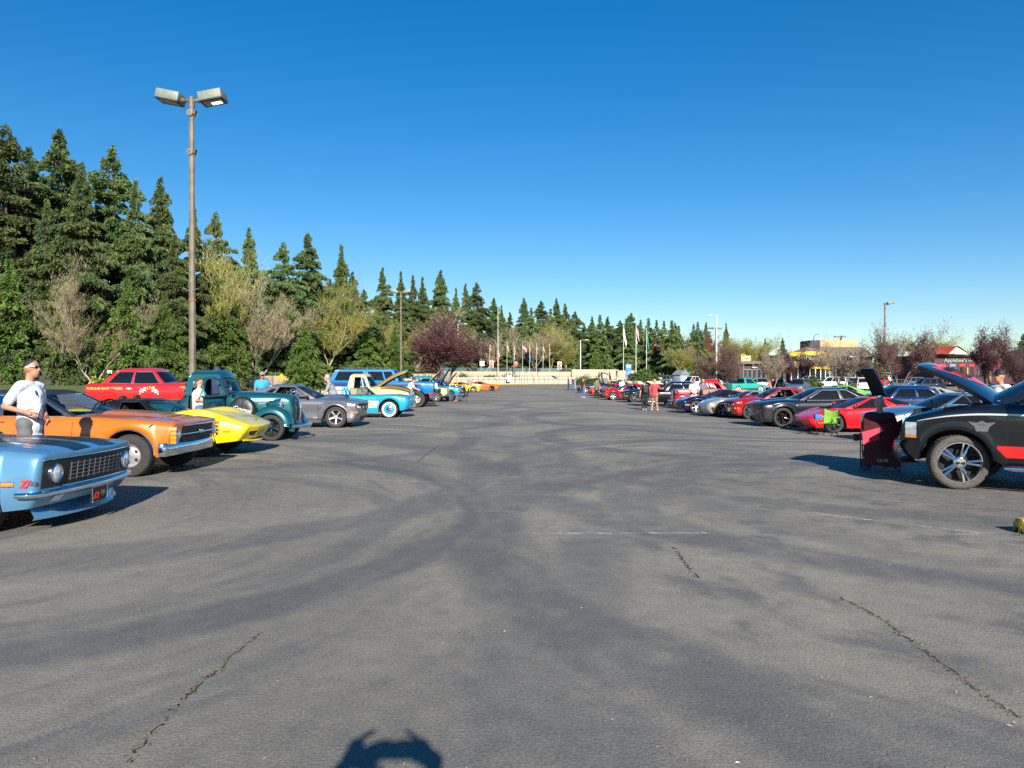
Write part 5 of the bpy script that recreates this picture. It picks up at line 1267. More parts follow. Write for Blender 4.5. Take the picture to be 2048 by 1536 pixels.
# 7 -- cream fifties pickup, hood up
GOLD = paint('champagne_gold', (.50, .36, .10), .35, .3); BUT = paint('butter_cream', (.70, .58, .30), 0, .35)
c = Car('fifties_pickup', 'cream fifties pickup with its gold hood raised beside the turquoise roadster', 'truck', BUT, group=GL, W=.93, fa=1.6, ra=-1.5, R=.36, Rr=.2, tw=.2, Ra=.45, zs=.35, zf=.45, zr=.5, wheel='cap', rim=CHROME, face=BUT,
        nose=[(.45, 2.3), (.8, 2.38), (1.0, 2.3)], tail=[(.5, -2.4), (1.0, -2.4)], top=[(-2.4, 1.02), (-.75, 1.02), (-.7, 1.12), (.5, 1.12), (1.6, 1.05), (2.38, .92)], crown=[(-2, 0), (.5, .12), (1.6, .2), (2.3, .16)], plan=[(-2.4, .85), (-.8, .85), (.4, .86), (1.5, .95), (2.38, .84)], bow=.12, cr=.15, open=(-2.3, -.85, .9),
        hood=(.62, 2.25, .66), hoodang=34, hoodth=.11, hoodmat=GOLD, doors=[(-.5, .5)], cab=dict(w0=.62, w1=.3, b0=-.78, b1=-.62, wb=.78, wr=.62, zr=1.74, win=[(.1, .26, .06, .85), (.29, .72)], trim=CRM, crown=.1, bf=.22, openw=(1,)))
for sg in (1, -1):
    c.lamp(sg * .68, .86, .1); P = [[(x, sg * y, c.topz(x, y) + .02 + .05 * math.sin(math.pi * (x - .9) / 1.5)) for y in lin(.58, .86, 5)] for x in lin(.9, 2.3, 10)]; MB().grid(P).build('fender_top', GOLD, c.root)
c.fpatch('grille', -.45, .45, .55, .85, BLK, .004, 6, 3); c.bars('grille_bar', [.58, .66, .74, .82], -.45, .45, CHROME, .014, .02); c.bumper(.4, .52, .8, .07)
c.place(nose=-4.75, cy=36.3)
# 8 -- lifted blue camper-top truck
BL2 = paint('bright_blue', (.005, .20, .52), .1, .3); BL3 = paint('deep_navy', (.004, .03, .13), .1, .3)
c = Car('camper_top_truck', 'tall lifted blue four-wheel-drive with camper top and roof rack', 'truck', BL2, group=GL, W=.99, fa=1.95, ra=-1.75, R=.46, Rr=.22, tw=.3, Ra=.52, zs=.70, zf=.8, zr=.8, wheel='slot', rim=SILV, face=CRM, glass=GLD,
        nose=[(.75, 2.9), (1.0, 2.96), (1.42, 2.93)], tail=[(.8, -3.05), (1.4, -3.0)], top=[(-3.05, 1.43), (.8, 1.43), (2.95, 1.38)], crown=.04, plan=[(-3.05, .93), (0, .98), (2.9, .93)], bow=.06, cr=.06, hood=(1.1, 2.85, .85), doors=[(-.2, 1.0)],
        cab=dict(w0=1.15, w1=.75, b0=-3.0, b1=-2.62, wb=.93, wr=.78, zr=2.08, win=[(.04, .18, .1, .85), (.2, .44, .1, .85), (.52, .93, .1, .85)], trim=BL2, crown=.05))
c.spatch('navy_band', -3.0, 2.2, 1.17, 1.36, BL3, nx=20); c.spatch('cream_band', -3.0, 1.2, 0, 0, CRM, nx=24, zf=lambda x: (max(.84, c.zb(x) + .02), max(1.15, c.zb(x) + .03)))
c.fpatch('grille', -.62, .62, 1.03, 1.34, BLK, .006, 6, 3); c.vbars('grille_bar', lin(-.58, .58, 7), 1.04, 1.33, CRM, .03, .02)
for sg in (1, -1):
    c.lamp(sg * .78, 1.2, .1)
    MB().tube([(x, sg * .55, 2.20) for x in lin(-2.4, .3, 8)], .02, 6).build('roof_rack_rail', ALU, c.root)
for x in lin(-2.3, .2, 6): MB().tube([(x, -.6, 2.19), (x, .6, 2.19)], .014, 5).build('roof_rack_bar', ALU, c.root)
MB().box((3.05, 0, .92), (.16, 1.9, .2), 0, .03).build('bumper', BLK, c.root)
c.place(contact=(833, 815))
# 9 -- red classic with heavy chrome face
RED = paint('show_red', (.80, .012, .012), 0, .3)
c = classic('red_classic', 'red fifties classic with a heavy chrome grille behind the cream pickup', RED, lamps=2); c.place(nose=-4.75, cy=47.0)
# 10 -- pale yellow classic, hood up
PYE = paint('pale_yellow', (.74, .58, .26), 0, .35)
c = classic('pale_yellow_classic', 'pale yellow classic sedan with its hood standing open', PYE, hoodang=50, wheel='five', rim=SILV); c.place(contact=(872, 804))
# 11 -- turquoise panel sedan, hood up
TQ2 = paint('aqua_paint', (.01, .34, .45), .1, .3)
c = classic('turquoise_sedan', 'turquoise high-roofed sedan with alloy wheels and open blue hood', TQ2, hoodang=62, roof=1.66, wheel='ten', rim=SILV, face=SILV, hoodmat=BL2, topz=1.02, W=.94); c.place(contact=(899, 802))
# 12 -- navy coupe
NVY = paint('navy_paint', (.006, .014, .07), .2, .25)
c = classic('navy_coupe', 'dark navy classic coupe parked behind the seated man', NVY, roof=1.42, topz=.93, wheel='five', rim=SILV); c.place(nose=-4.9, cy=62)
# 13 -- purple coupe, hood up
PUR = paint('purple_paint', (.11, .03, .16), .25, .28)
c = classic('purple_coupe', 'purple coupe with its flat hood raised near the far end of the left row', PUR, hoodang=58, roof=1.42, topz=.93, wheel='five', rim=SILV); c.place(nose=-4.5, cy=72)
# modern sports cars
def sports(name, label, col, group, hoodang=0, rim=SILV, L=4.5, roofm=None, glassm=GLT, wheel='five', low=0.0, gills=False, pop=False, detail=True):
    h = L / 2
    c = Car(name, label, 'car', col, group=group, W=.93, fa=h - .95, ra=-h + .92, R=.335, Rr=.24, tw=.26, Ra=.375, zs=.16, zf=.18, zr=.3, glass=glassm, wheel=wheel, rim=rim, detail=detail,
            nose=[(.18, h - .12), (.34, h - .01), (.48, h), (.6, h - .1), (.66, h - .25)], tail=[(.3, -h + .1), (.6, -h), (.95, -h + .05)], top=[(-h, .93), (-h * .6, .98), (-.3, .88), (.5, .86), (h * .55, .84), (h * .82, .70), (h, .56)], crown=[(-h, .02), (.3, .06), (h * .55, .02), (h * .85, .06), (h, .04)],
            plan=[(-h, .82), (-h * .58, .95), (0, .88), (h * .55, .94), (h * .82, .86), (h, .66)], bow=.28, cr=.22, flare=.02, peak=.06, peakr=.03, hood=(.5, h * .9, .66), hoodang=hoodang, doors=[(-.5, .55)],
            cab=dict(w0=.85, w1=-.05, b0=-h * .9, b1=-.75, wb=.76, wr=.54, zr=1.2, win=[(.08, .46), (.52, .72, .15, .7)], trim=BLK, bf=.26, crown=.05, rmat=roofm))
    c.fpatch('front_intake', -.42, .42, .24, .36, BLK, .006, 8, 3)
    for sg in (1, -1):
        if pop: c.spatch('side_marker', h - .55, h - .38, .46, .52, AMBER, sg, .008, 4, 2)
        else:
            c.tpatch('headlight', h * .70, h * .88, sg * .52, sg * .68, LENS, .006, 6, 4); c.spatch('side_marker', h - .62, h - .38, .42, .47, AMBER, sg, .008, 5, 2)
        c.fpatch('fog_lamp', sg * .5, sg * .66, .27, .34, LENS, .008, 3, 2)
        if gills: c.spatch('side_vent', .35, .75, .45, .62, BLK, sg, .006, 5, 3, zf=lambda x: (.42 + .5 * (x - .35), .47 + .5 * (x - .35)))
    c.fpatch('front_splitter', -.6, .6, .16, .19, BLK, .03, 10, 2); c.mirror(.5, .93, .14); c.tails(.35, .75, .62, .78)
    return c
YL2 = paint('taxi_yellow', (.80, .50, .005), 0, .3); ORV = paint('bright_orange', (.80, .16, .005), 0, .28)
c = sports('yellow_modern_sports_car', 'yellow modern sports car beside the orange one at the far left', YL2, GL, wheel='multi'); c.place(contact=(947, 785))
c = sports('orange_sports_car', 'orange sports car with its hood tipped forward at the row end', ORV, GL, hoodang=-58, rim=GLOSSB, gills=True); c.place(contact=(984, 782))
c = sports('black_roofed_yellow_car', 'yellow sports car with a dark roof behind the purple coupe', YL2, GL, roofm=GLOSSB); c.place(nose=-6.0, cy=79)
# red gasser in the row behind
c = classic('red_gasser', 'tall red fifties drag sedan with painted lettering in the back row', RED, group=None, roof=1.56, topz=1.02, lift=.36, R_=.36, wheel='five', rim=ALU, glassm=GLT, chrome=False); RG = c
yb = lambda x, z: -c.side(x, z, .012)
GLD_ = mat('gold_leaf', (.80, .55, .12), .4, .2)
for txt, x, z, s_, m_ in [('TUBULAR RACE CHASSIS', -1.55, 1.20, .13, GLD_), ('LIVE', .30, 1.22, .17, GLD_), ('UNIVERSAL', 1.75, 1.24, .12, GLD_), ('Racing', 1.85, 1.12, .10, WPAINT)]:
    text_obj('lettering', txt, s_, m_, c.root, frame((x, yb(x, z), z), (1, 0, 0), y=(0, 0, 1)), .002, .2, bold=.003)
MB().add([(-1.0 + p[0], yb(-.6, 1.2), 1.2 + p[1]) for p in [(.3, 0), (.42, .035), (.58, 0), (.42, -.035)]], [(0, 1, 2, 3)]).build('emblem', WPAINT, c.root)
for k in range(2):
    f = MB()
    for i in range(5):
        for j in range(4):
            if (i + j) % 2 == 0: x, z = -.15 + k * .5 + i * .055, .98 + j * .045 + (.03 * i if k == 0 else -.03 * i + .1); f.add([(x, yb(x, z), z), (x + .055, yb(x, z), z), (x + .055, yb(x, z), z + .045), (x, yb(x, z), z + .045)], [(0, 1, 2, 3)])
    f.build('chequered_flag', WPAINT, c.root)
c.place(loc=((282 - 1024) * 30.5 / 1500 + .3, 31.0))
# ---------------------------------------------------------------- right row
GRR = 'show cars nosed in along the right of the aisle'
BLKP = paint('gloss_black_paint', (.006, .007, .010), .0, .25); PIN = mat('silver_pinstripe', (.62, .64, .66), .35, .2); REDS = paint('stripe_red', (.70, .012, .01), 0, .35)
PINK = mat('faded_red_decal', (.62, .05, .10), .5, var=.2)
c = Car('black_pickup', 'black pickup with open hood, red side stripe and big chrome wheels', 'truck', BLKP, group=GRR, W=1.0, fa=1.95, ra=-1.75, R=.39, Rr=.295, tw=.29, Ra=.475, zs=.38, zf=.42, zr=.5, wheel='twin', rim=CHROME, glass=GLS,
        nose=[(.4, 2.62), (.52, 2.76), (.66, 2.82), (.78, 2.78), (.9, 2.75), (1.02, 2.66)], tail=[(.5, -2.9), (1.2, -2.9)], top=[(-2.9, 1.22), (-.9, 1.22), (.6, 1.23), (1.5, 1.22), (2.0, 1.16), (2.5, 1.04), (2.8, .95)], crown=[(-2.9, 0), (1, .06), (1.5, .09), (2.2, .13), (2.8, .05)],
        plan=[(-2.9, .97), (-1.75, 1.0), (0, .97), (1.9, 1.0), (2.4, .96), (2.82, .84)], bow=.10, cr=.11, flare=.02, hood=(1.52, 2.66, .86), hoodang=41, hoodth=.065, doors=[(.1, 1.32)], open=(-2.8, -1.0, .9),
        sec=[(0, .96), (.12, .985), (.4, .99), (.7, 1.0), (.9, .992), (.96, .975), (1, .945)],
        cab=dict(w0=1.72, w1=.72, b0=-1.0, b1=-.9, wb=.86, wr=.68, zr=1.86, win=[(.07, .5), (.56, .9)], trim=BLK, bf=.26, crown=.06, wtop=.93))
r = c.root
# padded, domed hood skin
for v in c.hoodo.data.vertices: pass
c.spatch('side_stripe', -2.7, 1.44, 0, 0, REDS, None, .005, 40, 3, zf=lambda x: (max(.50, c.zb(x) + .01), max(.66, c.zb(x) + .03)) if x < 1.40 else (.62, .66))
c.spatch('pinstripe', -2.7, 2.45, 0, 0, PIN, None, .005, 40, 2, zf=lambda x: (1.085, 1.11) if x < 1.5 else (1.085 - .13 * ((x - 1.5) / 1.0) ** 2, 1.11 - .15 * ((x - 1.5) / 1.0) ** 2))
for sg in (1, -1):
    c.fpatch('headlight', sg * .56, sg * .86, .74, .93, LENS, .02, 5, 4)
    c.spatch('headlight_wrap', 2.46, 2.62, .76, .95, LENS, sg, .012, 4, 4); c.spatch('side_marker', 2.46, 2.62, .72, .757, AMBER, sg, .013, 4, 2)
    y = sg * c.side(1.62, .95, .012); q = MB(); q.prism([(1.62 + dx, y, .93 + dz) for dx, dz in ((-.17, .06), (-.06, .045), (0, .075), (.06, .045), (.17, .06), (.09, -.01), (.07, -.075), (-.07, -.075), (-.09, -.01))], (0, sg * .012, 0)); q.build('winged_badge', CHROME, r)
    text_obj('lettering', 'H-D', .045, BLK, r, frame((1.62, sg * (abs(y) + .014), .945), (-sg, 0, 0), y=(0, 0, 1)), .001)
    MB().tube([(x, sg * 1.02, .36) for x in (-.9, -.8, 1.25, 1.35)], [.02, .04, .04, .02], 10).build('running_board', CHROME, r)
    MB().tube([(.95, sg * 1.0, 1.25), (.95, sg * 1.12, 1.28)], .02, 6).build('mirror_arm', BLK, r); MB().box((.95, sg * 1.2, 1.36), (.1, .2, .24), 0, .04).build('mirror', BLK, r)
P = []
for i in range(21):
    y = -.97 + 1.94 * i / 20; x = 2.93 - .24 * (abs(y) / .97) ** 2.4
    P.append([(x - .3, y, .36), (x - .06, y, .33), (x, y, .40), (x + .015, y, .55), (x - .02, y, .66), (x - .10, y, .70), (x - .3, y, .70)])
MB().grid(P).build('bumper', mat('satin_black_bumper', (.016, .016, .018), .3, 0, .4), r, ang=50)
c.fpatch('grille', -.5, .5, .72, .93, BLK, .01, 8, 3); c.bars('grille_bar', [.76, .82, .88], -.5, .5, BLK, .014, .03)
# eagle decal on the hood skin
dm = MB(); pts = [(1.82, -.2), (1.95, .02), (2.2, .25), (2.5, .3), (2.46, .12), (2.58, .02), (2.45, -.1), (2.5, -.3), (2.2, -.22), (2.05, -.32)]
n0 = len(pts); ctr = (2.2, 0.0)
vv = [c.Mh @ Vector((x, y + .3, c.topz(x, y + .3) + .006)) for x, y in [ctr] + pts]; dm.add(vv, [(0, i + 1, (i + 1) % n0 + 1) for i in range(n0)])
dm.build('hood_decal', PINK, c.hoodo)
for k_ in range(4):
    MB().tube([c.Mh @ Vector((x, .1 + k_ * .11 + .04 * math.sin(x * 6), c.topz(x, .1 + k_ * .11) + .012)) for x in lin(2.05, 2.4, 6)], .008, 4).build('decal_line', BLKP, c.hoodo)
for sg in (1, -1): MB().tube([(1.75, sg * .7, 1.2), c.Mh @ Vector((2.1, sg * .66, 1.12))], .012, 5).build('hood_strut', CHROME, r)
F150 = c; _a = math.pi - R(40); _p = at(1912, 980); _w = Matrix.Rotation(_a, 2) @ Vector((c.fa, c.track + c.tw / 2)); c.root.location = (_p.x - _w.x, _p.y - _w.y, G(_p.x + 1, _p.y)); c.root.rotation_euler[2] = _a
for o in r.children:
    if o.name.startswith('wheel') and not o.name.startswith('wheel_well') and o.location.x > 0: o.rotation_euler[2] += R(24)

def pony99(name, label, col, group, glassm=GLT):
    c = Car(name, label, 'car', col, group=group, W=.93, fa=1.38, ra=-1.2, R=.32, Rr=.21, tw=.23, Ra=.36, zs=.18, zf=.2, zr=.3, glass=glassm,
            nose=[(.18, 2.12), (.35, 2.28), (.5, 2.32), (.7, 2.28), (.8, 2.2)], tail=[(.3, -2.2), (.6, -2.3), (.95, -2.25)], top=[(-2.3, .96), (-1, .96), (.6, .93), (1.5, .88), (2.1, .76), (2.32, .68)], crown=[(-2, .03), (1.4, .09), (2.3, .04)],
            plan=[(-2.3, .8), (-1.2, .93), (0, .9), (1.4, .94), (2.0, .88), (2.32, .72)], bow=.2, cr=.18, flare=.02, hood=(.85, 2.1, .8), doors=[(-.4, .8)], wheel='five', rim=CHROME,
            cab=dict(w0=1.0, w1=.1, b0=-1.65, b1=-.8, wb=.8, wr=.58, zr=1.33, win=[(.06, .54), (.58, .8)], trim=BLK, bf=.22))
    for sg in (1, -1): c.fpatch('headlight', sg * .46, sg * .72, .6, .72, LENS, .01, 5, 3); c.spatch('turn_signal', 1.93, 2.08, .62, .73, AMBER, sg, .01, 4, 3)
    c.fpatch('grille', -.36, .36, .55, .68, BLK, .006, 6, 3); c.mirror(.62, .96, .15); c.tails(.4, .8, .65, .85)
    return c
LBL = paint('ice_blue_metallic', (.16, .27, .42), .5, .3)
c = pony99('ice_blue_coupe', 'ice blue metallic coupe half hidden behind the black pickup', LBL, GRR); c.place(nose=10.15, cy=21.4, dir=-1)

# red wedge exotic
REDX = paint('italian_red', (.92, .008, .016), 0, .3)
c = Car('red_wedge_car', 'low red wedge-nosed mid-engined sports car with chairs in front', 'car', REDX, group=GRR, W=.92, fa=1.35, ra=-1.1, R=.315, Rr=.225, tw=.23, Ra=.36, zs=.16, zf=.16, zr=.3, glass=GLD, wheel='five', rim=CHROME,
        nose=[(.16, 2.12), (.26, 2.24), (.4, 2.28), (.5, 2.2), (.58, 2.05)], tail=[(.3, -2.0), (.6, -2.1), (.9, -2.05)], top=[(-2.1, .9), (-1.1, .92), (-.3, .84), (.5, .8), (1.2, .76), (1.7, .66), (2.05, .55), (2.28, .46)], crown=[(-2, .02), (.6, .05), (1.6, .05), (2.28, .03)],
        plan=[(-2.1, .84), (-1.1, .94), (0, .88), (1.35, .93), (1.9, .86), (2.28, .7)], bow=.2, cr=.2, flare=.02, peak=.05, peakr=.02, hood=(.95, 1.95, .7), doors=[(-.35, .75)],
        cab=dict(w0=1.18, w1=.1, b0=-1.75, b1=-.62, wb=.76, wr=.54, zr=1.17, win=[(.1, .56), (.68, .97, .1, .8)], trim=BLK, bf=.2, crown=.03, rearv=(.1, .9)))
c.fpatch('front_intake', -.5, .5, .22, .36, BLK, .008, 8, 3); c.fpatch('front_splitter', -.72, .72, .15, .175, REDX, .05, 10, 2)
for sg in (1, -1): c.fpatch('park_light', sg * .36, sg * .62, .40, .44, LENS, .008, 4, 2); c.fpatch('front_vent', sg * .56, sg * .74, .24, .34, BLK, .01, 4, 2); c.spatch('side_intake', -.75, -.45, .45, .7, BLK, sg, .005, 5, 3)
c.mirror(.62, .92, .12); c.place(contact=(1670, 866), dir=-1)

# charcoal muscle coupe
CHA = paint('charcoal_metallic', (.022, .026, .034), .4, .3)
c = Car('charcoal_coupe', 'charcoal muscle coupe with black wheels and a full-width dark grille', 'car', CHA, group=GRR, W=.96, fa=1.62, ra=-1.33, R=.365, Rr=.26, tw=.27, Ra=.415, zs=.19, zf=.2, zr=.3, glass=GLD, wheel='five', rim=GLOSSB,
        nose=[(.19, 2.38), (.34, 2.46), (.52, 2.50), (.6, 2.48), (.85, 2.51), (.92, 2.46)], tail=[(.3, -2.4), (.6, -2.5), (1.0, -2.45)], top=[(-2.5, 1.03), (-1.3, 1.05), (-.2, 1.0), (.8, .99), (1.7, .96), (2.3, .91), (2.51, .85)], crown=[(-2, .03), (1.4, .08), (2.3, .05), (2.51, .02)],
        plan=[(-2.5, .88), (-1.4, .97), (-.1, .94), (1.6, .97), (2.2, .93), (2.51, .86)], bow=.12, cr=.12, flare=.03, peak=.02, peakr=.04, hood=(.95, 2.35, .78), doors=[(-.45, .9)],
        sec=[(0, .94), (.16, .985), (.4, .975), (.68, 1.0), (.82, .99), (.93, .95), (1, .9)],
        cab=dict(w0=1.12, w1=.2, b0=-1.95, b1=-1.0, wb=.82, wr=.61, zr=1.43, win=[(.06, .54), (.57, .82)], trim=SILV, bf=.2))
c.fpatch('grille', -.78, .78, .66, .83, GLOSSB, .008, 10, 3); c.fpatch('lower_grille', -.6, .6, .27, .42, GLOSSB, .008, 8, 3); c.fpatch('front_splitter', -.8, .8, .175, .205, BLK, .06, 10, 2)
for sg in (1, -1):
    for yy in (.70, .54): c.lamp(sg * yy, .745, .06, ring=GLOSSB, m=mat('smoked_lens', (.10, .10, .11), .1, .3, 1))
    c.spatch('side_marker', 2.1, 2.25, .55, .58, mat('smoked_amber', (.12, .05, .01), .2), sg, .006, 4, 2)
P = [[(x, y, c.topz(x, y) + .03 * (1 - (abs(y) / .3) ** 6)) for y in lin(-.3, .3, 8)] for x in lin(1.3, 2.1, 6)]; MB().grid(P).build('hood_bulge', CHA, c.root)
c.mirror(.72, 1.05, .16, CHA); c.handle(-.2, .88, CHA); c.tails(.3, .85, .8, .95); MB().tube([(1.15, c.side(1.15, .8, .01), .8), (1.12, c.side(1.12, .84, .01), .84)], .012, 4).build('emblem', WPAINT, c.root)
c.place(contact=(1567, 855), dir=-1)
# candy red pony coupe
CAN = paint('candy_red', (.52, .010, .014), .3, .28)
c = pony05('candy_red_coupe', 'candy red pony coupe with hood scoop beside the charcoal coupe', CAN, GRR, rim=CHROME); plate(c, 'PNY', .42, .3, bgm=WPAINT, size=.09); c.place(contact=(1501, 839), dir=-1)
# silver pop-up sports car, dark lower half
SIL = paint('bright_silver', (.50, .50, .49), .5, .3); GUN = paint('gunmetal', (.05, .055, .06), .4, .3)
c = sports('two_tone_sports_car', 'silver over gunmetal sports car with hidden headlamps', SIL, GRR, pop=True, rim=SILV); c.spatch('lower_panel', -1.75, 2.02, 0, 0, GUN, None, .006, 44, 4, zf=lambda x: (c.zb(x) + .005, max(c.zb(x) + .02, .50))); c.fpatch('nose_panel', -.62, .62, .2, .47, GUN, .01, 12, 4)
c.place(contact=(1447, 834), dir=-1)
DBL = paint('dark_indigo', (.016, .018, .07), .4, .25)
c = sports('indigo_sports_car', 'dark indigo sports car with silver star wheels nearest the hot rod', DBL, GRR, roofm=GLOSSB, wheel='five'); c.place(contact=(1393, 827), dir=-1)
# red hot rod coupe
REDH = paint('hot_rod_red', (.58, .006, .012), 0, .28); TAN = paint('tan_hood', (.42, .20, .10), 0, .45)
c = Car('hot_rod', 'red thirties hot rod coupe with tan hood and upright chrome grille', 'car', REDH, group=GRR, W=.72, fa=1.55, ra=-1.25, R=.34, Rr=.2, tw=.2, Ra=.002, trk=.7, zs=.38, zf=.45, zr=.45, wheel='five', rim=CHROME,
        nose=[(.4, 2.0), (.75, 2.02), (1.16, 1.94)], tail=[(.4, -2.0), (.9, -1.95)], top=[(-2.0, .72), (-1.5, 1.0), (-.7, 1.15), (.3, 1.16), (1.3, 1.15), (2.0, 1.11)], crown=[(-2, .12), (-.7, .06), (.3, .05), (2, .06)], plan=[(-2.0, .5), (-1.4, .66), (-.5, .72), (.3, .70), (.5, .6), (2.0, .4)], bow=.08, cr=.06, sec=[(0, .95), (.6, 1), (.9, .94), (1, .88)],
        hood=(.4, 1.95, .99), hoodmat=TAN, doors=[(-.55, .3)], cab=dict(w0=.42, w1=.2, b0=-1.4, b1=-.75, wb=.66, wr=.5, zr=1.66, win=[(.12, .5, .1, .8), (.56, .8, .12, .75)], trim=None, crown=.12, bf=.06, openw=(0, 1), exp=1.5))
for sg in (1, -1):
    fender(arcp(1.55, .36, .50, -12, 125, 14) + [(1.1, .62), (.9, .48), (.7, .40), (.3, .38), (-.5, .38)], [(.38, 0), (.5, .03), (.66, .05), (.8, .03), (.88, -.03), (.9, -.12)], sg, REDH, c.root); fender(arcp(-1.25, .36, .48, -5, 185, 16), [(.55, 0), (.72, .04), (.88, .02), (.92, -.1)], sg, REDH, c.root)
    q = MB(); M = Matrix.Translation((1.9, sg * .52, .98)) @ Matrix.Rotation(R(90), 4, 'Y'); q.lathe([(.001, -.2), (.09, -.12), (.13, 0), (.13, .04), (.1, .06), (.001, .08)], 18, 0, M, ms=[0, 0, 0, 1, 1]); q.build('headlight', [CHROME, LENS], c.root)
MB().grid([[(2.04 - .02 * (y / .3) ** 2, y, z) for y in lin(-.3, .3, 6)] for z in (.42, .8, 1.08)]).build('grille', CHROME, c.root)
for y in lin(-.27, .27, 9): MB().tube([(2.05, y, .44), (2.06, y, 1.06)], .012, 5).build('grille_bar', ALU, c.root)
MB().tube([(2.25 - .1 * (y / .8) ** 2, y, .45) for y in lin(-.85, .85, 12)], .05, 8).build('bumper', CHROME, c.root)
c.place(contact=(1366, 817), dir=-1)
c = classic('black_hood_up_car', 'black classic with its hood raised behind the hot rod', BLKP, GRR, hoodang=30, wheel='five', rim=SILV); c.place(nose=8.3, cy=50, dir=-1)
c = pony05('black_coupe', 'black pony coupe with chrome wheels beside the plaid-shirted man', BLKP, GRR, rim=CHROME, wheel='five_fat'); c.place(contact=(1268, 805), dir=-1)
c = pony05('dark_red_coupe', 'dark red pony coupe just past the black coupe', CAN, GRR); c.place(nose=7.6, cy=63.5, dir=-1)
c = sports('black_sports_car', 'black sports car behind the woman in tan shorts', BLKP, GRR); c.place(nose=7.7, cy=70.5, dir=-1)
c = sports('red_far_sports_car', 'red sports car behind the man in the olive shirt', REDX, GRR); c.place(nose=7.9, cy=78, dir=-1)
c = sports('dark_blue_far_sports_car', 'dark blue sports car last in the right row', NVY, GRR); c.place(nose=7.6, cy=88, dir=-1)
c = pony99('blue_far_coupe', 'blue coupe second from the end of the right row', BL3, GRR); c.place(nose=9.5, cy=83, dir=-1)

# ---------------------------------------------------------------- second row on the right
G2 = 'cars in the second row on the right'
WHT = paint('white_car_paint', (.70, .71, .70), 0, .3); LGR = paint('light_grey_paint', (.32, .33, .33), .2, .4); REDF = paint('fox_red', (.60, .01, .02), 0, .35)
c = pony05('white_coupe', 'white fastback coupe behind the raised navy hood', WHT, G2, scoop=False, glassm=GLD); c.place(loc=(25.2, 48), dir=-1)
c = pony05('grey_coupe', 'light grey coupe between the white and the red coupes', LGR, G2, scoop=False); c.place(loc=(21.0, 38.5), dir=-1)
def fox(name, label, col, group, glassm=GLT):
    c = Car(name, label, 'car', col, group=group, W=.88, fa=1.3, ra=-1.25, R=.31, Rr=.2, tw=.21, Ra=.35, zs=.2, zf=.25, zr=.3, glass=glassm, nose=[(.25, 2.15), (.5, 2.25), (.75, 2.18)], tail=[(.3, -2.2), (.9, -2.2)], top=[(-2.2, .95), (.5, .92), (1.5, .88), (2.25, .76)], crown=.05, bow=.1, cr=.08,
            hood=(.8, 2.05, .82), doors=[(-.45, .75)], wheel='five', rim=SILV, cab=dict(w0=.95, w1=.2, b0=-1.8, b1=-.8, wb=.78, wr=.6, zr=1.3, win=[(.06, .52), (.56, .8)], trim=BLK))
    for sg in (1, -1): c.fpatch('headlight', sg * .4, sg * .7, .58, .72, LENS, .01, 4, 3); c.spatch('turn_signal', 2.0, 2.14, .58, .72, AMBER, sg, .01, 3, 2)
    c.spatch('side_moulding', -2.0, 2.0, .44, .5, BLK, None, .01, 12, 2); c.mirror(.6, .96, .14, BLK); return c
c = fox('red_hatchback', 'red square-edged coupe seen over the ice blue hood', REDF, G2); c.place(loc=(19.0, 31.0), dir=-1)
c = classic('navy_hood_car', 'dark navy car with a tall raised hood behind the charcoal coupe', BL3, G2, hoodang=68, wheel='five', rim=SILV, topz=.95, roof=1.4); c.place(loc=(17.9, 34.8), dir=-1)
GRN = paint('lime_paint', (.16, .5, .01), 0, .35)
c = fox('lime_green_car', 'lime green car roof showing behind the charcoal coupe', GRN, G2); c.place(loc=(22.5, 52), dir=-1)

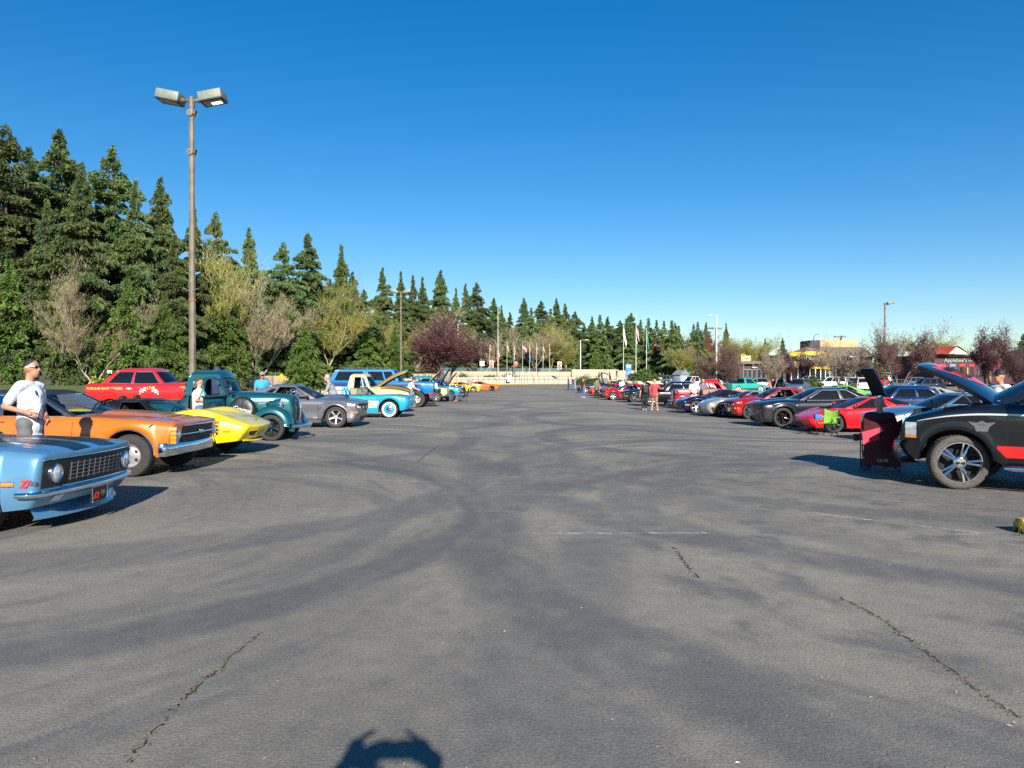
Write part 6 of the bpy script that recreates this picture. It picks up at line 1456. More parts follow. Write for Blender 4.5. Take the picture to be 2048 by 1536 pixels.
# ---------------------------------------------------------------- parked cars in the far right lot
GF = 'cars parked in the far right lot'
def modern(name, label, cat, col, kind='suv', glassm=GLD, rim=SILV):
    k = dict(suv=(4.6, .92, 1.02, 1.66, .35), sedan=(4.7, .9, .92, 1.44, .32), van=(4.9, .95, 1.05, 1.75, .34), hatch=(4.2, .88, .95, 1.5, .31), pickup=(5.6, .96, 1.1, 1.85, .38), oldpickup=(5.0, .94, 1.08, 1.72, .36))[kind]
    L, W, tz, rz, Rw = k; h = L / 2
    pk = 'pickup' in kind
    b0, b1 = {'suv': (-h + .1, -h + .55), 'van': (-h + .06, -h + .35), 'sedan': (-h * .72, -h * .4), 'hatch': (-h + .12, -h + .6), 'pickup': (-.9, -.75), 'oldpickup': (-.75, -.65)}[kind]
    win = {'suv': [(.05, .36), (.39, .66), (.70, .93)], 'van': [(.05, .34), (.37, .64), (.67, .95)], 'sedan': [(.05, .42), (.45, .8)], 'hatch': [(.05, .42), (.45, .8)], 'pickup': [(.06, .46), (.5, .9)], 'oldpickup': [(.1, .85)]}[kind]
    c = Car(name, label, cat, col, group=GF, detail=False, W=W, fa=h - .9, ra=-h + .95, R=Rw, Rr=Rw * .66, tw=.22, zs=.24 if not pk else .4, zf=.25, zr=.35, glass=glassm, wheel='five' if kind != 'oldpickup' else 'cap', rim=rim,
            nose=[(.25, h - .1), (.5, h), (.75, h - .05), (tz - .1, h - .2)], tail=[(.3, -h + .05), (.7, -h), (tz, -h + .05)], top=[(-h, tz), (.6, tz), (h * .7, tz - .07), (h, tz - .28)], crown=.06, bow=.16, cr=.16, open=(-h + .1, b0 - .1, .9) if pk else None,
            cab=dict(w0=h * .5 if not pk else 1.2, w1=h * .5 - .75 if not pk else .5, b0=b0, b1=b1, wb=W * .88, wr=W * .68, zr=rz, win=win, trim=None, bf=.2))
    c.fpatch('grille', -.4, .4, .52, .68, BLK, .006, 5, 2)
    for sg in (1, -1): c.fpatch('headlight', sg * .5, sg * .74, .62, .74, LENS, .008, 4, 2)
    c.tails(.6, .82, tz - .3, tz - .1)
    c.mirror(h * .5 - .45 if not pk else .8, tz + .04, .14); c.spatch('sill_trim', c.ra + c.Ra, c.fa - c.Ra, c.zs + .01, c.zs + .1, BLK, None, .006, 6, 2)
    return c
WH, SV, NV, BK, TE, RD, GY = WHT, paint('silver_car_paint', (.42, .43, .44), .5, .3), paint('navy_suv_paint', (.012, .024, .055), .2, .3), BLKP, paint('mint_green', (.03, .42, .33), 0, .4), REDF, paint('slate_grey', (.09, .11, .13), .4, .3)
LBM = paint('light_steel_blue', (.17, .23, .30), .4, .35)
def park(kind, px, py, deg, col, name, label, cat='car', glassm=GLD):
    c = modern(name, label, cat, col, kind, glassm); p = at(px, py); c.root.location = p; c.root.rotation_euler[2] = R(deg); return c
park('suv', 1850, 783, 180, NV, 'navy_suv', 'navy SUV parked broadside under the black pickup\'s hood', 'suv')
park('sedan', 1795, 779, 185, GY, 'slate_sedan', 'slate grey sedan left of the navy SUV')
park('suv', 1822, 776, 190, LBM, 'blue_grey_suv', 'blue-grey SUV just behind the navy SUV', 'suv')
park('oldpickup', 1490, 785, 20, TE, 'mint_pickup', 'mint green old pickup behind the brown trailer boards', 'truck')
park('suv', 1518, 780, 85, SV, 'silver_suv', 'silver SUV seen from behind, right of the mint pickup', 'suv')
park('hatch', 1486, 770, 95, RD, 'red_hatchback', 'red hatchback tail showing above the mint pickup')
park('suv', 1598, 786, 235, LBM, 'blue_suv', 'steel blue SUV facing the camera behind the candy red coupe', 'suv', GLT)
park('sedan', 1560, 777, 60, BK, 'black_sedan', 'black sedan with red tail lamps left of the steel blue SUV')
park('van', 1660, 777, 160, WH, 'white_minivan', 'white minivan behind the lime green car', 'van')
park('van', 1722, 783, 75, WH, 'white_suv', 'white SUV tail left of the raised navy hood', 'suv')
park('suv', 1610, 772, 175, GY, 'grey_suv', 'grey SUV roof behind the steel blue SUV', 'suv')
park('suv', 1780, 768, 170, WH, 'white_wagon', 'white SUV behind the lamp post', 'suv')
park('hatch', 1768, 771, 60, RD, 'red_car', 'red car tail left of the lamp post')
park('pickup', 1385, 778, 200, WH, 'white_pickup', 'white crew-cab pickup behind the white-shirted men', 'truck')
park('sedan', 1425, 779, 190, WH, 'white_sedan', 'white old sedan right of the white-shirted men')
park('pickup', 1440, 768, 185, BK, 'black_canopy_truck', 'black truck with canopy left of the first plum tree', 'truck')
park('suv', 1325, 768, 150, LBM, 'pale_car', 'pale car under the round evergreen', 'suv')
park('sedan', 1455, 776, 150, NV, 'navy_sedan', 'navy sedan behind the trunk of the first plum tree')
park('sedan', 2010, 772, 175, GY, 'grey_sedan', 'grey sedan at the right edge behind the windscreen')
park('suv', 2035, 770, 175, NV, 'navy_wagon', 'navy SUV at the right edge of the lot', 'suv')
park('suv', 1990, 764, 170, SV, 'silver_wagon', 'silver SUV far behind the dense plum tree', 'suv')
park('sedan', 1690, 773, 120, LBM, 'blue_sedan', 'steel blue sedan between the plum trunk and the white SUV')
park('sedan', 1545, 768, 90, CAN, 'maroon_sedan', 'maroon sedan far left of the black sedan')
for px, py, deg, k_, col, lab in [(868, 752, 20, 'sedan', SV, 'silver sedan driving on the road behind the wall'), (770, 747, 10, 'suv', SV, 'silver SUV on the road seen between the trunks')]:
    c = modern('passing_car', lab, 'car', col, k_); Yd = 150; b = sp(px, py, Yd); c.root.location = (b.x, Yd, TER(b.x, Yd) - .2); c.root.rotation_euler[2] = R(deg); c.root.pop('group', None)
# ---------------------------------------------------------------- lamp posts
LAMPH = mat('grey_green_lamp_housing', (.19, .21, .165), .55, .1, var=.2, scale=5); LAMPD = mat('dark_lamp_underside', (.03, .035, .06), .5)
GLINT = mat('painted_sun_glint', (.9, .85, .5), .3, emit=((1.0, .92, .55), 1.6))  # glow painted in for sunlight caught by the reflector behind the lens
def head(parent, sg, tilt, glint, L=.78, Wd=.62, H=.30, x0=.34):
    M = Matrix.Translation((sg * x0, 0, 0)) @ Matrix.Rotation(-sg * R(tilt), 4, 'Y')
    b = MB(); pts = [(sg * x, y, z) for x, y, z in ((0, -Wd / 2, .06), (L, -Wd / 2, .06), (L, Wd / 2, .06), (0, Wd / 2, .06))]
    b.box((sg * L / 2, 0, .06 + H / 2), (L, Wd, H), 0, .03); o = b.build('lamp_head', LAMPH, parent); o.data.transform(M)
    f = MB().box((sg * L / 2, 0, .045), (L * .98, Wd * .98, .03), 0, .008).build('lens_frame', LAMPD, o); f.data.transform(M)
    g = MB().box((sg * L * .5, 0, .028), (L * .74, Wd * .74, .012), 0, .004).build('lens', mat('lamp_glass', (.07, .075, .10), .12, 0, 1), o); g.data.transform(M)
    if glint: g = MB().box((sg * L * .62, .06, .018), (L * .42, Wd * .3, .012)).build('sun_glint_patch', GLINT, o); g.data.transform(M)
    return o
def lamp_post(label, px, pytop, Yd, r0=.125, heads=((-1, 12, 0), (1, 12, 0)), mt_=BRONZE, name='lamp_post', small=False, group='lamp posts', hs=1.0):
    b = sp(px, 700, Yd); z0 = G(b.x, Yd) if Yd < FY(b.x) - 4 else TER(b.x, Yd); H = CAMZ + (HOR - pytop) / F_PX * Yd - z0
    e = empty(name, (b.x, Yd, z0), 0, label, 'lamp post', group)
    p = MB(); p.tube([(0, 0, -.1), (0, 0, H - .1)], [r0, r0 * .72], 8); p.build('pole', mt_, e, ang=20)
    if not small:
        MB().box((0, 0, .35), (r0 * 4.6, r0 * 4.6, .7), 0, .05).build('concrete_base', mat('concrete', (.36, .34, .30), .85, var=.2, bump=.4), e)
        for dz in (.55, 1.85):
            c_ = MB(); c_.lathe([(.001, -.02), (.11, -.02), (.11, .02), (.035, .03), (.03, .005), (.001, .005)], 14, 0, Matrix.Translation((-.02, -r0 * .85, H - dz)) @ Matrix.Rotation(R(90), 4, 'X')); c_.lathe([(.001, 0), (.10, 0), (.10, .05)], 14, 0, Matrix.Translation((r0 * .8, 0, H - dz)) @ Matrix.Rotation(R(90), 4, 'Y')); c_.build('pole_boss', mt_, e)
        MB().tube([(0, 0, 4.2), (0, 0, 4.26)], r0 * 1.06, 8).build('pole_band', mat('rusty_band', (.30, .10, .04), .8, var=.4), e)
        for sg in (1, -1): MB().tube([(0, -r0 * .6, 4.5), (sg * .25, -r0, 4.62)], .014, 5).build('flag_bracket', STEEL, e)
    t = MB(); t.tube([(0, 0, H - .35), (0, 0, H)], r0 * .85, 10)
    for sg, tl, glint in heads: t.tube([(0, 0, H - .12), (sg * .40 * hs, 0, H - .10)], .055, 8); t.tube([(sg * .2 * hs, 0, H - .11), (sg * .33 * hs, 0, H - .1)], .085, 8)
    t.build('arm', mt_, e)
    for sg, tl, glint in heads:
        o = head(e, sg, tl, glint, .78 * hs, .62 * hs, .3 * hs, .36 * hs); o.location.z = H - .28
    return e
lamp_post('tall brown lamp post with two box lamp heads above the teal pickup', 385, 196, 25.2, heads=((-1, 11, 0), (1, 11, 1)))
lamp_post('second two-headed lamp post, farther off behind the camper-top truck', 802, 583, 82, .12)
lamp_post('single-headed lamp post rising from the large plum tree on the right', 1769, 606, 94, .13, heads=((1, 14, 0),))
lamp_post('slim lamp post in front of the yellow-banded restaurant', 1680, 672, 140, .09, heads=((-1, 0, 0), (1, 0, 0)), small=True, hs=.9)
lamp_post('dark-topped lamp post above the first plum tree', 1431, 655, 120, .09, heads=((-1, 0, 0), (1, 0, 0)), small=True, hs=.9)
def street_light(label, px, pytop, Yd, arm, m=STEEL, curve_=False):
    b = sp(px, 700, Yd); z0 = TER(b.x, Yd) if Yd > FY(b.x) - 4 else G(b.x, Yd); H = CAMZ + (HOR - pytop) / F_PX * Yd - z0; e = empty('street_light', (b.x, Yd, z0), 0, label, 'street light')
    pts = [(0, 0, -.1), (0, 0, H * .9), (arm * .15, 0, H * .97), (arm, 0, H)] if curve_ else [(0, 0, -.1), (0, 0, H - .02), (arm, 0, H)]
    MB().tube(pts, [.12, .09, .07, .05] if curve_ else [.11, .08, .05], 8).build('pole', m, e)
    MB().box((arm * 1.15, 0, H), (.7 * abs(arm) / max(.5, abs(arm)), .25, .14), 0, .04).build('lamp_head', STEEL, e)
street_light('curved-arm street light left of the restaurant roof box', 1627, 667, 160, 1.5, mat('dark_pole', (.05, .05, .055), .5), True)
street_light('thin white street light above the first plum tree', 1433, 631, 118, -.8, WPAINT)
street_light('white street light right of the flags', 1161, 680, 160, 1.2, WPAINT)
street_light('white street light inside the dark red plum tree', 916, 648, 150, 1.2, WPAINT)

# ---------------------------------------------------------------- chain-link fence on the left
k = NT('chain_link_mesh'); P_ = k.geo(); fx = k.noise(P_, 30, 2)
k.col((.055, .05, .05, 1)); k.t.links.new(k.rng(fx, .3, .7, .45, .85, False), k.b.inputs['Alpha']); CHAIN = k.mt
POST = mat('dark_fence_post', (.07, .055, .05), .7, .2, var=.3)
e = empty('chain_link_fence', (-75, FY(-75), 0), 0, 'dark chain-link fence along the grass verge at the left', 'fence')
xs = lin(-112, -36.5, 26)
for i, x in enumerate(xs):
    y = FY(x); z = TER(x, y); MB().tube([(x + 75, y - FY(-75), z - .1), (x + 75, y - FY(-75), z + 1.72)], .05, 6).build('fence_post', POST, e)
    if i:
        x0, y0, z0 = xs[i - 1], FY(xs[i - 1]), TER(xs[i - 1], FY(xs[i - 1])); q = lambda X, Y, Z: (X + 75, Y - FY(-75), Z)
        MB().add([q(x0, y0, z0 + .05), q(x, y, z + .05), q(x, y, z + 1.66), q(x0, y0, z0 + 1.66)], [(0, 1, 2, 3)]).build('fence_mesh', CHAIN, e, smooth=False)
        MB().tube([q(x0, y0, z0 + 1.68), q(x, y, z + 1.68)], .03, 5).build('top_rail', POST, e)
MB().box((-97 + 75 + 52, -10 + FY(-55) - FY(-75) + 9.9, TER(-55, FY(-55)) + 1.45), (.5, .02, .35)).build('notice', WPAINT, e)
# yellow broom on the verge
BROOM = leaf_mat('broom_flowers', ((.30, .30, .03), (.55, .45, .03), (.2, .26, .04)), .3)
for i, (x, dy, rr) in enumerate([(-61, -2, 1.0), (-57.5, -2.6, 1.3), (-53, -2.2, .9), (-66, -1.8, 1.2), (-72, -2, 1.1), (-47, -2.4, 1.2), (-50, -1.8, 1.5)]):
    y = FY(x) + dy; z = TER(x, y); e = empty('broom_bush', (x, y, z), 0, 'yellow-green broom bush %s' % ['behind the white-shirted man', 'just right of the white-shirted man', 'left of the red drag sedan', 'left of the white-shirted man', 'at the far left of the verge', 'behind the red drag sedan tail', 'behind the red drag sedan roof'][i], 'bush', 'broom bushes on the verge')
    link('foliage', bushes('foliage', [(0, 0, 0, rr, rr * 1.1)], BROOM if i % 2 else SHRUB, 420, .11, 60 + i), e)

# ---------------------------------------------------------------- concrete walls
CON_ = mat('tan_concrete', (.44, .37, .26), .85, var=.12, scale=2, bump=.3); CON2 = mat('pale_tan_concrete', (.52, .45, .33), .85, var=.1, scale=2, bump=.3); RAIL = mat('rust_brown_rail', (.12, .07, .05), .6, .3, var=.3)
def wall_run(label, pts_x, h0, h1, th=.25, m=CON_, off=0.0, step=2.4, rail=0.9, railm=RAIL, posts=True, base=-.3):
    x0, x1 = pts_x; e = empty('concrete_wall', (x0, FY(x0) + off, 0), 0, label, 'wall'); o = Vector((x0, FY(x0) + off, 0))
    P = [Vector((x0, FY(x0) + off, 0))]; x = x0
    while x < x1 - .1:
        d = 1.0
        while (Vector((x + d, FY(x + d) + off, 0)) - P[-1]).length > step: d *= .9
        x = min(x1, x + d); P.append(Vector((x, FY(x) + off, 0)))
    for i in range(len(P) - 1):
        a, b = P[i] - o, P[i + 1] - o; t = i / max(1, len(P) - 2); h = h0 + (h1 - h0) * t; d = (b - a); L = d.length; an = math.atan2(d.y, d.x); c_ = (a + b) / 2; g0 = G(P[i].x, P[i].y)
        pb = MB().box((0, 0, 0), (L - .03, th, h - base), 0, .015); pb.build('wall_panel', m, e, (c_.x, c_.y, g0 + (h + base) / 2), (0, 0, an))
        if rail:
            r_ = MB(); r_.tube([(a.x, a.y - th, g0 + .2), (a.x, a.y - th, g0 + h + rail)], .04, 6); r_.build('rail_post', railm, e)
            MB().tube([(a.x, a.y - th, g0 + h + rail), (b.x, b.y - th, g0 + h + rail)], .035, 6).build('rail', railm, e)
            MB().tube([(a.x, a.y - th, g0 + h * .55 + .2), (b.x, b.y - th, g0 + h * .55 + .2)], .025, 6).build('rail', railm, e)
    return e
wall_run('tan panelled concrete wall with rusty railing behind the silver coupe', (-36.2, -12), 1.95, 2.1, rail=.12)
wall_run('low pale concrete wall behind the flags', (-11.5, 26), 1.35, 1.35, m=CON2, rail=.25, railm=STEEL, off=-.4, step=3.2)
wall_run('upper tan concrete wall behind the flags', (-13.5, 14), 2.5, 2.5, off=1.6, rail=0, step=4)
wall_run('tall stepped tan wall right of the flags', (12.4, 22.5), 3.0, 3.0, off=.7, rail=0, step=3.4)
# mesh fence on the upper wall
k = NT('teal_privacy_mesh'); k.col((.16, .26, .25, 1)); k.t.links.new(k.rng(k.noise(k.geo(), 6, 3), .3, .7, .25, .7, False), k.b.inputs['Alpha']); TMESH = k.mt
e = empty('mesh_fence', (-13, FY(-13) + 1.5, 0), 0, 'grey and teal mesh fence on the wall behind the flags', 'fence')
xs = lin(-13, 12, 12)
for i, x in enumerate(xs):
    q = lambda X, Z: (X + 13, FY(X) - FY(-13) - .02, G(X, FY(X)) + Z)
    MB().tube([q(x, 2.4), q(x, 3.25)], .035, 6).build('fence_post', STEEL, e)
    if i:
        MB().add([q(xs[i - 1], 2.45), q(x, 2.45), q(x, 3.2), q(xs[i - 1], 3.2)], [(0, 1, 2, 3)]).build('mesh_panel', TMESH if i % 3 else CHAIN, e, smooth=False); MB().tube([q(xs[i - 1], 3.22), q(x, 3.22)], .03, 5).build('top_rail', STEEL, e)
# free-standing tan wall blocks by the entrance
for (px0, px1, pyt, Yd, lab) in [(1199, 1222, 744, 156, 'tan concrete block with a curved grey emblem and doorway'), (1232, 1268, 741, 152, 'ribbed tan concrete block behind the blue sign'), (1222, 1234, 750, 158, 'low pale wall between the two tan blocks'), (1176, 1200, 749, 160, 'low pale wall left of the emblem block'), (1270, 1330, 755, 150, 'low tan planter wall under the round evergreen')]:
    a = sp(px0, pyt, Yd); b = sp(px1, pyt, Yd); z0 = G(a.x, Yd) - .2; e = empty('wall_block', ((a.x + b.x) / 2, Yd, z0), 0, lab, 'wall')
    MB().box((0, 0, (a.z - z0) / 2), (b.x - a.x, 1.0, a.z - z0), 0, .04).build('block', CON_ if pyt < 747 else CON2, e)
    if 'ribbed' in lab:
        for x in lin(-(b.x - a.x) * .45, (b.x - a.x) * .45, 12): MB().box((x, -.53, (a.z - z0) / 2), (.1, .08, (a.z - z0) * .96), 0, .01).build('rib', CON_, e)
    if 'emblem' in lab:
        GM = mat('grey_emblem', (.13, .13, .14), .6); MB().tube([(-.9 + .9 * math.cos(R(t)) + .6, -.53, 1.75 + .75 * math.sin(R(t))) for t in lin(170, 20, 12)], .14, 6).build('emblem', GM, e); MB().box((-.1, -.52, .75), (1.1, .05, 1.3)).build('doorway', GM, e)
# shrubs on the lawn strip
for i, (px, Yd, rx, rz_, lab) in enumerate([(1168, 140, 2.0, 1.7, 'tall clipped green shrub on the lawn strip'), (1188, 141, 1.7, 1.3, 'lower clipped green shrub beside the tall one'), (1160, 140.5, 1.3, 1.0, 'smallest clipped green shrub on the lawn strip'), (1645, 95, 1.3, 2.0, 'round green shrub behind the candy red coupe'), (1243, 150, 1.0, .9, 'small green shrub under the blue sign')]):
    b = sp(px, 760, Yd) if px != 1645 else sp(1627, 760, 92); z = max(G(b.x, b.y), TER(b.x, b.y)); e = empty('clipped_shrub', (b.x, b.y, z), 0, lab, 'shrub', 'clipped shrubs'); link('foliage', bushes('foliage', [(0, 0, 0, rx, rz_)], SHRUB, 1500, .12, 80 + i), e)
# round evergreen
b = sp(1290, 757, 112); e = empty('round_evergreen_tree', (b.x, 112, G(b.x, 112)), 0, 'dark round-headed evergreen in front of the tall flagpoles', 'tree')
MB().tube([(0, 0, 0), (.1, 0, 1.0), (0, .1, 2.0)], [.2, .16, .12], 8).build('trunk', BARK, e)
link('crown', bushes('crown', [(0, 0, 1.3, 2.0, 1.5), (.9, .3, 1.2, 1.5, 1.1), (-1, 0, 1.2, 1.5, 1.2)], SHRUB, 1600, .14, 99), e)

# ---------------------------------------------------------------- flags
FR, FW, FB = mat('flag_red', (.55, .03, .05), .8, var=.15), mat('flag_white', (.70, .68, .68), .8, var=.08), mat('flag_blue', (.03, .05, .22), .8, var=.15)
FGN = mat('flag_green', (.01, .30, .16), .8); FLB = mat('flag_light_blue', (.12, .22, .55), .8)
def flag_mesh(kind, W=1.5, H=.95, droop=68, seed=0):
    g = random.Random(seed); P = []; nu, nv = 22, 13; m = MB(); ph = g.uniform(0, 6)
    d = Vector((math.cos(R(droop)), 0, -math.sin(R(droop))))
    for i in range(nu + 1):
        u = i / nu; row = []
        for j in range(nv + 1):
            v = j / nv; bend = Vector((0, 0, -v * H * (1 - .25 * u)))
            p = d * (u * W) + bend + Vector((.06 * u * math.sin(9 * u + ph + 3 * v), (.10 * u + .06 * u * v) * math.sin(7 * u + 4 * v + ph), 0)); row.append(p)
        P.append(row)
    m.grid(P)
    for i in range(nu):
        for j in range(nv):
            q = i * nv + j
            if kind == 'us': m.m[q] = 2 if (i < nu * .4 and j < 7) else (0 if j % 2 == 0 else 1)
            elif kind == 'white': m.m[q] = 1
            elif kind == 'green': m.m[q] = 3
            elif kind == 'blue': m.m[q] = 4
            else: m.m[q] = 0
    return m
FLAGS = [FR, FW, FB, FGN, FLB]
def flagpole(px, pytop, Yd, label, flags, group, r=.05):
    b = sp(px, 757, Yd); z0 = G(b.x, Yd); H = CAMZ + (HOR - pytop) / F_PX * Yd - z0; e = empty('flagpole', (b.x, Yd, z0), 0, label, 'flagpole', group)
    MB().tube([(0, 0, -.1), (0, 0, H)], [r, r * .55], 8).build('pole', mat('white_pole', (.62, .62, .60), .4, .2), e); MB().ell((0, 0, H + .05), (.07, .07, .07)).build('finial', mat('gold_ball', (.7, .5, .12), .3, .8), e)
    for i, (kind, dz, dr, s_) in enumerate(flags):
        o = flag_mesh(kind, 1.5 * s_, .95 * s_, dr, int(px) + i).build('flag', FLAGS, e, (.04, 0, H - dz), ang=80)
ORD = ['first', 'second', 'third', 'fourth', 'fifth', 'sixth', 'seventh', 'eighth', 'ninth']
for i, (px, py, dr) in enumerate([(962, 677, 84), (979, 679, 80), (1014, 681, 78), (1028, 684, 82), (1045, 685, 58), (1059, 686, 84), (1073, 686, 82), (1086, 686, 80), (1099, 688, 86)]):
    fl = [('us', .1, dr, 1.15 if i < 4 else 1.0)]
    if i == 5: fl.append(('blue', 1.7, 80, 1.0))
    if i in (0, 3, 7): fl.append(('white', 1.9, 86, .8))
    flagpole(px, py, 150.5 - .3 * i, '%s flagpole from the left in the row of short flagpoles' % ORD[i], fl, 'row of short flagpoles')
flagpole(996, 614, 148, 'tall bare-topped white flagpole among the short flags', [('us', 7.8, 80, 1.2), ('red', 9.3, 84, 1.2)], 'tall flagpoles', .09)
flagpole(1247, 651, 140, 'leftmost tall flagpole with a white flag', [('white', .2, 80, 1.9)], 'tall flagpoles', .08)
flagpole(1272, 630, 138, 'tallest right-hand flagpole with national flag', [('us', 1.3, 78, 1.7), ('white', 3.6, 84, 1.0)], 'tall flagpoles', .09)
flagpole(1293, 656, 139, 'right-hand flagpole with a green flag', [('green', .2, 82, 1.8)], 'tall flagpoles', .08)

# ---------------------------------------------------------------- road signs
def sign(px, py, Yd, label, w, h, draw, base=None):
    b = sp(px, py, Yd); z0 = max(G(b.x, Yd), G(b.x, Yd)); e = empty('road_sign', (b.x, Yd, z0), 0, label, 'sign', 'road signs')
    zc = b.z - z0; MB().tube([(0, .03, -.1), (0, .03, zc + h * .4)], .04, 6).build('post', STEEL, e); p = MB().box((0, 0, zc), (w, .02, h), 0, .01).build('panel', base or WPAINT, e); draw(e, p, zc)
    return e
F_ = lambda x, z, y=-.014: frame((x, y, z), (1, 0, 0), y=(0, 0, 1))
def no_left(e, p, z): MB().tube([(.25 * math.cos(R(t)), -.015, z + .25 * math.sin(R(t))) for t in lin(0, 360, 24)], .03, 5).build('ring', REDP, p); MB().tube([(-.18, -.02, z + .18), (.18, -.02, z - .18)], .03, 5).build('slash', REDP, p); MB().tube([(.1, -.013, z - .15), (.1, -.013, z + .05), (-.08, -.013, z + .1)], .035, 5).build('arrow', BLK, p)
def dne(e, p, z):
    for dz in (.32, -.36): MB().lathe([(.001, 0), (.36, 0), (.36, -.01)], 24, 0, Matrix.Translation((0, -.016, z + dz)) @ Matrix.Rotation(R(90), 4, 'X')).build('disc', REDP, p)
    MB().box((0, -.03, z + .32), (.5, .012, .11)).build('bar', WPAINT, p); text_obj('lettering', 'DO NOT ENTER', .1, WPAINT, p, F_(0, z - .36, -.03), .002)
def wrong(e, p, z): text_obj('lettering', 'WRONG', .2, WPAINT, p, F_(0, z + .2), .002); text_obj('lettering', 'WAY', .2, WPAINT, p, F_(0, z - .15), .002)
sign(964, 727, 152, 'white no-left-turn sign left of the flags', .95, 1.0, no_left); sign(983, 729, 151, 'red and white do-not-enter sign among the left flags', .8, 1.5, dne)
sign(1032, 728, 149, 'dark red wrong-way sign among the middle flags', .55, 1.1, wrong, REDP); sign(1119, 731, 150, 'red do-not-enter sign right of the flags', .8, 1.5, dne)
sign(1019, 757, 147, 'white notice board standing before the flags', .95, 1.3, lambda e, p, z: [MB().box((0, -.015, z + dz), (.7, .008, .05)).build('text_line', mat('pale_grey_text', (.45, .47, .5), .6), p) for dz in lin(-.4, .4, 6)])
def bluesign(e, p, z): MB().box((0, -.015, z + .15), (.62, .01, .3)).build('bus_symbol', WPAINT, p); MB().box((0, 0, z - 1.15), (1.0, .02, .9), 0, .01).build('lower_panel', mat('blue_lower_panel', (.10, .13, .5), .5), e); text_obj('lettering', 'PARK & RIDE', .13, WPAINT, p, F_(0, z - .35), .002); text_obj('lettering', 'LOT', .22, WPAINT, e, F_(0, z - 1.15), .002)
sign(1257, 735, 128, 'blue bus-symbol parking sign left of the round evergreen', 1.0, 1.2, bluesign, mat('sign_blue', (.01, .20, .62), .5))
# orange roadworks diamond and shed
e = empty('orange_sign', (*sp(563, 757, 92).xy, G(*sp(563, 757, 92).xy)), 0, 'orange diamond road sign behind the silver coupe', 'sign'); MB().prism([(0, -.02, 1.2), (.5, -.02, 1.7), (0, -.02, 2.25), (-.5, -.02, 1.7)], (0, .03, 0)).build('panel', mat('orange_sign', (.85, .30, .01), .5), e); MB().tube([(0, .04, 0), (0, .04, 1.9)], .03, 6).build('post', STEEL, e)
b = sp(1362, 760, 128); e = empty('small_shed', (b.x, 128, G(b.x, 128)), .5, 'small pale blue shed behind the white pickup', 'shed'); e.scale = (.75, .75, .75); MB().box((0, 0, 1.3), (2.6, 2.6, 2.6), 0, .02).build('wall', mat('pale_blue_siding', (.24, .31, .40), .6), e); MB().prism([(-1.5, -1.5, 2.6), (1.5, -1.5, 2.6), (0, -1.5, 3.7)], (0, 3, 0)).build('roof', mat('grey_shingles', (.18, .2, .22), .8), e); MB().box((0, -1.32, 1.1), (.9, .05, 2.0), 0, .02).build('door', WPAINT, e)
# brown-sided trailer in the second row, wheel stop at the right edge
b = sp(1478, 780, 41); WOOD = mat('brown_plywood', (.34, .16, .09), .7, var=.2, scale=3)
e = empty('utility_trailer', (b.x, 43.5, G(b.x, 43.5)), 0, 'low utility trailer with brown plywood sides behind the hot rod', 'trailer')
for y in (-.8, .8): MB().box((0, y, .96), (3.1, .04, .42), 0, .01).build('side_board', WOOD, e)
for x in (-1.53, 1.53): MB().box((x, 0, .96), (.04, 1.56, .42), 0, .01).build('end_board', WOOD, e)
MB().box((0, 0, .70), (3.1, 1.6, .08), 0, .01).build('deck', BLK, e); MB().tube([(-1.5, 0, .66), (-2.5, 0, .5)], .05, 6).build('drawbar', BLK, e)
rm, ty = wheel_mesh('cap', .32, .2, .18, SILV, WPAINT)
for sg in (1, -1): w = link('wheel', rm, e, (.2, sg * .9, .32), (0, 0, 0 if sg > 0 else math.pi)); link('tyre', ty, w)
p = at(2040, 1068); YK = NT('chipped_yellow_concrete'); _q = YK.geo(); YK.col(YK.mix(YK.rng(YK.noise(_q, 14, 5, .7), .42, .56), (.62, .40, .03), (.20, .17, .13))); YK.b.inputs['Roughness'].default_value = .85; YK.bump(YK.noise(_q, 30, 4), .6, .02)
e = empty('wheel_stop', (p.x, p.y, 0), 0, 'chipped yellow concrete kerb end at the right edge', 'kerb')
MB().grid([[(x, y, z) for y, z in ((-.10, 0), (-.09, .10), (-.05, .15), (.05, .15), (.09, .10), (.10, 0))] for x in (0, .06, .4, 1.8)]).build('block', YK.mt, e); MB().add([(0, y, z) for y, z in ((-.10, 0), (-.09, .10), (-.05, .15), (.05, .15), (.09, .10), (.10, 0))] + [(-.03, 0, .07)], [(0, 1, 6), (1, 2, 6), (2, 3, 6), (3, 4, 6), (4, 5, 6)]).build('end', YK.mt, e)
w = MB()
for i in range(40):
    a, l = rnd.uniform(0, 6.3), rnd.uniform(.04, .1); x, y = rnd.uniform(-.16, .5), rnd.uniform(-.2, -.11); w.add([(x - .006, y, 0), (x + .006, y, 0), (x + math.cos(a) * l * .6, y + math.sin(a) * l * .6, l)], [(0, 1, 2)])
o = w.build('weeds', SHRUB, e, smooth=False); o['kind'] = 'stuff'

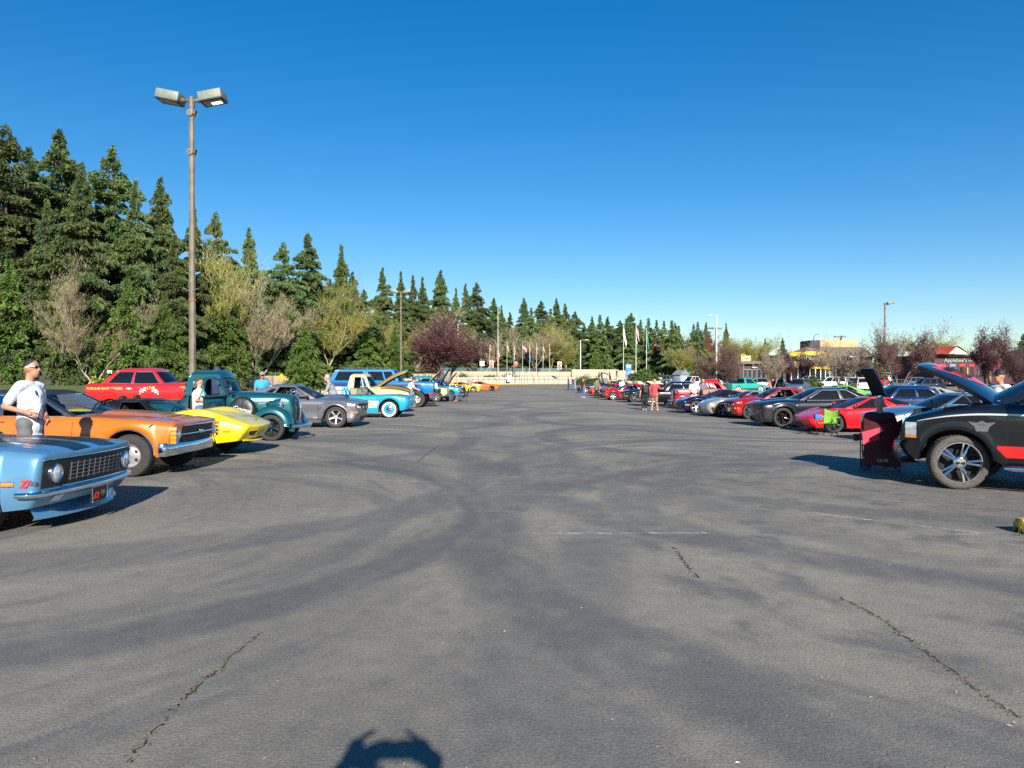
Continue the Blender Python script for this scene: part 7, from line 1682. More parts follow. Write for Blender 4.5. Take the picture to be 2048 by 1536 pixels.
# ---------------------------------------------------------------- buildings on the right
def box_at(px0, px1, py0, py1, Yd, depth, name, m, e, b=.03, dy=0.0):
    a = sp(px0, py0, Yd); c_ = sp(px1, py1, Yd); o = e.location
    return MB().box(((a.x + c_.x) / 2 - o.x, Yd + depth / 2 + dy - o.y, (a.z + c_.z) / 2 - o.z), (c_.x - a.x, depth, a.z - c_.z), 0, b).build(name, m, e)
TANB = mat('tan_stucco', (.50, .36, .18), .8, var=.08, scale=1); ROOFB = mat('brown_shingles', (.17, .14, .10), .9, var=.2, scale=2, bump=.5, bscale=8); DGL = mat('dark_shop_glass', (.015, .02, .03), .1, 0, .5); STONE = mat('pale_stone', (.42, .34, .22), .85, var=.3, scale=3); YBAND = mat('yellow_band', (.85, .58, .01), .4); DBR = mat('dark_brown_wall', (.06, .045, .04), .8)
Yd = 162; e = empty('restaurant', (sp(1640, 757, Yd).x, Yd, .5), 0, 'restaurant with a curved yellow roof band and tan roof box', 'building')
box_at(1566, 1745, 709, 762, Yd, 16, 'wall', DBR, e); box_at(1617, 1637, 681, 697, Yd + 6, 6, 'roof_box_side', mat('navy_panel', (.03, .035, .06), .7), e, dy=-1); box_at(1636, 1714, 680, 696, Yd + 6, 6, 'roof_box', TANB, e)
a = [sp(*p_) for p_ in ((1560, 713, Yd - 1.5), (1752, 713, Yd - 1.5), (1752, 713, Yd + 17), (1560, 713, Yd + 17), (1612, 694, Yd + 6), (1722, 694, Yd + 6), (1722, 694, Yd + 12), (1612, 694, Yd + 12))]
MB().add([v - e.location for v in a], [(0, 1, 5, 4), (1, 2, 6, 5), (2, 3, 7, 6), (3, 0, 4, 7), (4, 5, 6, 7)]).build('roof', ROOFB, e, smooth=False)
def arcband(px0, px1, py0, py1, name, m, bulge=1.6, dy=-1.7, parts=1):
    P = []
    for t in lin(-1, 1, 16):
        px = (px0 + px1) / 2 + (px1 - px0) / 2 * t; lo, hi = sp(px, py1, Yd), sp(px, py0, Yd); yy = Yd + dy - bulge * (1 - t * t); zz = -.25 * t * t
        P.append([Vector((lo.x, yy, lo.z + zz)) - e.location, Vector((lo.x, yy - .12, lo.z + zz + .1)) - e.location, Vector((lo.x, yy - .12, hi.z + zz - .1)) - e.location, Vector((lo.x, yy, hi.z + zz)) - e.location, Vector((lo.x, yy + .5, hi.z + zz)) - e.location])
    return MB().grid(P).build(name, m, e)
arcband(1573, 1656, 704, 712, 'yellow_roof_band', YBAND); arcband(1574, 1654, 712, 722, 'clerestory_glass', DGL, 1.3, -1.4); arcband(1572, 1656, 722, 734, 'stone_band', STONE, 1.5, -1.6); arcband(1596, 1656, 734, 738, 'lower_yellow_band', YBAND, 1.6, -1.7); arcband(1574, 1654, 738, 760, 'shop_window', DGL, 1.2, -1.3)
for px in lin(1576, 1652, 7): t = (px - 1614) / 40; a, c_ = sp(px, 712, Yd), sp(px, 760, Yd); MB().box((a.x - e.location.x, -1.75 - 1.3 * (1 - t * t), (a.z + c_.z) / 2 - e.location.z), (.14, .14, a.z - c_.z)).build('mullion', WPAINT, e)
for px in lin(1662, 1735, 5):
    a, c_ = sp(px - 5, 735, Yd), sp(px + 5, 755, Yd); f = MB().box((a.x + .5 - e.location.x, -.05, (a.z + c_.z) / 2 - e.location.z), (1.1, .06, a.z - c_.z)).build('window', WPAINT, e); MB().box((a.x + .5 - e.location.x, -.09, (a.z + c_.z) / 2 - e.location.z), (.95, .03, a.z - c_.z - .16)).build('pane', DGL, f)
p = sp(1612, 718, Yd) - e.location; text_obj('lettering', "McDonald's", 1.25, WPAINT, e, frame((p.x, -3.4, p.z), (1, 0, 0), y=(0, 0, 1)), .05, .0, bold=.02)
box_at(1692, 1704, 713, 715, Yd, .3, 'soffit_light', WPAINT, e, dy=-1.9)
Yd = 168; e = empty('shop_row', (sp(1530, 757, Yd).x, Yd, .5), 0, 'low dark shop front behind the plum trees', 'building'); box_at(1478, 1600, 727, 764, Yd, 12, 'wall', DBR, e); box_at(1474, 1604, 722, 728, Yd - 1, 14, 'roof', ROOFB, e)
for px in lin(1490, 1592, 11): f = box_at(px - 4, px + 4, 738, 760, Yd, .06, 'window', mat('grey_frame', (.2, .22, .25), .5), e, 0, -.05); box_at(px - 3.3, px + 3.3, 739.5, 759, Yd, .03, 'pane', DGL, e, 0, -.09).parent = f
for o in e.children:
    for ch in o.children: ch.matrix_parent_inverse = Matrix()
for px in (1473 + 30, 1530): box_at(px, px + 10, 734, 736, Yd, .3, 'canopy_light', WPAINT, e, 0, -.6)
# pole sign
Yd = 135; b = sp(1487, 757, Yd); e = empty('pole_sign', (b.x, Yd, G(b.x, Yd)), 0, 'tan pole sign with a yellow arch left of the restaurant', 'sign'); z = lambda py: sp(0, py, Yd).z - G(b.x, Yd)
MB().tube([(0, 0, 0), (0, 0, z(722))], .09, 8).build('post', STEEL, e); MB().box((.4, 0, z(717)), (1.7, .2, 1.0), 0, .05).build('panel', mat('tan_sign_face', (.55, .45, .25), .6), e); MB().tube([(-.5 + .9 * t + .0, -.05, z(711) + .25 * math.sin(math.pi * t)) for t in lin(0, 2, 12)], .05, 6).build('arch', YBAND, e); text_obj('lettering', 'OPEN', .45, DBR, e, frame((.4, -.12, z(717)), (1, 0, 0), y=(0, 0, 1)), .01)
# grill restaurant with red gable
MAR = mat('maroon_wall', (.07, .025, .03), .75, var=.2); REDR = mat('red_metal_roof', (.42, .06, .035), .5, .1, var=.12)
Yd = 124; e = empty('grill_restaurant', (sp(1960, 757, Yd).x, Yd, .2), 0, 'dark maroon restaurant with a red gabled roof behind the black pickup', 'building'); box_at(1868, 2090, 712, 768, Yd, 14, 'wall', MAR, e); box_at(1862, 2095, 709, 713, Yd - .6, 15, 'parapet', DBR, e)
g0, g1, gm = sp(1868, 708, Yd - 1.5), sp(1938, 708, Yd - 1.5), sp(1915, 691, Yd - 1.5); o = e.location
pk = Vector((sp(1912, 691, Yd).x, Yd - .5, gm.z)); bk = Vector((pk.x, Yd + 10, gm.z)); L0 = sp(1872, 708, Yd - 1.5); R0 = sp(1938, 706, Yd - 1.5); ridgeL = Vector((sp(1890, 693, Yd).x, Yd + 3, gm.z - .1))
MB().add([v - o for v in (Vector((sp(1893, 706, Yd).x, Yd - 1.5, L0.z)), R0, pk, Vector((R0.x, Yd + 10, R0.z)), bk, L0, Vector((L0.x, Yd + 8, L0.z)), ridgeL)], [(1, 3, 4, 2), (0, 2, 7, 5), (5, 7, 4, 6), (2, 4, 7)]).build('roof', REDR, e, smooth=False)
MB().prism([v - o for v in (sp(1898, 707, Yd - 1.4), sp(1936, 707, Yd - 1.4), sp(1913, 694, Yd - 1.4))], (0, .2, 0)).build('gable', mat('cream_gable', (.6, .53, .36), .7), e)
p = sp(1911, 721, Yd - .3) - o; text_obj('lettering', "Applebee's", .85, mat('pale_green_letters', (.30, .42, .36), .5), e, frame((p.x, -.2, p.z), (1, 0, 0), y=(0, 0, 1)), .06, .0); p = sp(1934, 722, Yd - .3) - o; text_obj('lettering', 'GRILL + BAR', .3, mat('pale_green_letters', (.3, .42, .36), .5), e, frame((p.x + 1.0, -.2, p.z), (1, 0, 0), y=(0, 0, 1)), .04)
for px in lin(1885, 2040, 8):
    f = box_at(px - 6, px + 6, 728, 750, Yd, .08, 'awning' if int(px) % 2 else 'window', mat('red_awning', (.4, .03, .04), .7) if int(px) % 2 else mat('grey_frame', (.2, .22, .25), .5), e, 0, -.1); box_at(px - 5, px + 5, 733, 752, Yd, .03, 'pane', DGL, f if False else e, 0, -.13)
for px in (1890, 1925, 1970): box_at(px, px + 3, 735, 768, Yd, .4, 'timber_post', mat('warm_timber', (.35, .22, .09), .7), e, .02, -1.2)
# distant trees closing the horizon on the right
VV = []; FF = []; off = 0
for i in range(110):
    x = rt.uniform(42, 330); y = rt.uniform(300, 380) - .25 * x; s = rt.uniform(.28, .5) * (y / 300); a = rt.uniform(0, 6.3); cc, sn = math.cos(a), math.sin(a); q = mv * np.array([s * 1.9, s * 1.9, s]); q = np.stack([q[:, 0] * cc - q[:, 1] * sn + x, q[:, 0] * sn + q[:, 1] * cc + y, q[:, 2] + .3], 1); VV.append(q); FF.append(mf + off); off += len(q)
tag(link('distant_trees', np_mesh('distant_trees', np.concatenate(VV), np.concatenate(FF), FIR)), 'low dark line of far trees closing the horizon on the right', 'woods', kind='stuff')
# ---------------------------------------------------------------- people
SKIN = mat('skin_light', (.52, .27, .17), .5, var=.12, scale=8); SKIN2 = mat('skin_tanned', (.40, .19, .11), .5, var=.12, scale=8)
def cloth(name, c): return mat('cloth_' + name, c, .85, var=.18, scale=9, bump=1.0, bscale=11)
WHITE_T = cloth('white', (.74, .76, .80)); GREY_T = cloth('grey', (.26, .27, .30)); BLACK_T = cloth('black', (.014, .014, .016)); OLIVE_T = cloth('olive', (.13, .15, .075)); NAVY_T = cloth('navy', (.02, .025, .08)); DRED_T = cloth('dark_red', (.10, .012, .018)); BLUE_T = cloth('sky_blue', (.04, .30, .58)); JEAN = cloth('denim', (.07, .13, .27)); KHAKI = cloth('khaki', (.42, .31, .18)); TANP = cloth('tan_trousers', (.30, .19, .12)); CHARP = cloth('charcoal', (.03, .03, .035))
def pattern_cloth(name, a, b, kind):
    k = NT('cloth_' + name); tc = k.n.new('ShaderNodeTexCoord').outputs['Object']; s = k.n.new('ShaderNodeSeparateXYZ'); k.t.links.new(tc, s.inputs[0])
    w = lambda o, f, th: k.math('GREATER_THAN', k.math('SINE', k.math('MULTIPLY', o, f)), th)
    if kind == 'stripe': c = k.mix(w(s.outputs[2], 110, .45), a, b)
    else: c = k.mix(k.math('MULTIPLY', k.math('MAXIMUM', w(s.outputs[2], 75, .55), w(s.outputs[1], 75, .55)), .6), a, b)
    k.col(c); k.b.inputs['Roughness'].default_value = .85; k.bump(k.noise(tc, 14, 3), .4, .02); return k.mt
STRIPE_T = pattern_cloth('striped', (.66, .66, .62), (.42, .34, .25), 'stripe'); PLAID_T = pattern_cloth('plaid', (.50, .07, .07), (.18, .03, .06), 'plaid')
HAIRD, HAIRG, HAIRB = mat('dark_hair', (.014, .011, .010), .6, var=.4, scale=40, bump=.6), mat('grey_hair', (.36, .34, .31), .6, var=.3, scale=40, bump=.6), mat('brown_hair', (.06, .035, .02), .6, var=.3, scale=40, bump=.6)
SHOE, SHOEW = mat('dark_shoe', (.02, .017, .015), .6), mat('pale_shoe', (.55, .50, .45), .6)
def capsule(m, a, b, ra, rb, n=10):
    a, b = Vector(a), Vector(b); d = (b - a); L = d.length; d = d / L if L > 1e-6 else Vector((0, 0, 1))
    pts = [a - d * ra * .98, a - d * ra * .75, a - d * ra * .3, a, a.lerp(b, .5), b, b + d * rb * .3, b + d * rb * .75, b + d * rb * .98]
    m.tube(pts, [ra * .15, ra * .68, ra * .955, ra, (ra + rb) / 2, rb, rb * .955, rb * .68, rb * .15], n)
def remesh(m, name, mats, vox, it=3):
    me = m.mesh('tmp', []); o = bpy.data.objects.new('tmp', me)
    md = o.modifiers.new('r', 'REMESH'); md.mode = 'VOXEL'; md.voxel_size = vox
    nm = ev_mesh(o); bpy.data.objects.remove(o); bpy.data.meshes.remove(me)
    bm = bmesh.new(); bm.from_mesh(nm)
    for _ in range(it): bmesh.ops.smooth_vert(bm, verts=bm.verts, factor=.5, use_axis_x=True, use_axis_y=True, use_axis_z=True)
    bm.to_mesh(nm); bm.free(); nm.name = name; nm.materials.clear()
    for q in mats: nm.materials.append(q)
    nm.shade_smooth(); return nm
def hand(m, w, d, up, s=1.0, curl=.5, n=5):
    """palm and five bent fingers from wrist w along d; up = back of the hand"""
    d = Vector(d).normalized(); up = Vector(up); up = (up - d * up.dot(d)).normalized(); sd_ = d.cross(up); w = Vector(w)
    capsule(m, w + d * .02 * s, w + d * .075 * s, .030 * s, .034 * s, 8)
    for i, (o, L) in enumerate(((-.030, .068), (-.010, .078), (.010, .074), (.029, .058))):
        b = w + d * .095 * s + sd_ * o * s; k = b + d * L * .45 * s - up * curl * .015 * s; t = k + (d * (1 - curl) - up * curl).normalized() * L * .6 * s
        m.tube([b - d * .03 * s, b, k, t], [.010 * s, .0095 * s, .009 * s, .006 * s], n)
    b = w + d * .03 * s - sd_ * .028 * s; m.tube([b, b + (d * .6 - sd_ * .8) * .04 * s, b + (d * .9 - sd_ * .35 - up * .3) * .075 * s], [.013 * s, .011 * s, .007 * s], n)
DEF = dict(pel=(0, 0, .95), chest=(0, 0, 1.27), neck=(-.005, 0, 1.47), head=(.025, 0, 1.625), ls=(0, .185, 1.41), rs=(0, -.185, 1.41), le=(-.04, .235, 1.13), re=(-.04, -.235, 1.13), lw=(.05, .245, .89), rw=(.05, -.245, .89),
           lh=(0, .09, .92), rh=(0, -.09, .92), lk=(.03, .105, .50), rk=(.03, -.105, .50), la=(-.02, .115, .085), ra=(-.02, -.115, .085))
def person(label, loc, deg, h=1.75, shirt=WHITE_T, pants=JEAN, skin=SKIN, hair=HAIRD, pose=None, shorts=False, hat=None, vox=.02, shoe=SHOE, long=False, build=1.0, group=None, glasses=False, bald=False, zoff=0.0, hands=True, cap_brim=True, longhair=False, sit=False, hem=.10):
    p = {k: Vector(v) for k, v in DEF.items()}
    for k, v in (pose or {}).items(): p[k] = Vector(v)
    s = h / 1.75; e = empty('person', (loc[0], loc[1], (loc[2] if len(loc) > 2 else G(loc[0], loc[1])) + zoff), R(deg), label, 'person', group); e.scale = (s, s, s)
    B = build; m = MB(); hd = p['head']; fwd = Vector((1, 0, 0)) if 'look' not in p else p['look'].normalized(); rt_ = Vector((fwd.y, -fwd.x, 0))
    M = Matrix.Translation(hd) @ Matrix(((fwd.x, -fwd.y, 0, 0), (fwd.y, fwd.x, 0, 0), (0, 0, 1, 0), (0, 0, 0, 1)))
    m.ell((-.012, 0, .025), (.098, .076, .108), n=18, k=12, M=M); m.ell((.03, 0, -.05), (.062, .056, .066), n=14, k=10, M=M); m.ell((.055, 0, -.088), (.03, .03, .026), n=10, k=8, M=M)
    m.tube([(.082, 0, .03), (.102, 0, -.012), (.088, 0, -.028)], [.010, .017, .009], 6, M=M); m.ell((.082, 0, -.056), (.016, .026, .010), n=8, k=6, M=M)
    for sg in (1, -1): m.ell((-.005, sg * .078, 0), (.022, .012, .032), n=8, k=6, M=M)
    capsule(m, p['neck'], hd + Vector((-.015, 0, -.05)), .056, .054); capsule(m, p['chest'], p['neck'] - Vector((0, 0, .03)), .105 * B, .06)
    capsule(m, p['ls'], p['rs'], .058, .058); capsule(m, p['pel'], p['chest'], .12 * B, .13 * B)
    for q in 'lr':
        capsule(m, p[q + 's'], p[q + 'e'], .052, .040); capsule(m, p[q + 'e'], p[q + 'w'], .042, .027)
        capsule(m, p[q + 'h'], p[q + 'k'], .082 * B, .056); capsule(m, p[q + 'k'], p[q + 'a'], .056, .036)
    me = remesh(m, 'body', [skin], vox, 2)
    if hands:
        hm = MB()
        for q, sg in (('l', 1), ('r', -1)):
            d = (p[q + 'w'] - p[q + 'e']).normalized(); hand(hm, p[q + 'w'] - d * .015, d, Vector((0, sg, .2)), 1.0, .45)
        hme = hm.mesh('hands', [skin]); bm = bmesh.new(); bm.from_mesh(me); bm.from_mesh(hme); bm.to_mesh(me); bm.free(); me.shade_smooth()
    link('body', me, e)
    # shirt
    m = MB(); rr = 1.0
    capsule(m, p['pel'] + Vector((0, 0, -.07)), p['chest'], .146 * B, .158 * B, 14); capsule(m, p['chest'] + Vector((0, .055, 0)), p['chest'] + Vector((0, -.055, 0)), .14 * B, .14 * B); capsule(m, p['ls'] + Vector((0, -.03, 0)), p['rs'] + Vector((0, .03, 0)), .075, .075); capsule(m, p['chest'], p['neck'] + Vector((0, 0, -.055)), .12, .068)
    capsule(m, p['pel'] + Vector((0, .05 * B, -hem)), p['pel'] + Vector((0, -.05 * B, -hem)), .125 * B, .125 * B)
    for q in 'lr':
        en = p[q + 's'].lerp(p[q + 'e'], .72 if not long else 1.0); capsule(m, p[q + 's'], en, .066, .062 if not long else .055)
        if long: capsule(m, p[q + 'e'], p[q + 'e'].lerp(p[q + 'w'], .9), .054, .042)
    link('shirt', remesh(m, 'shirt', [shirt], vox, 3), e)
    m = MB(); capsule(m, p['lh'], p['rh'], .115 * B, .115 * B); capsule(m, (p['lh'] + p['rh']) / 2, p['pel'], .13 * B, .135 * B)
    for q in 'lr':
        kn = p[q + 'k']; capsule(m, p[q + 'h'], kn, .105 * B, .075)
        if shorts: pass
        else: capsule(m, kn, p[q + 'k'].lerp(p[q + 'a'], .93), .074, .062)
    link('trousers' if not shorts else 'shorts', remesh(m, 'trousers', [pants], vox, 3), e)
    m = MB()
    for q, sg in (('l', 1), ('r', -1)):
        a = p[q + 'a']; m.tube([a + Vector((-.07, 0, -.045)), a + Vector((-.06, 0, -.02)), a + Vector((.04, sg * .005, -.02)), a + Vector((.13, sg * .015, -.045)), a + Vector((.175, sg * .02, -.06))], [.03, .046, .048, .042, .02], 8); m.tube([a + Vector((0, 0, .03)), a + Vector((.0, 0, -.03))], .045, 8)
    for i, v in enumerate(m.v): m.v[i] = (v[0], v[1], max(v[2], min(p['la'].z, p['ra'].z) - .085))
    m.build('shoes', shoe, e, ang=60)
    # hair, hat, glasses
    if not bald:
        m = MB(); P = []
        for i in range(9):
            th = math.pi * .44 * i / 8; row = []
            for j in range(20):
                a = 2 * math.pi * j / 20; front = max(0, math.cos(a)); t_ = th * (1 - .55 * front ** 1.5) * (1 + .32 * max(0, -math.cos(a)))
                row.append((-.014 + .102 * math.sin(t_) * math.cos(a), .0795 * math.sin(t_) * math.sin(a), .028 + .112 * math.cos(t_)))
            P.append(row)
        m.grid(P, M=M, closed=True)
        if longhair:
            for a in lin(100, 260, 9): m.tube([M @ Vector((-.02 + .1 * math.cos(R(a)), .085 * math.sin(R(a)), .03)), M @ Vector((-.03 + .1 * math.cos(R(a)), .10 * math.sin(R(a)), -.10)), M @ Vector((-.05 + .07 * math.cos(R(a)), .08 * math.sin(R(a)), -.22))], [.03, .035, .02], 6)
        m.build('hair', hair, e, ang=70)
    if hat:
        m = MB(); m.lathe([(.001, .155), (.05, .15), (.088, .115), (.102, .06), (.104, .045)], 20, 0, M @ Matrix.Translation((-.012, 0, 0)))
        if cap_brim: m.grid([[(.06 + .13 * u, .085 * v * (1 - .25 * u * u), .055 - .02 * u - .02 * v * v) for v in lin(-1, 1, 8)] for u in lin(0, 1, 4)], M=M)
        else: m.lathe([(.10, .05), (.15, .045), (.20, .055)], 24, 0, M @ Matrix.Translation((-.01, 0, 0)))
        m.build('cap' if cap_brim else 'hat', hat, e, ang=60)
    if glasses:
        m = MB()
        for sg in (1, -1): m.ell((.083, sg * .034, .026), (.016, .032, .019), n=10, k=6, M=M); m.tube([M @ Vector((.085, sg * .06, .03)), M @ Vector((.04, sg * .083, .03)), M @ Vector((-.03, sg * .084, .022))], .006, 5, 1)
        m.build('sunglasses', [GLOSSB, WPAINT], e, ang=60)
    return e
ARM_FWD = dict(le=(-.06, .24, 1.12), re=(-.10, -.235, 1.14), lw=(.24, .10, 1.05), rw=(.20, -.13, 1.08))
# man in white shirt between the blue and the orange car
w = person('man in a white T-shirt and sunglasses holding a bottle behind the blue coupe', ((60 - 1024) * 10.35 / 1500, 10.35), -4, 1.86, WHITE_T, cloth('grey_shorts', (.13, .13, .14)), SKIN2, HAIRD, dict(re=(-.16, -.25, 1.15), rw=(.10, -.22, 1.075), le=(-.02, .25, 1.13), lw=(.20, .04, .98), head=(.03, 0, 1.63)), vox=.011, glasses=True, shorts=True, hem=.20)
MB().lathe([(.001, -.0), (.032, 0), (.033, .12), (.02, .16), (.013, .18), (.013, .2), (.001, .2)], 14, 0, Matrix.Translation((.21, -.10, .96)) @ Matrix.Rotation(R(12), 4, 'Y')).build('water_bottle', glass('bottle_plastic', (.8, .85, .9), .1), None)
bt_ = bpy.data.objects['water_bottle']; bt_.matrix_world = Matrix.Translation(w.location) @ Matrix.Rotation(w.rotation_euler[2], 4, 'Z') @ Matrix.Scale(w.scale[0], 4); tag(bt_, 'clear plastic bottle in the hand of the white-shirted man', 'bottle')
MB().lathe([(.001, .004), (.036, .002), (.038, -.004)], 18, 0, Matrix.Translation((.150, -.085, 1.32)) @ Matrix.Rotation(R(75), 4, 'Y') @ Matrix.Rotation(R(-14), 4, 'X')).build('shirt_emblem', BLUE_T, w)
person('woman in a striped shirt standing in the open door of the teal pickup', (-7.93, 19.0), 30, 1.62, STRIPE_T, JEAN, SKIN, HAIRB, ARM_FWD, vox=.016, build=1.2)
person('man in a navy cap behind the roof of the teal pickup', ((434 - 1024) * 22.3 / 1500, 22.3), 100, 1.93, NAVY_T, JEAN, SKIN, HAIRG, hat=mat('navy_cap', (.015, .03, .09), .7))
person('man in a blue shirt and grey cap behind the silver coupe', ((524 - 1024) * 28.2 / 1500, 28.2), -60, 1.84, BLUE_T, JEAN, SKIN2, HAIRG, hat=mat('grey_cap', (.2, .19, .16), .7))
person('white-haired man in a grey shirt leaning over the silver coupe', ((664 - 1024) * 27.6 / 1500, 27.6), 195, 1.80, GREY_T, JEAN, SKIN, HAIRG, dict(pel=(-.1, 0, .95), chest=(.06, 0, 1.24), neck=(.12, 0, 1.43), head=(.18, 0, 1.575), ls=(.09, .185, 1.37), rs=(.09, -.185, 1.37), le=(.2, .22, 1.12), re=(.2, -.22, 1.12), lw=(.40, .16, .98), rw=(.40, -.16, .98), lh=(-.1, .09, .92), rh=(-.1, -.09, .92)), vox=.016)
person('person in white bending over the engine of the cream pickup', (-5.6, 40.6), 0, 1.75, WHITE_T, JEAN, SKIN, HAIRB, dict(chest=(.12, 0, 1.22), neck=(.22, 0, 1.38), head=(.3, 0, 1.5), ls=(.17, .185, 1.33), rs=(.17, -.185, 1.33), le=(.3, .22, 1.1), re=(.3, -.22, 1.1), lw=(.5, .16, 1.0), rw=(.5, -.16, 1.0)), vox=.022, hat=mat('dark_cap', (.01, .01, .01), .7))
person('man in a grey shirt standing by the orange sports car', ((940 - 1024) * 91 / 1500, 91), -90, 1.78, GREY_T, CHARP, SKIN, bald=True, vox=.03)
person('dark-clothed person at the far end of the aisle', (*at(1137, 780).xy,), -20, 1.74, CHARP, CHARP, SKIN, HAIRD, ARM_FWD, vox=.028); person('person in a navy shirt and jeans at the far end of the aisle', (*at(1145, 780).xy,), 150, 1.76, NAVY_T, JEAN, SKIN, HAIRG, vox=.028)
person('slim person behind the navy-shirted one at the aisle end', (at(1151, 779.6).x, at(1151, 779.6).y + 1), 200, 1.68, GREY_T, cloth('pale_jeans', (.3, .36, .42)), SKIN, HAIRB, vox=.03)
SIT = dict(pel=(0, 0, .50), chest=(-.04, 0, .82), neck=(-.05, 0, 1.02), head=(-.02, 0, 1.175), ls=(-.05, .185, .96), rs=(-.05, -.185, .96), le=(.02, .26, .70), re=(.02, -.26, .70), lw=(.24, .2, .68), rw=(.24, -.2, .68), lh=(.02, .1, .47), rh=(.02, -.1, .47), lk=(.44, .13, .50), rk=(.44, -.13, .50), la=(.46, .14, .085), ra=(.46, -.14, .085))
person('man in a dark red shirt and jeans by the right row', (*at(1166, 796).xy,), 30, 1.78, DRED_T, JEAN, SKIN, HAIRB, vox=.022, shoe=SHOEW); person('man in an olive shirt and black trousers seen from behind', (*at(1193, 797).xy,), 80, 1.76, OLIVE_T, BLACK_T, SKIN, HAIRD, vox=.022, build=1.12)
person('woman in a black top and tan shorts beside the dark red coupe', (*at(1218, 800).xy,), 250, 1.68, BLACK_T, KHAKI, SKIN, HAIRB, ARM_FWD, shorts=True, vox=.02, longhair=True); person('man in a white shirt and broad white hat among the right row', ((1244 - 1024) * 66.9 / 1500, 66.9), 100, 1.80, WHITE_T, JEAN, SKIN, HAIRG, vox=.022, hat=WHITE_T, cap_brim=False, build=1.15)
person('man in an olive jacket behind the black coupe', ((1271 - 1024) * 73 / 1500, 73), -100, 1.82, OLIVE_T, JEAN, SKIN, HAIRD, vox=.028, hat=mat('dark_cap', (.01, .01, .01), .7)); person('dark-haired person behind the olive-shirted man', ((1196 - 1024) * 74.5 / 1500, 74.5), 60, 1.76, NAVY_T, JEAN, SKIN, HAIRD, vox=.028)
person('man in a red plaid shirt and tan trousers walking up the aisle', (*at(1309, 822).xy,), 75, 1.79, PLAID_T, TANP, SKIN, HAIRG, dict(re=(.10, -.30, 1.20), rw=(.26, -.42, 1.22), lk=(.05, .11, .5), la=(-.06, .14, .085), ra=(.05, -.16, .085)), vox=.015, build=1.15, bald=True, shoe=SHOEW, long=True)
wm = person('woman in black with a backpack walking beside the plaid-shirted man', (*at(1289, 821).xy,), 95, 1.70, BLACK_T, BLACK_T, SKIN, HAIRD, dict(lw=(-.02, .27, .88), rw=(.08, -.27, .9), la=(-.12, .11, .085), lk=(.0, .1, .5), ra=(.1, -.11, .085)), vox=.015, build=1.12, shoe=SHOEW, hat=mat('dark_cap', (.01, .01, .01), .7))
bp = MB(); bp.box((-.24, 0, 1.22), (.18, .30, .44), 0, .07); bp.box((-.33, 0, 1.14), (.06, .24, .22), 0, .025); b_ = bp.build('backpack', mat('black_nylon', (.02, .02, .022), .7, bump=.3), None); b_.matrix_world = Matrix.Translation(wm.location) @ Matrix.Rotation(wm.rotation_euler[2], 4, 'Z') @ Matrix.Scale(wm.scale[0], 4); tag(b_, 'black backpack worn by the woman in black', 'backpack')
for sg in (1, -1): MB().tube([(-.16, sg * .1, 1.42), (-.02, sg * .12, 1.47), (.12, sg * .12, 1.38), (.13, sg * .13, 1.2), (-.1, sg * .16, 1.08)], .018, 5).build('strap', BLK, b_)
person('woman in a dark vest facing the hot rod', (at(1331, 812).x, at(1331, 812).y), 5, 1.72, CHARP, CHARP, SKIN, HAIRD, ARM_FWD, vox=.018, longhair=True, long=True)
person('man in a white shirt and red cap with hands clasped behind him', ((1388 - 1024) * 42.5 / 1500, 42.5), 85, 1.80, WHITE_T, CHARP, SKIN2, HAIRG, dict(le=(-.12, .27, 1.12), re=(-.12, -.27, 1.12), lw=(-.2, .05, .95), rw=(-.2, -.05, .94)), vox=.016, hat=mat('red_cap', (.45, .05, .03), .7), build=1.15)
person('man in a grey shirt beside the red-capped man', ((1406 - 1024) * 43.2 / 1500, 43.2), 95, 1.77, cloth('slate', (.12, .14, .18)), JEAN, SKIN2, HAIRG, vox=.018, hat=mat('tan_cap', (.3, .22, .13), .7), build=1.1)
person('man in a dark cap behind the raised hood of the black pickup', (9.9, 15.2), 190, 1.80, WHITE_T, JEAN, SKIN2, HAIRG, vox=.018, hat=mat('dark_cap', (.01, .01, .01), .7))
person('dark-haired person behind the charcoal coupe', ((1646 - 1024) * 40.5 / 1500, 40.5), 100, 1.56, BLACK_T, JEAN, SKIN, HAIRD, vox=.022)
# ---------------------------------------------------------------- folding chairs
def camp_chair(label, loc, deg, col, cup=None):
    e = empty('camp_chair', (loc[0], loc[1], G(loc[0], loc[1])), R(deg), label, 'chair', 'folding camp chairs'); T = MB()
    for sg in (1, -1):
        for a, b in (((.26, sg * .28, .02), (-.24, sg * .26, .44)), ((-.26, sg * .28, .02), (.24, sg * .26, .44)), ((-.24, sg * .27, .40), (-.34, sg * .29, .92)), ((.24, sg * .28, .02), (.26, sg * .29, .62))): MB().tube([a, b], .011, 6).build('leg', BLK, e)
        MB().tube([(.28, sg * .29, .62), (-.30, sg * .29, .64)], .02, 6).build('armrest', col, e)
    for x in (.25, -.25): MB().tube([(x, .28, .03), (x * .96, -.26, .43)], .010, 6).build('leg', BLK, e); MB().tube([(x, -.28, .03), (x * .96, .26, .43)], .010, 6).build('leg', BLK, e)
    MB().grid([[(x, y, .44 - .05 * (1 - (y / .27) ** 2) * (1 - ((x) / .27) ** 2)) for y in lin(-.27, .27, 8)] for x in lin(-.26, .26, 8)]).build('seat', col, e, ang=70)
    MB().grid([[(-.24 - .20 * (z - .36) - .05 * (1 - (y / .29) ** 2), y * (1 - .1 * (.93 - z)), z - .09 * (1 - (y / .29) ** 2) * (z - .36) / .57 + .012 * math.sin(9 * y + 20 * z)) for y in lin(-.29, .29, 10)] for z in lin(.36, .93, 8)]).build('backrest', col, e, ang=70)
    if cup: MB().lathe([(.001, .5), (.045, .5), (.05, .62)], 12, 0, Matrix.Translation((.2, .36, 0))).build('cup_holder', col, e)
    return e
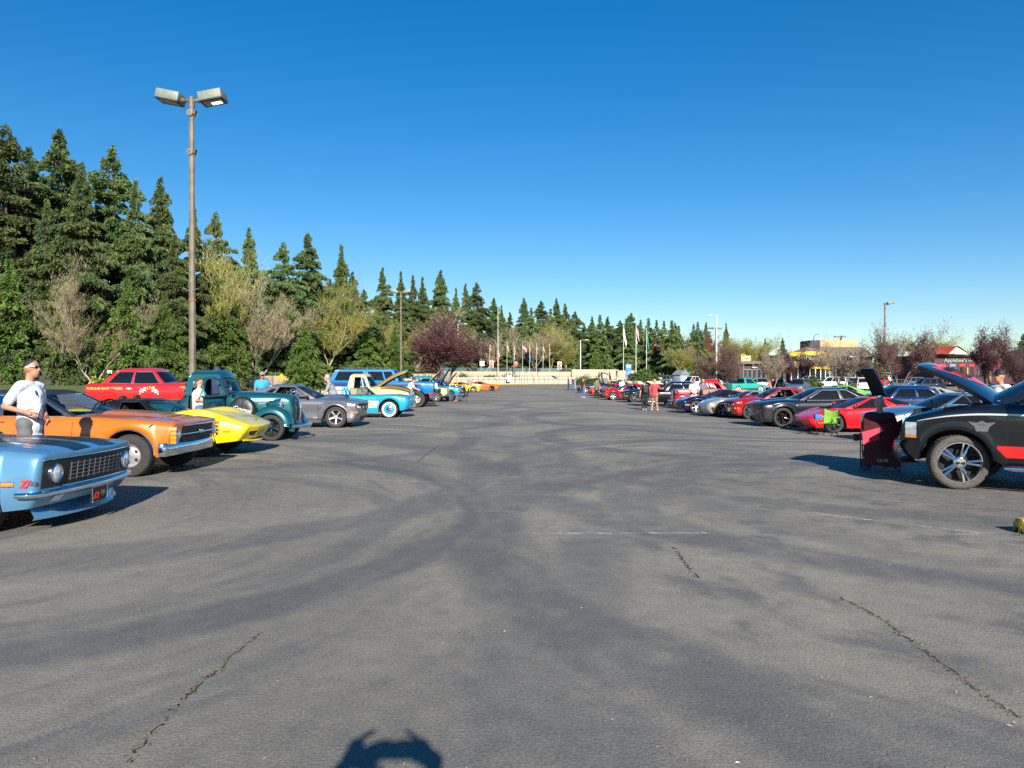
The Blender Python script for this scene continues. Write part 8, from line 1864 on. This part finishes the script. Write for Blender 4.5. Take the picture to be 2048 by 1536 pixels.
NYR, NYG, NYD, NYB = mat('red_nylon', (.33, .012, .03), .7, var=.2, bump=.4, bscale=20), mat('green_nylon', (.20, .42, .05), .7, var=.2, bump=.4, bscale=20), mat('maroon_nylon', (.085, .008, .016), .7, var=.2, bump=.4, bscale=16), mat('black_nylon2', (.014, .014, .018), .7, var=.2, bump=.4, bscale=20)
cc = camp_chair('maroon camp chair with a seated person in front of the black pickup', (6.36, 12.95), 70, NYD, True); cc.scale = (1.05, 1.0, 1.0)
person('grey-haired person seated in the maroon camp chair, seen from behind', (6.37, 13.0), 70, 1.74, DRED_T, JEAN, SKIN, HAIRG, SIT, vox=.016)
MB().grid([[(-.33 + .06 * (z - .1), y * (1 - .12 * (.4 - z)), z + .01 * math.sin(12 * y)) for y in lin(-.29, .29, 10)] for z in lin(.12, .40, 5)]).build('back_skirt', NYD, cc, ang=70)
t_ = MB(); t_.add([(-.40, .05, .78), (-.40, .32, .70), (-.41, .30, .48), (-.41, .06, .58)], [(0, 1, 2, 3)]); o = t_.build('red_cloth', mat('rag_red', (.55, .04, .07), .8), cc); text_obj('lettering', 'CLUB', .07, WPAINT, cc, frame((-.345, 0, .22), (0, -1, 0), y=(-.0, 0, 1)), .002)
camp_chair('empty red camp chair beside the red wedge car', (at(1716, 862).x, at(1716, 862).y), -150, NYR, True)
camp_chair('lime green camp chair with a blue pouch before the red wedge car', (at(1655, 872).x, at(1655, 872).y), -140, NYG, True).scale = (.88, .88, .92)
bc = MB(); bc.box((0, 0, .10), (.24, .18, .18), 0, .04); b_ = bc.build('cooler_bag', mat('blue_nylon', (.02, .14, .5), .6, bump=.3), None, (at(1640, 872).x - .12, at(1640, 872).y - .1, G(8, 22) + .30)); tag(b_, 'blue pouch on the armrest of the lime green chair', 'bag')
b_.location = (at(1655, 872).x - .30, at(1655, 872).y + .0, G(9, 22) + .47)
ch = at(927, 803); camp_chair('black camp chair with a reading man in the aisle', (ch.x, ch.y), 180, NYB)
person('man in black reading in a camp chair at the turquoise sedan', (ch.x - .02, ch.y), 180, 1.76, BLACK_T, JEAN, SKIN2, HAIRB, dict(SIT, head=(.03, 0, 1.16), lw=(.26, .06, .86), rw=(.28, -.06, .82)), vox=.02, shoe=mat('tan_shoe', (.35, .14, .06), .6))
# ---------------------------------------------------------------- the photographer, standing behind the camera
ph = person('photographer holding up a phone with both hands behind the camera', (-.03, -.52), 90, 1.78, NAVY_T, JEAN, SKIN, HAIRB, dict(le=(.18, .34, 1.27), re=(.18, -.36, 1.27), lw=(.40, .165, 1.56), rw=(.40, -.165, 1.56), head=(.0, 0, 1.60)), vox=.02, long=True, build=1.2)
for sg in (1, -1):
    hm = MB(); hand(hm, (sg * .185, -.115, 1.575), (-sg * .9, .5, .2), (0, 1, .3), 1.3, .5); gh = hm.build('gripping_hand', SKIN, ph); gh.matrix_parent_inverse = (Matrix.Translation(ph.location) @ Matrix.Rotation(ph.rotation_euler[2], 4, 'Z') @ Matrix.Scale(ph.scale[0], 4)).inverted()
q = MB(); q.box((0, -.055, 1.60), (.18, .009, .085), 0, .004); o = q.build('phone', GLOSSB, None); tag(o, 'phone held sideways at the camera position', 'phone')
MB().box((-.05, -.05, 1.61), (.02, .004, .02), 0, .001).build('lens', DGL, o)

bpy.data.scenes.remove(TMP)
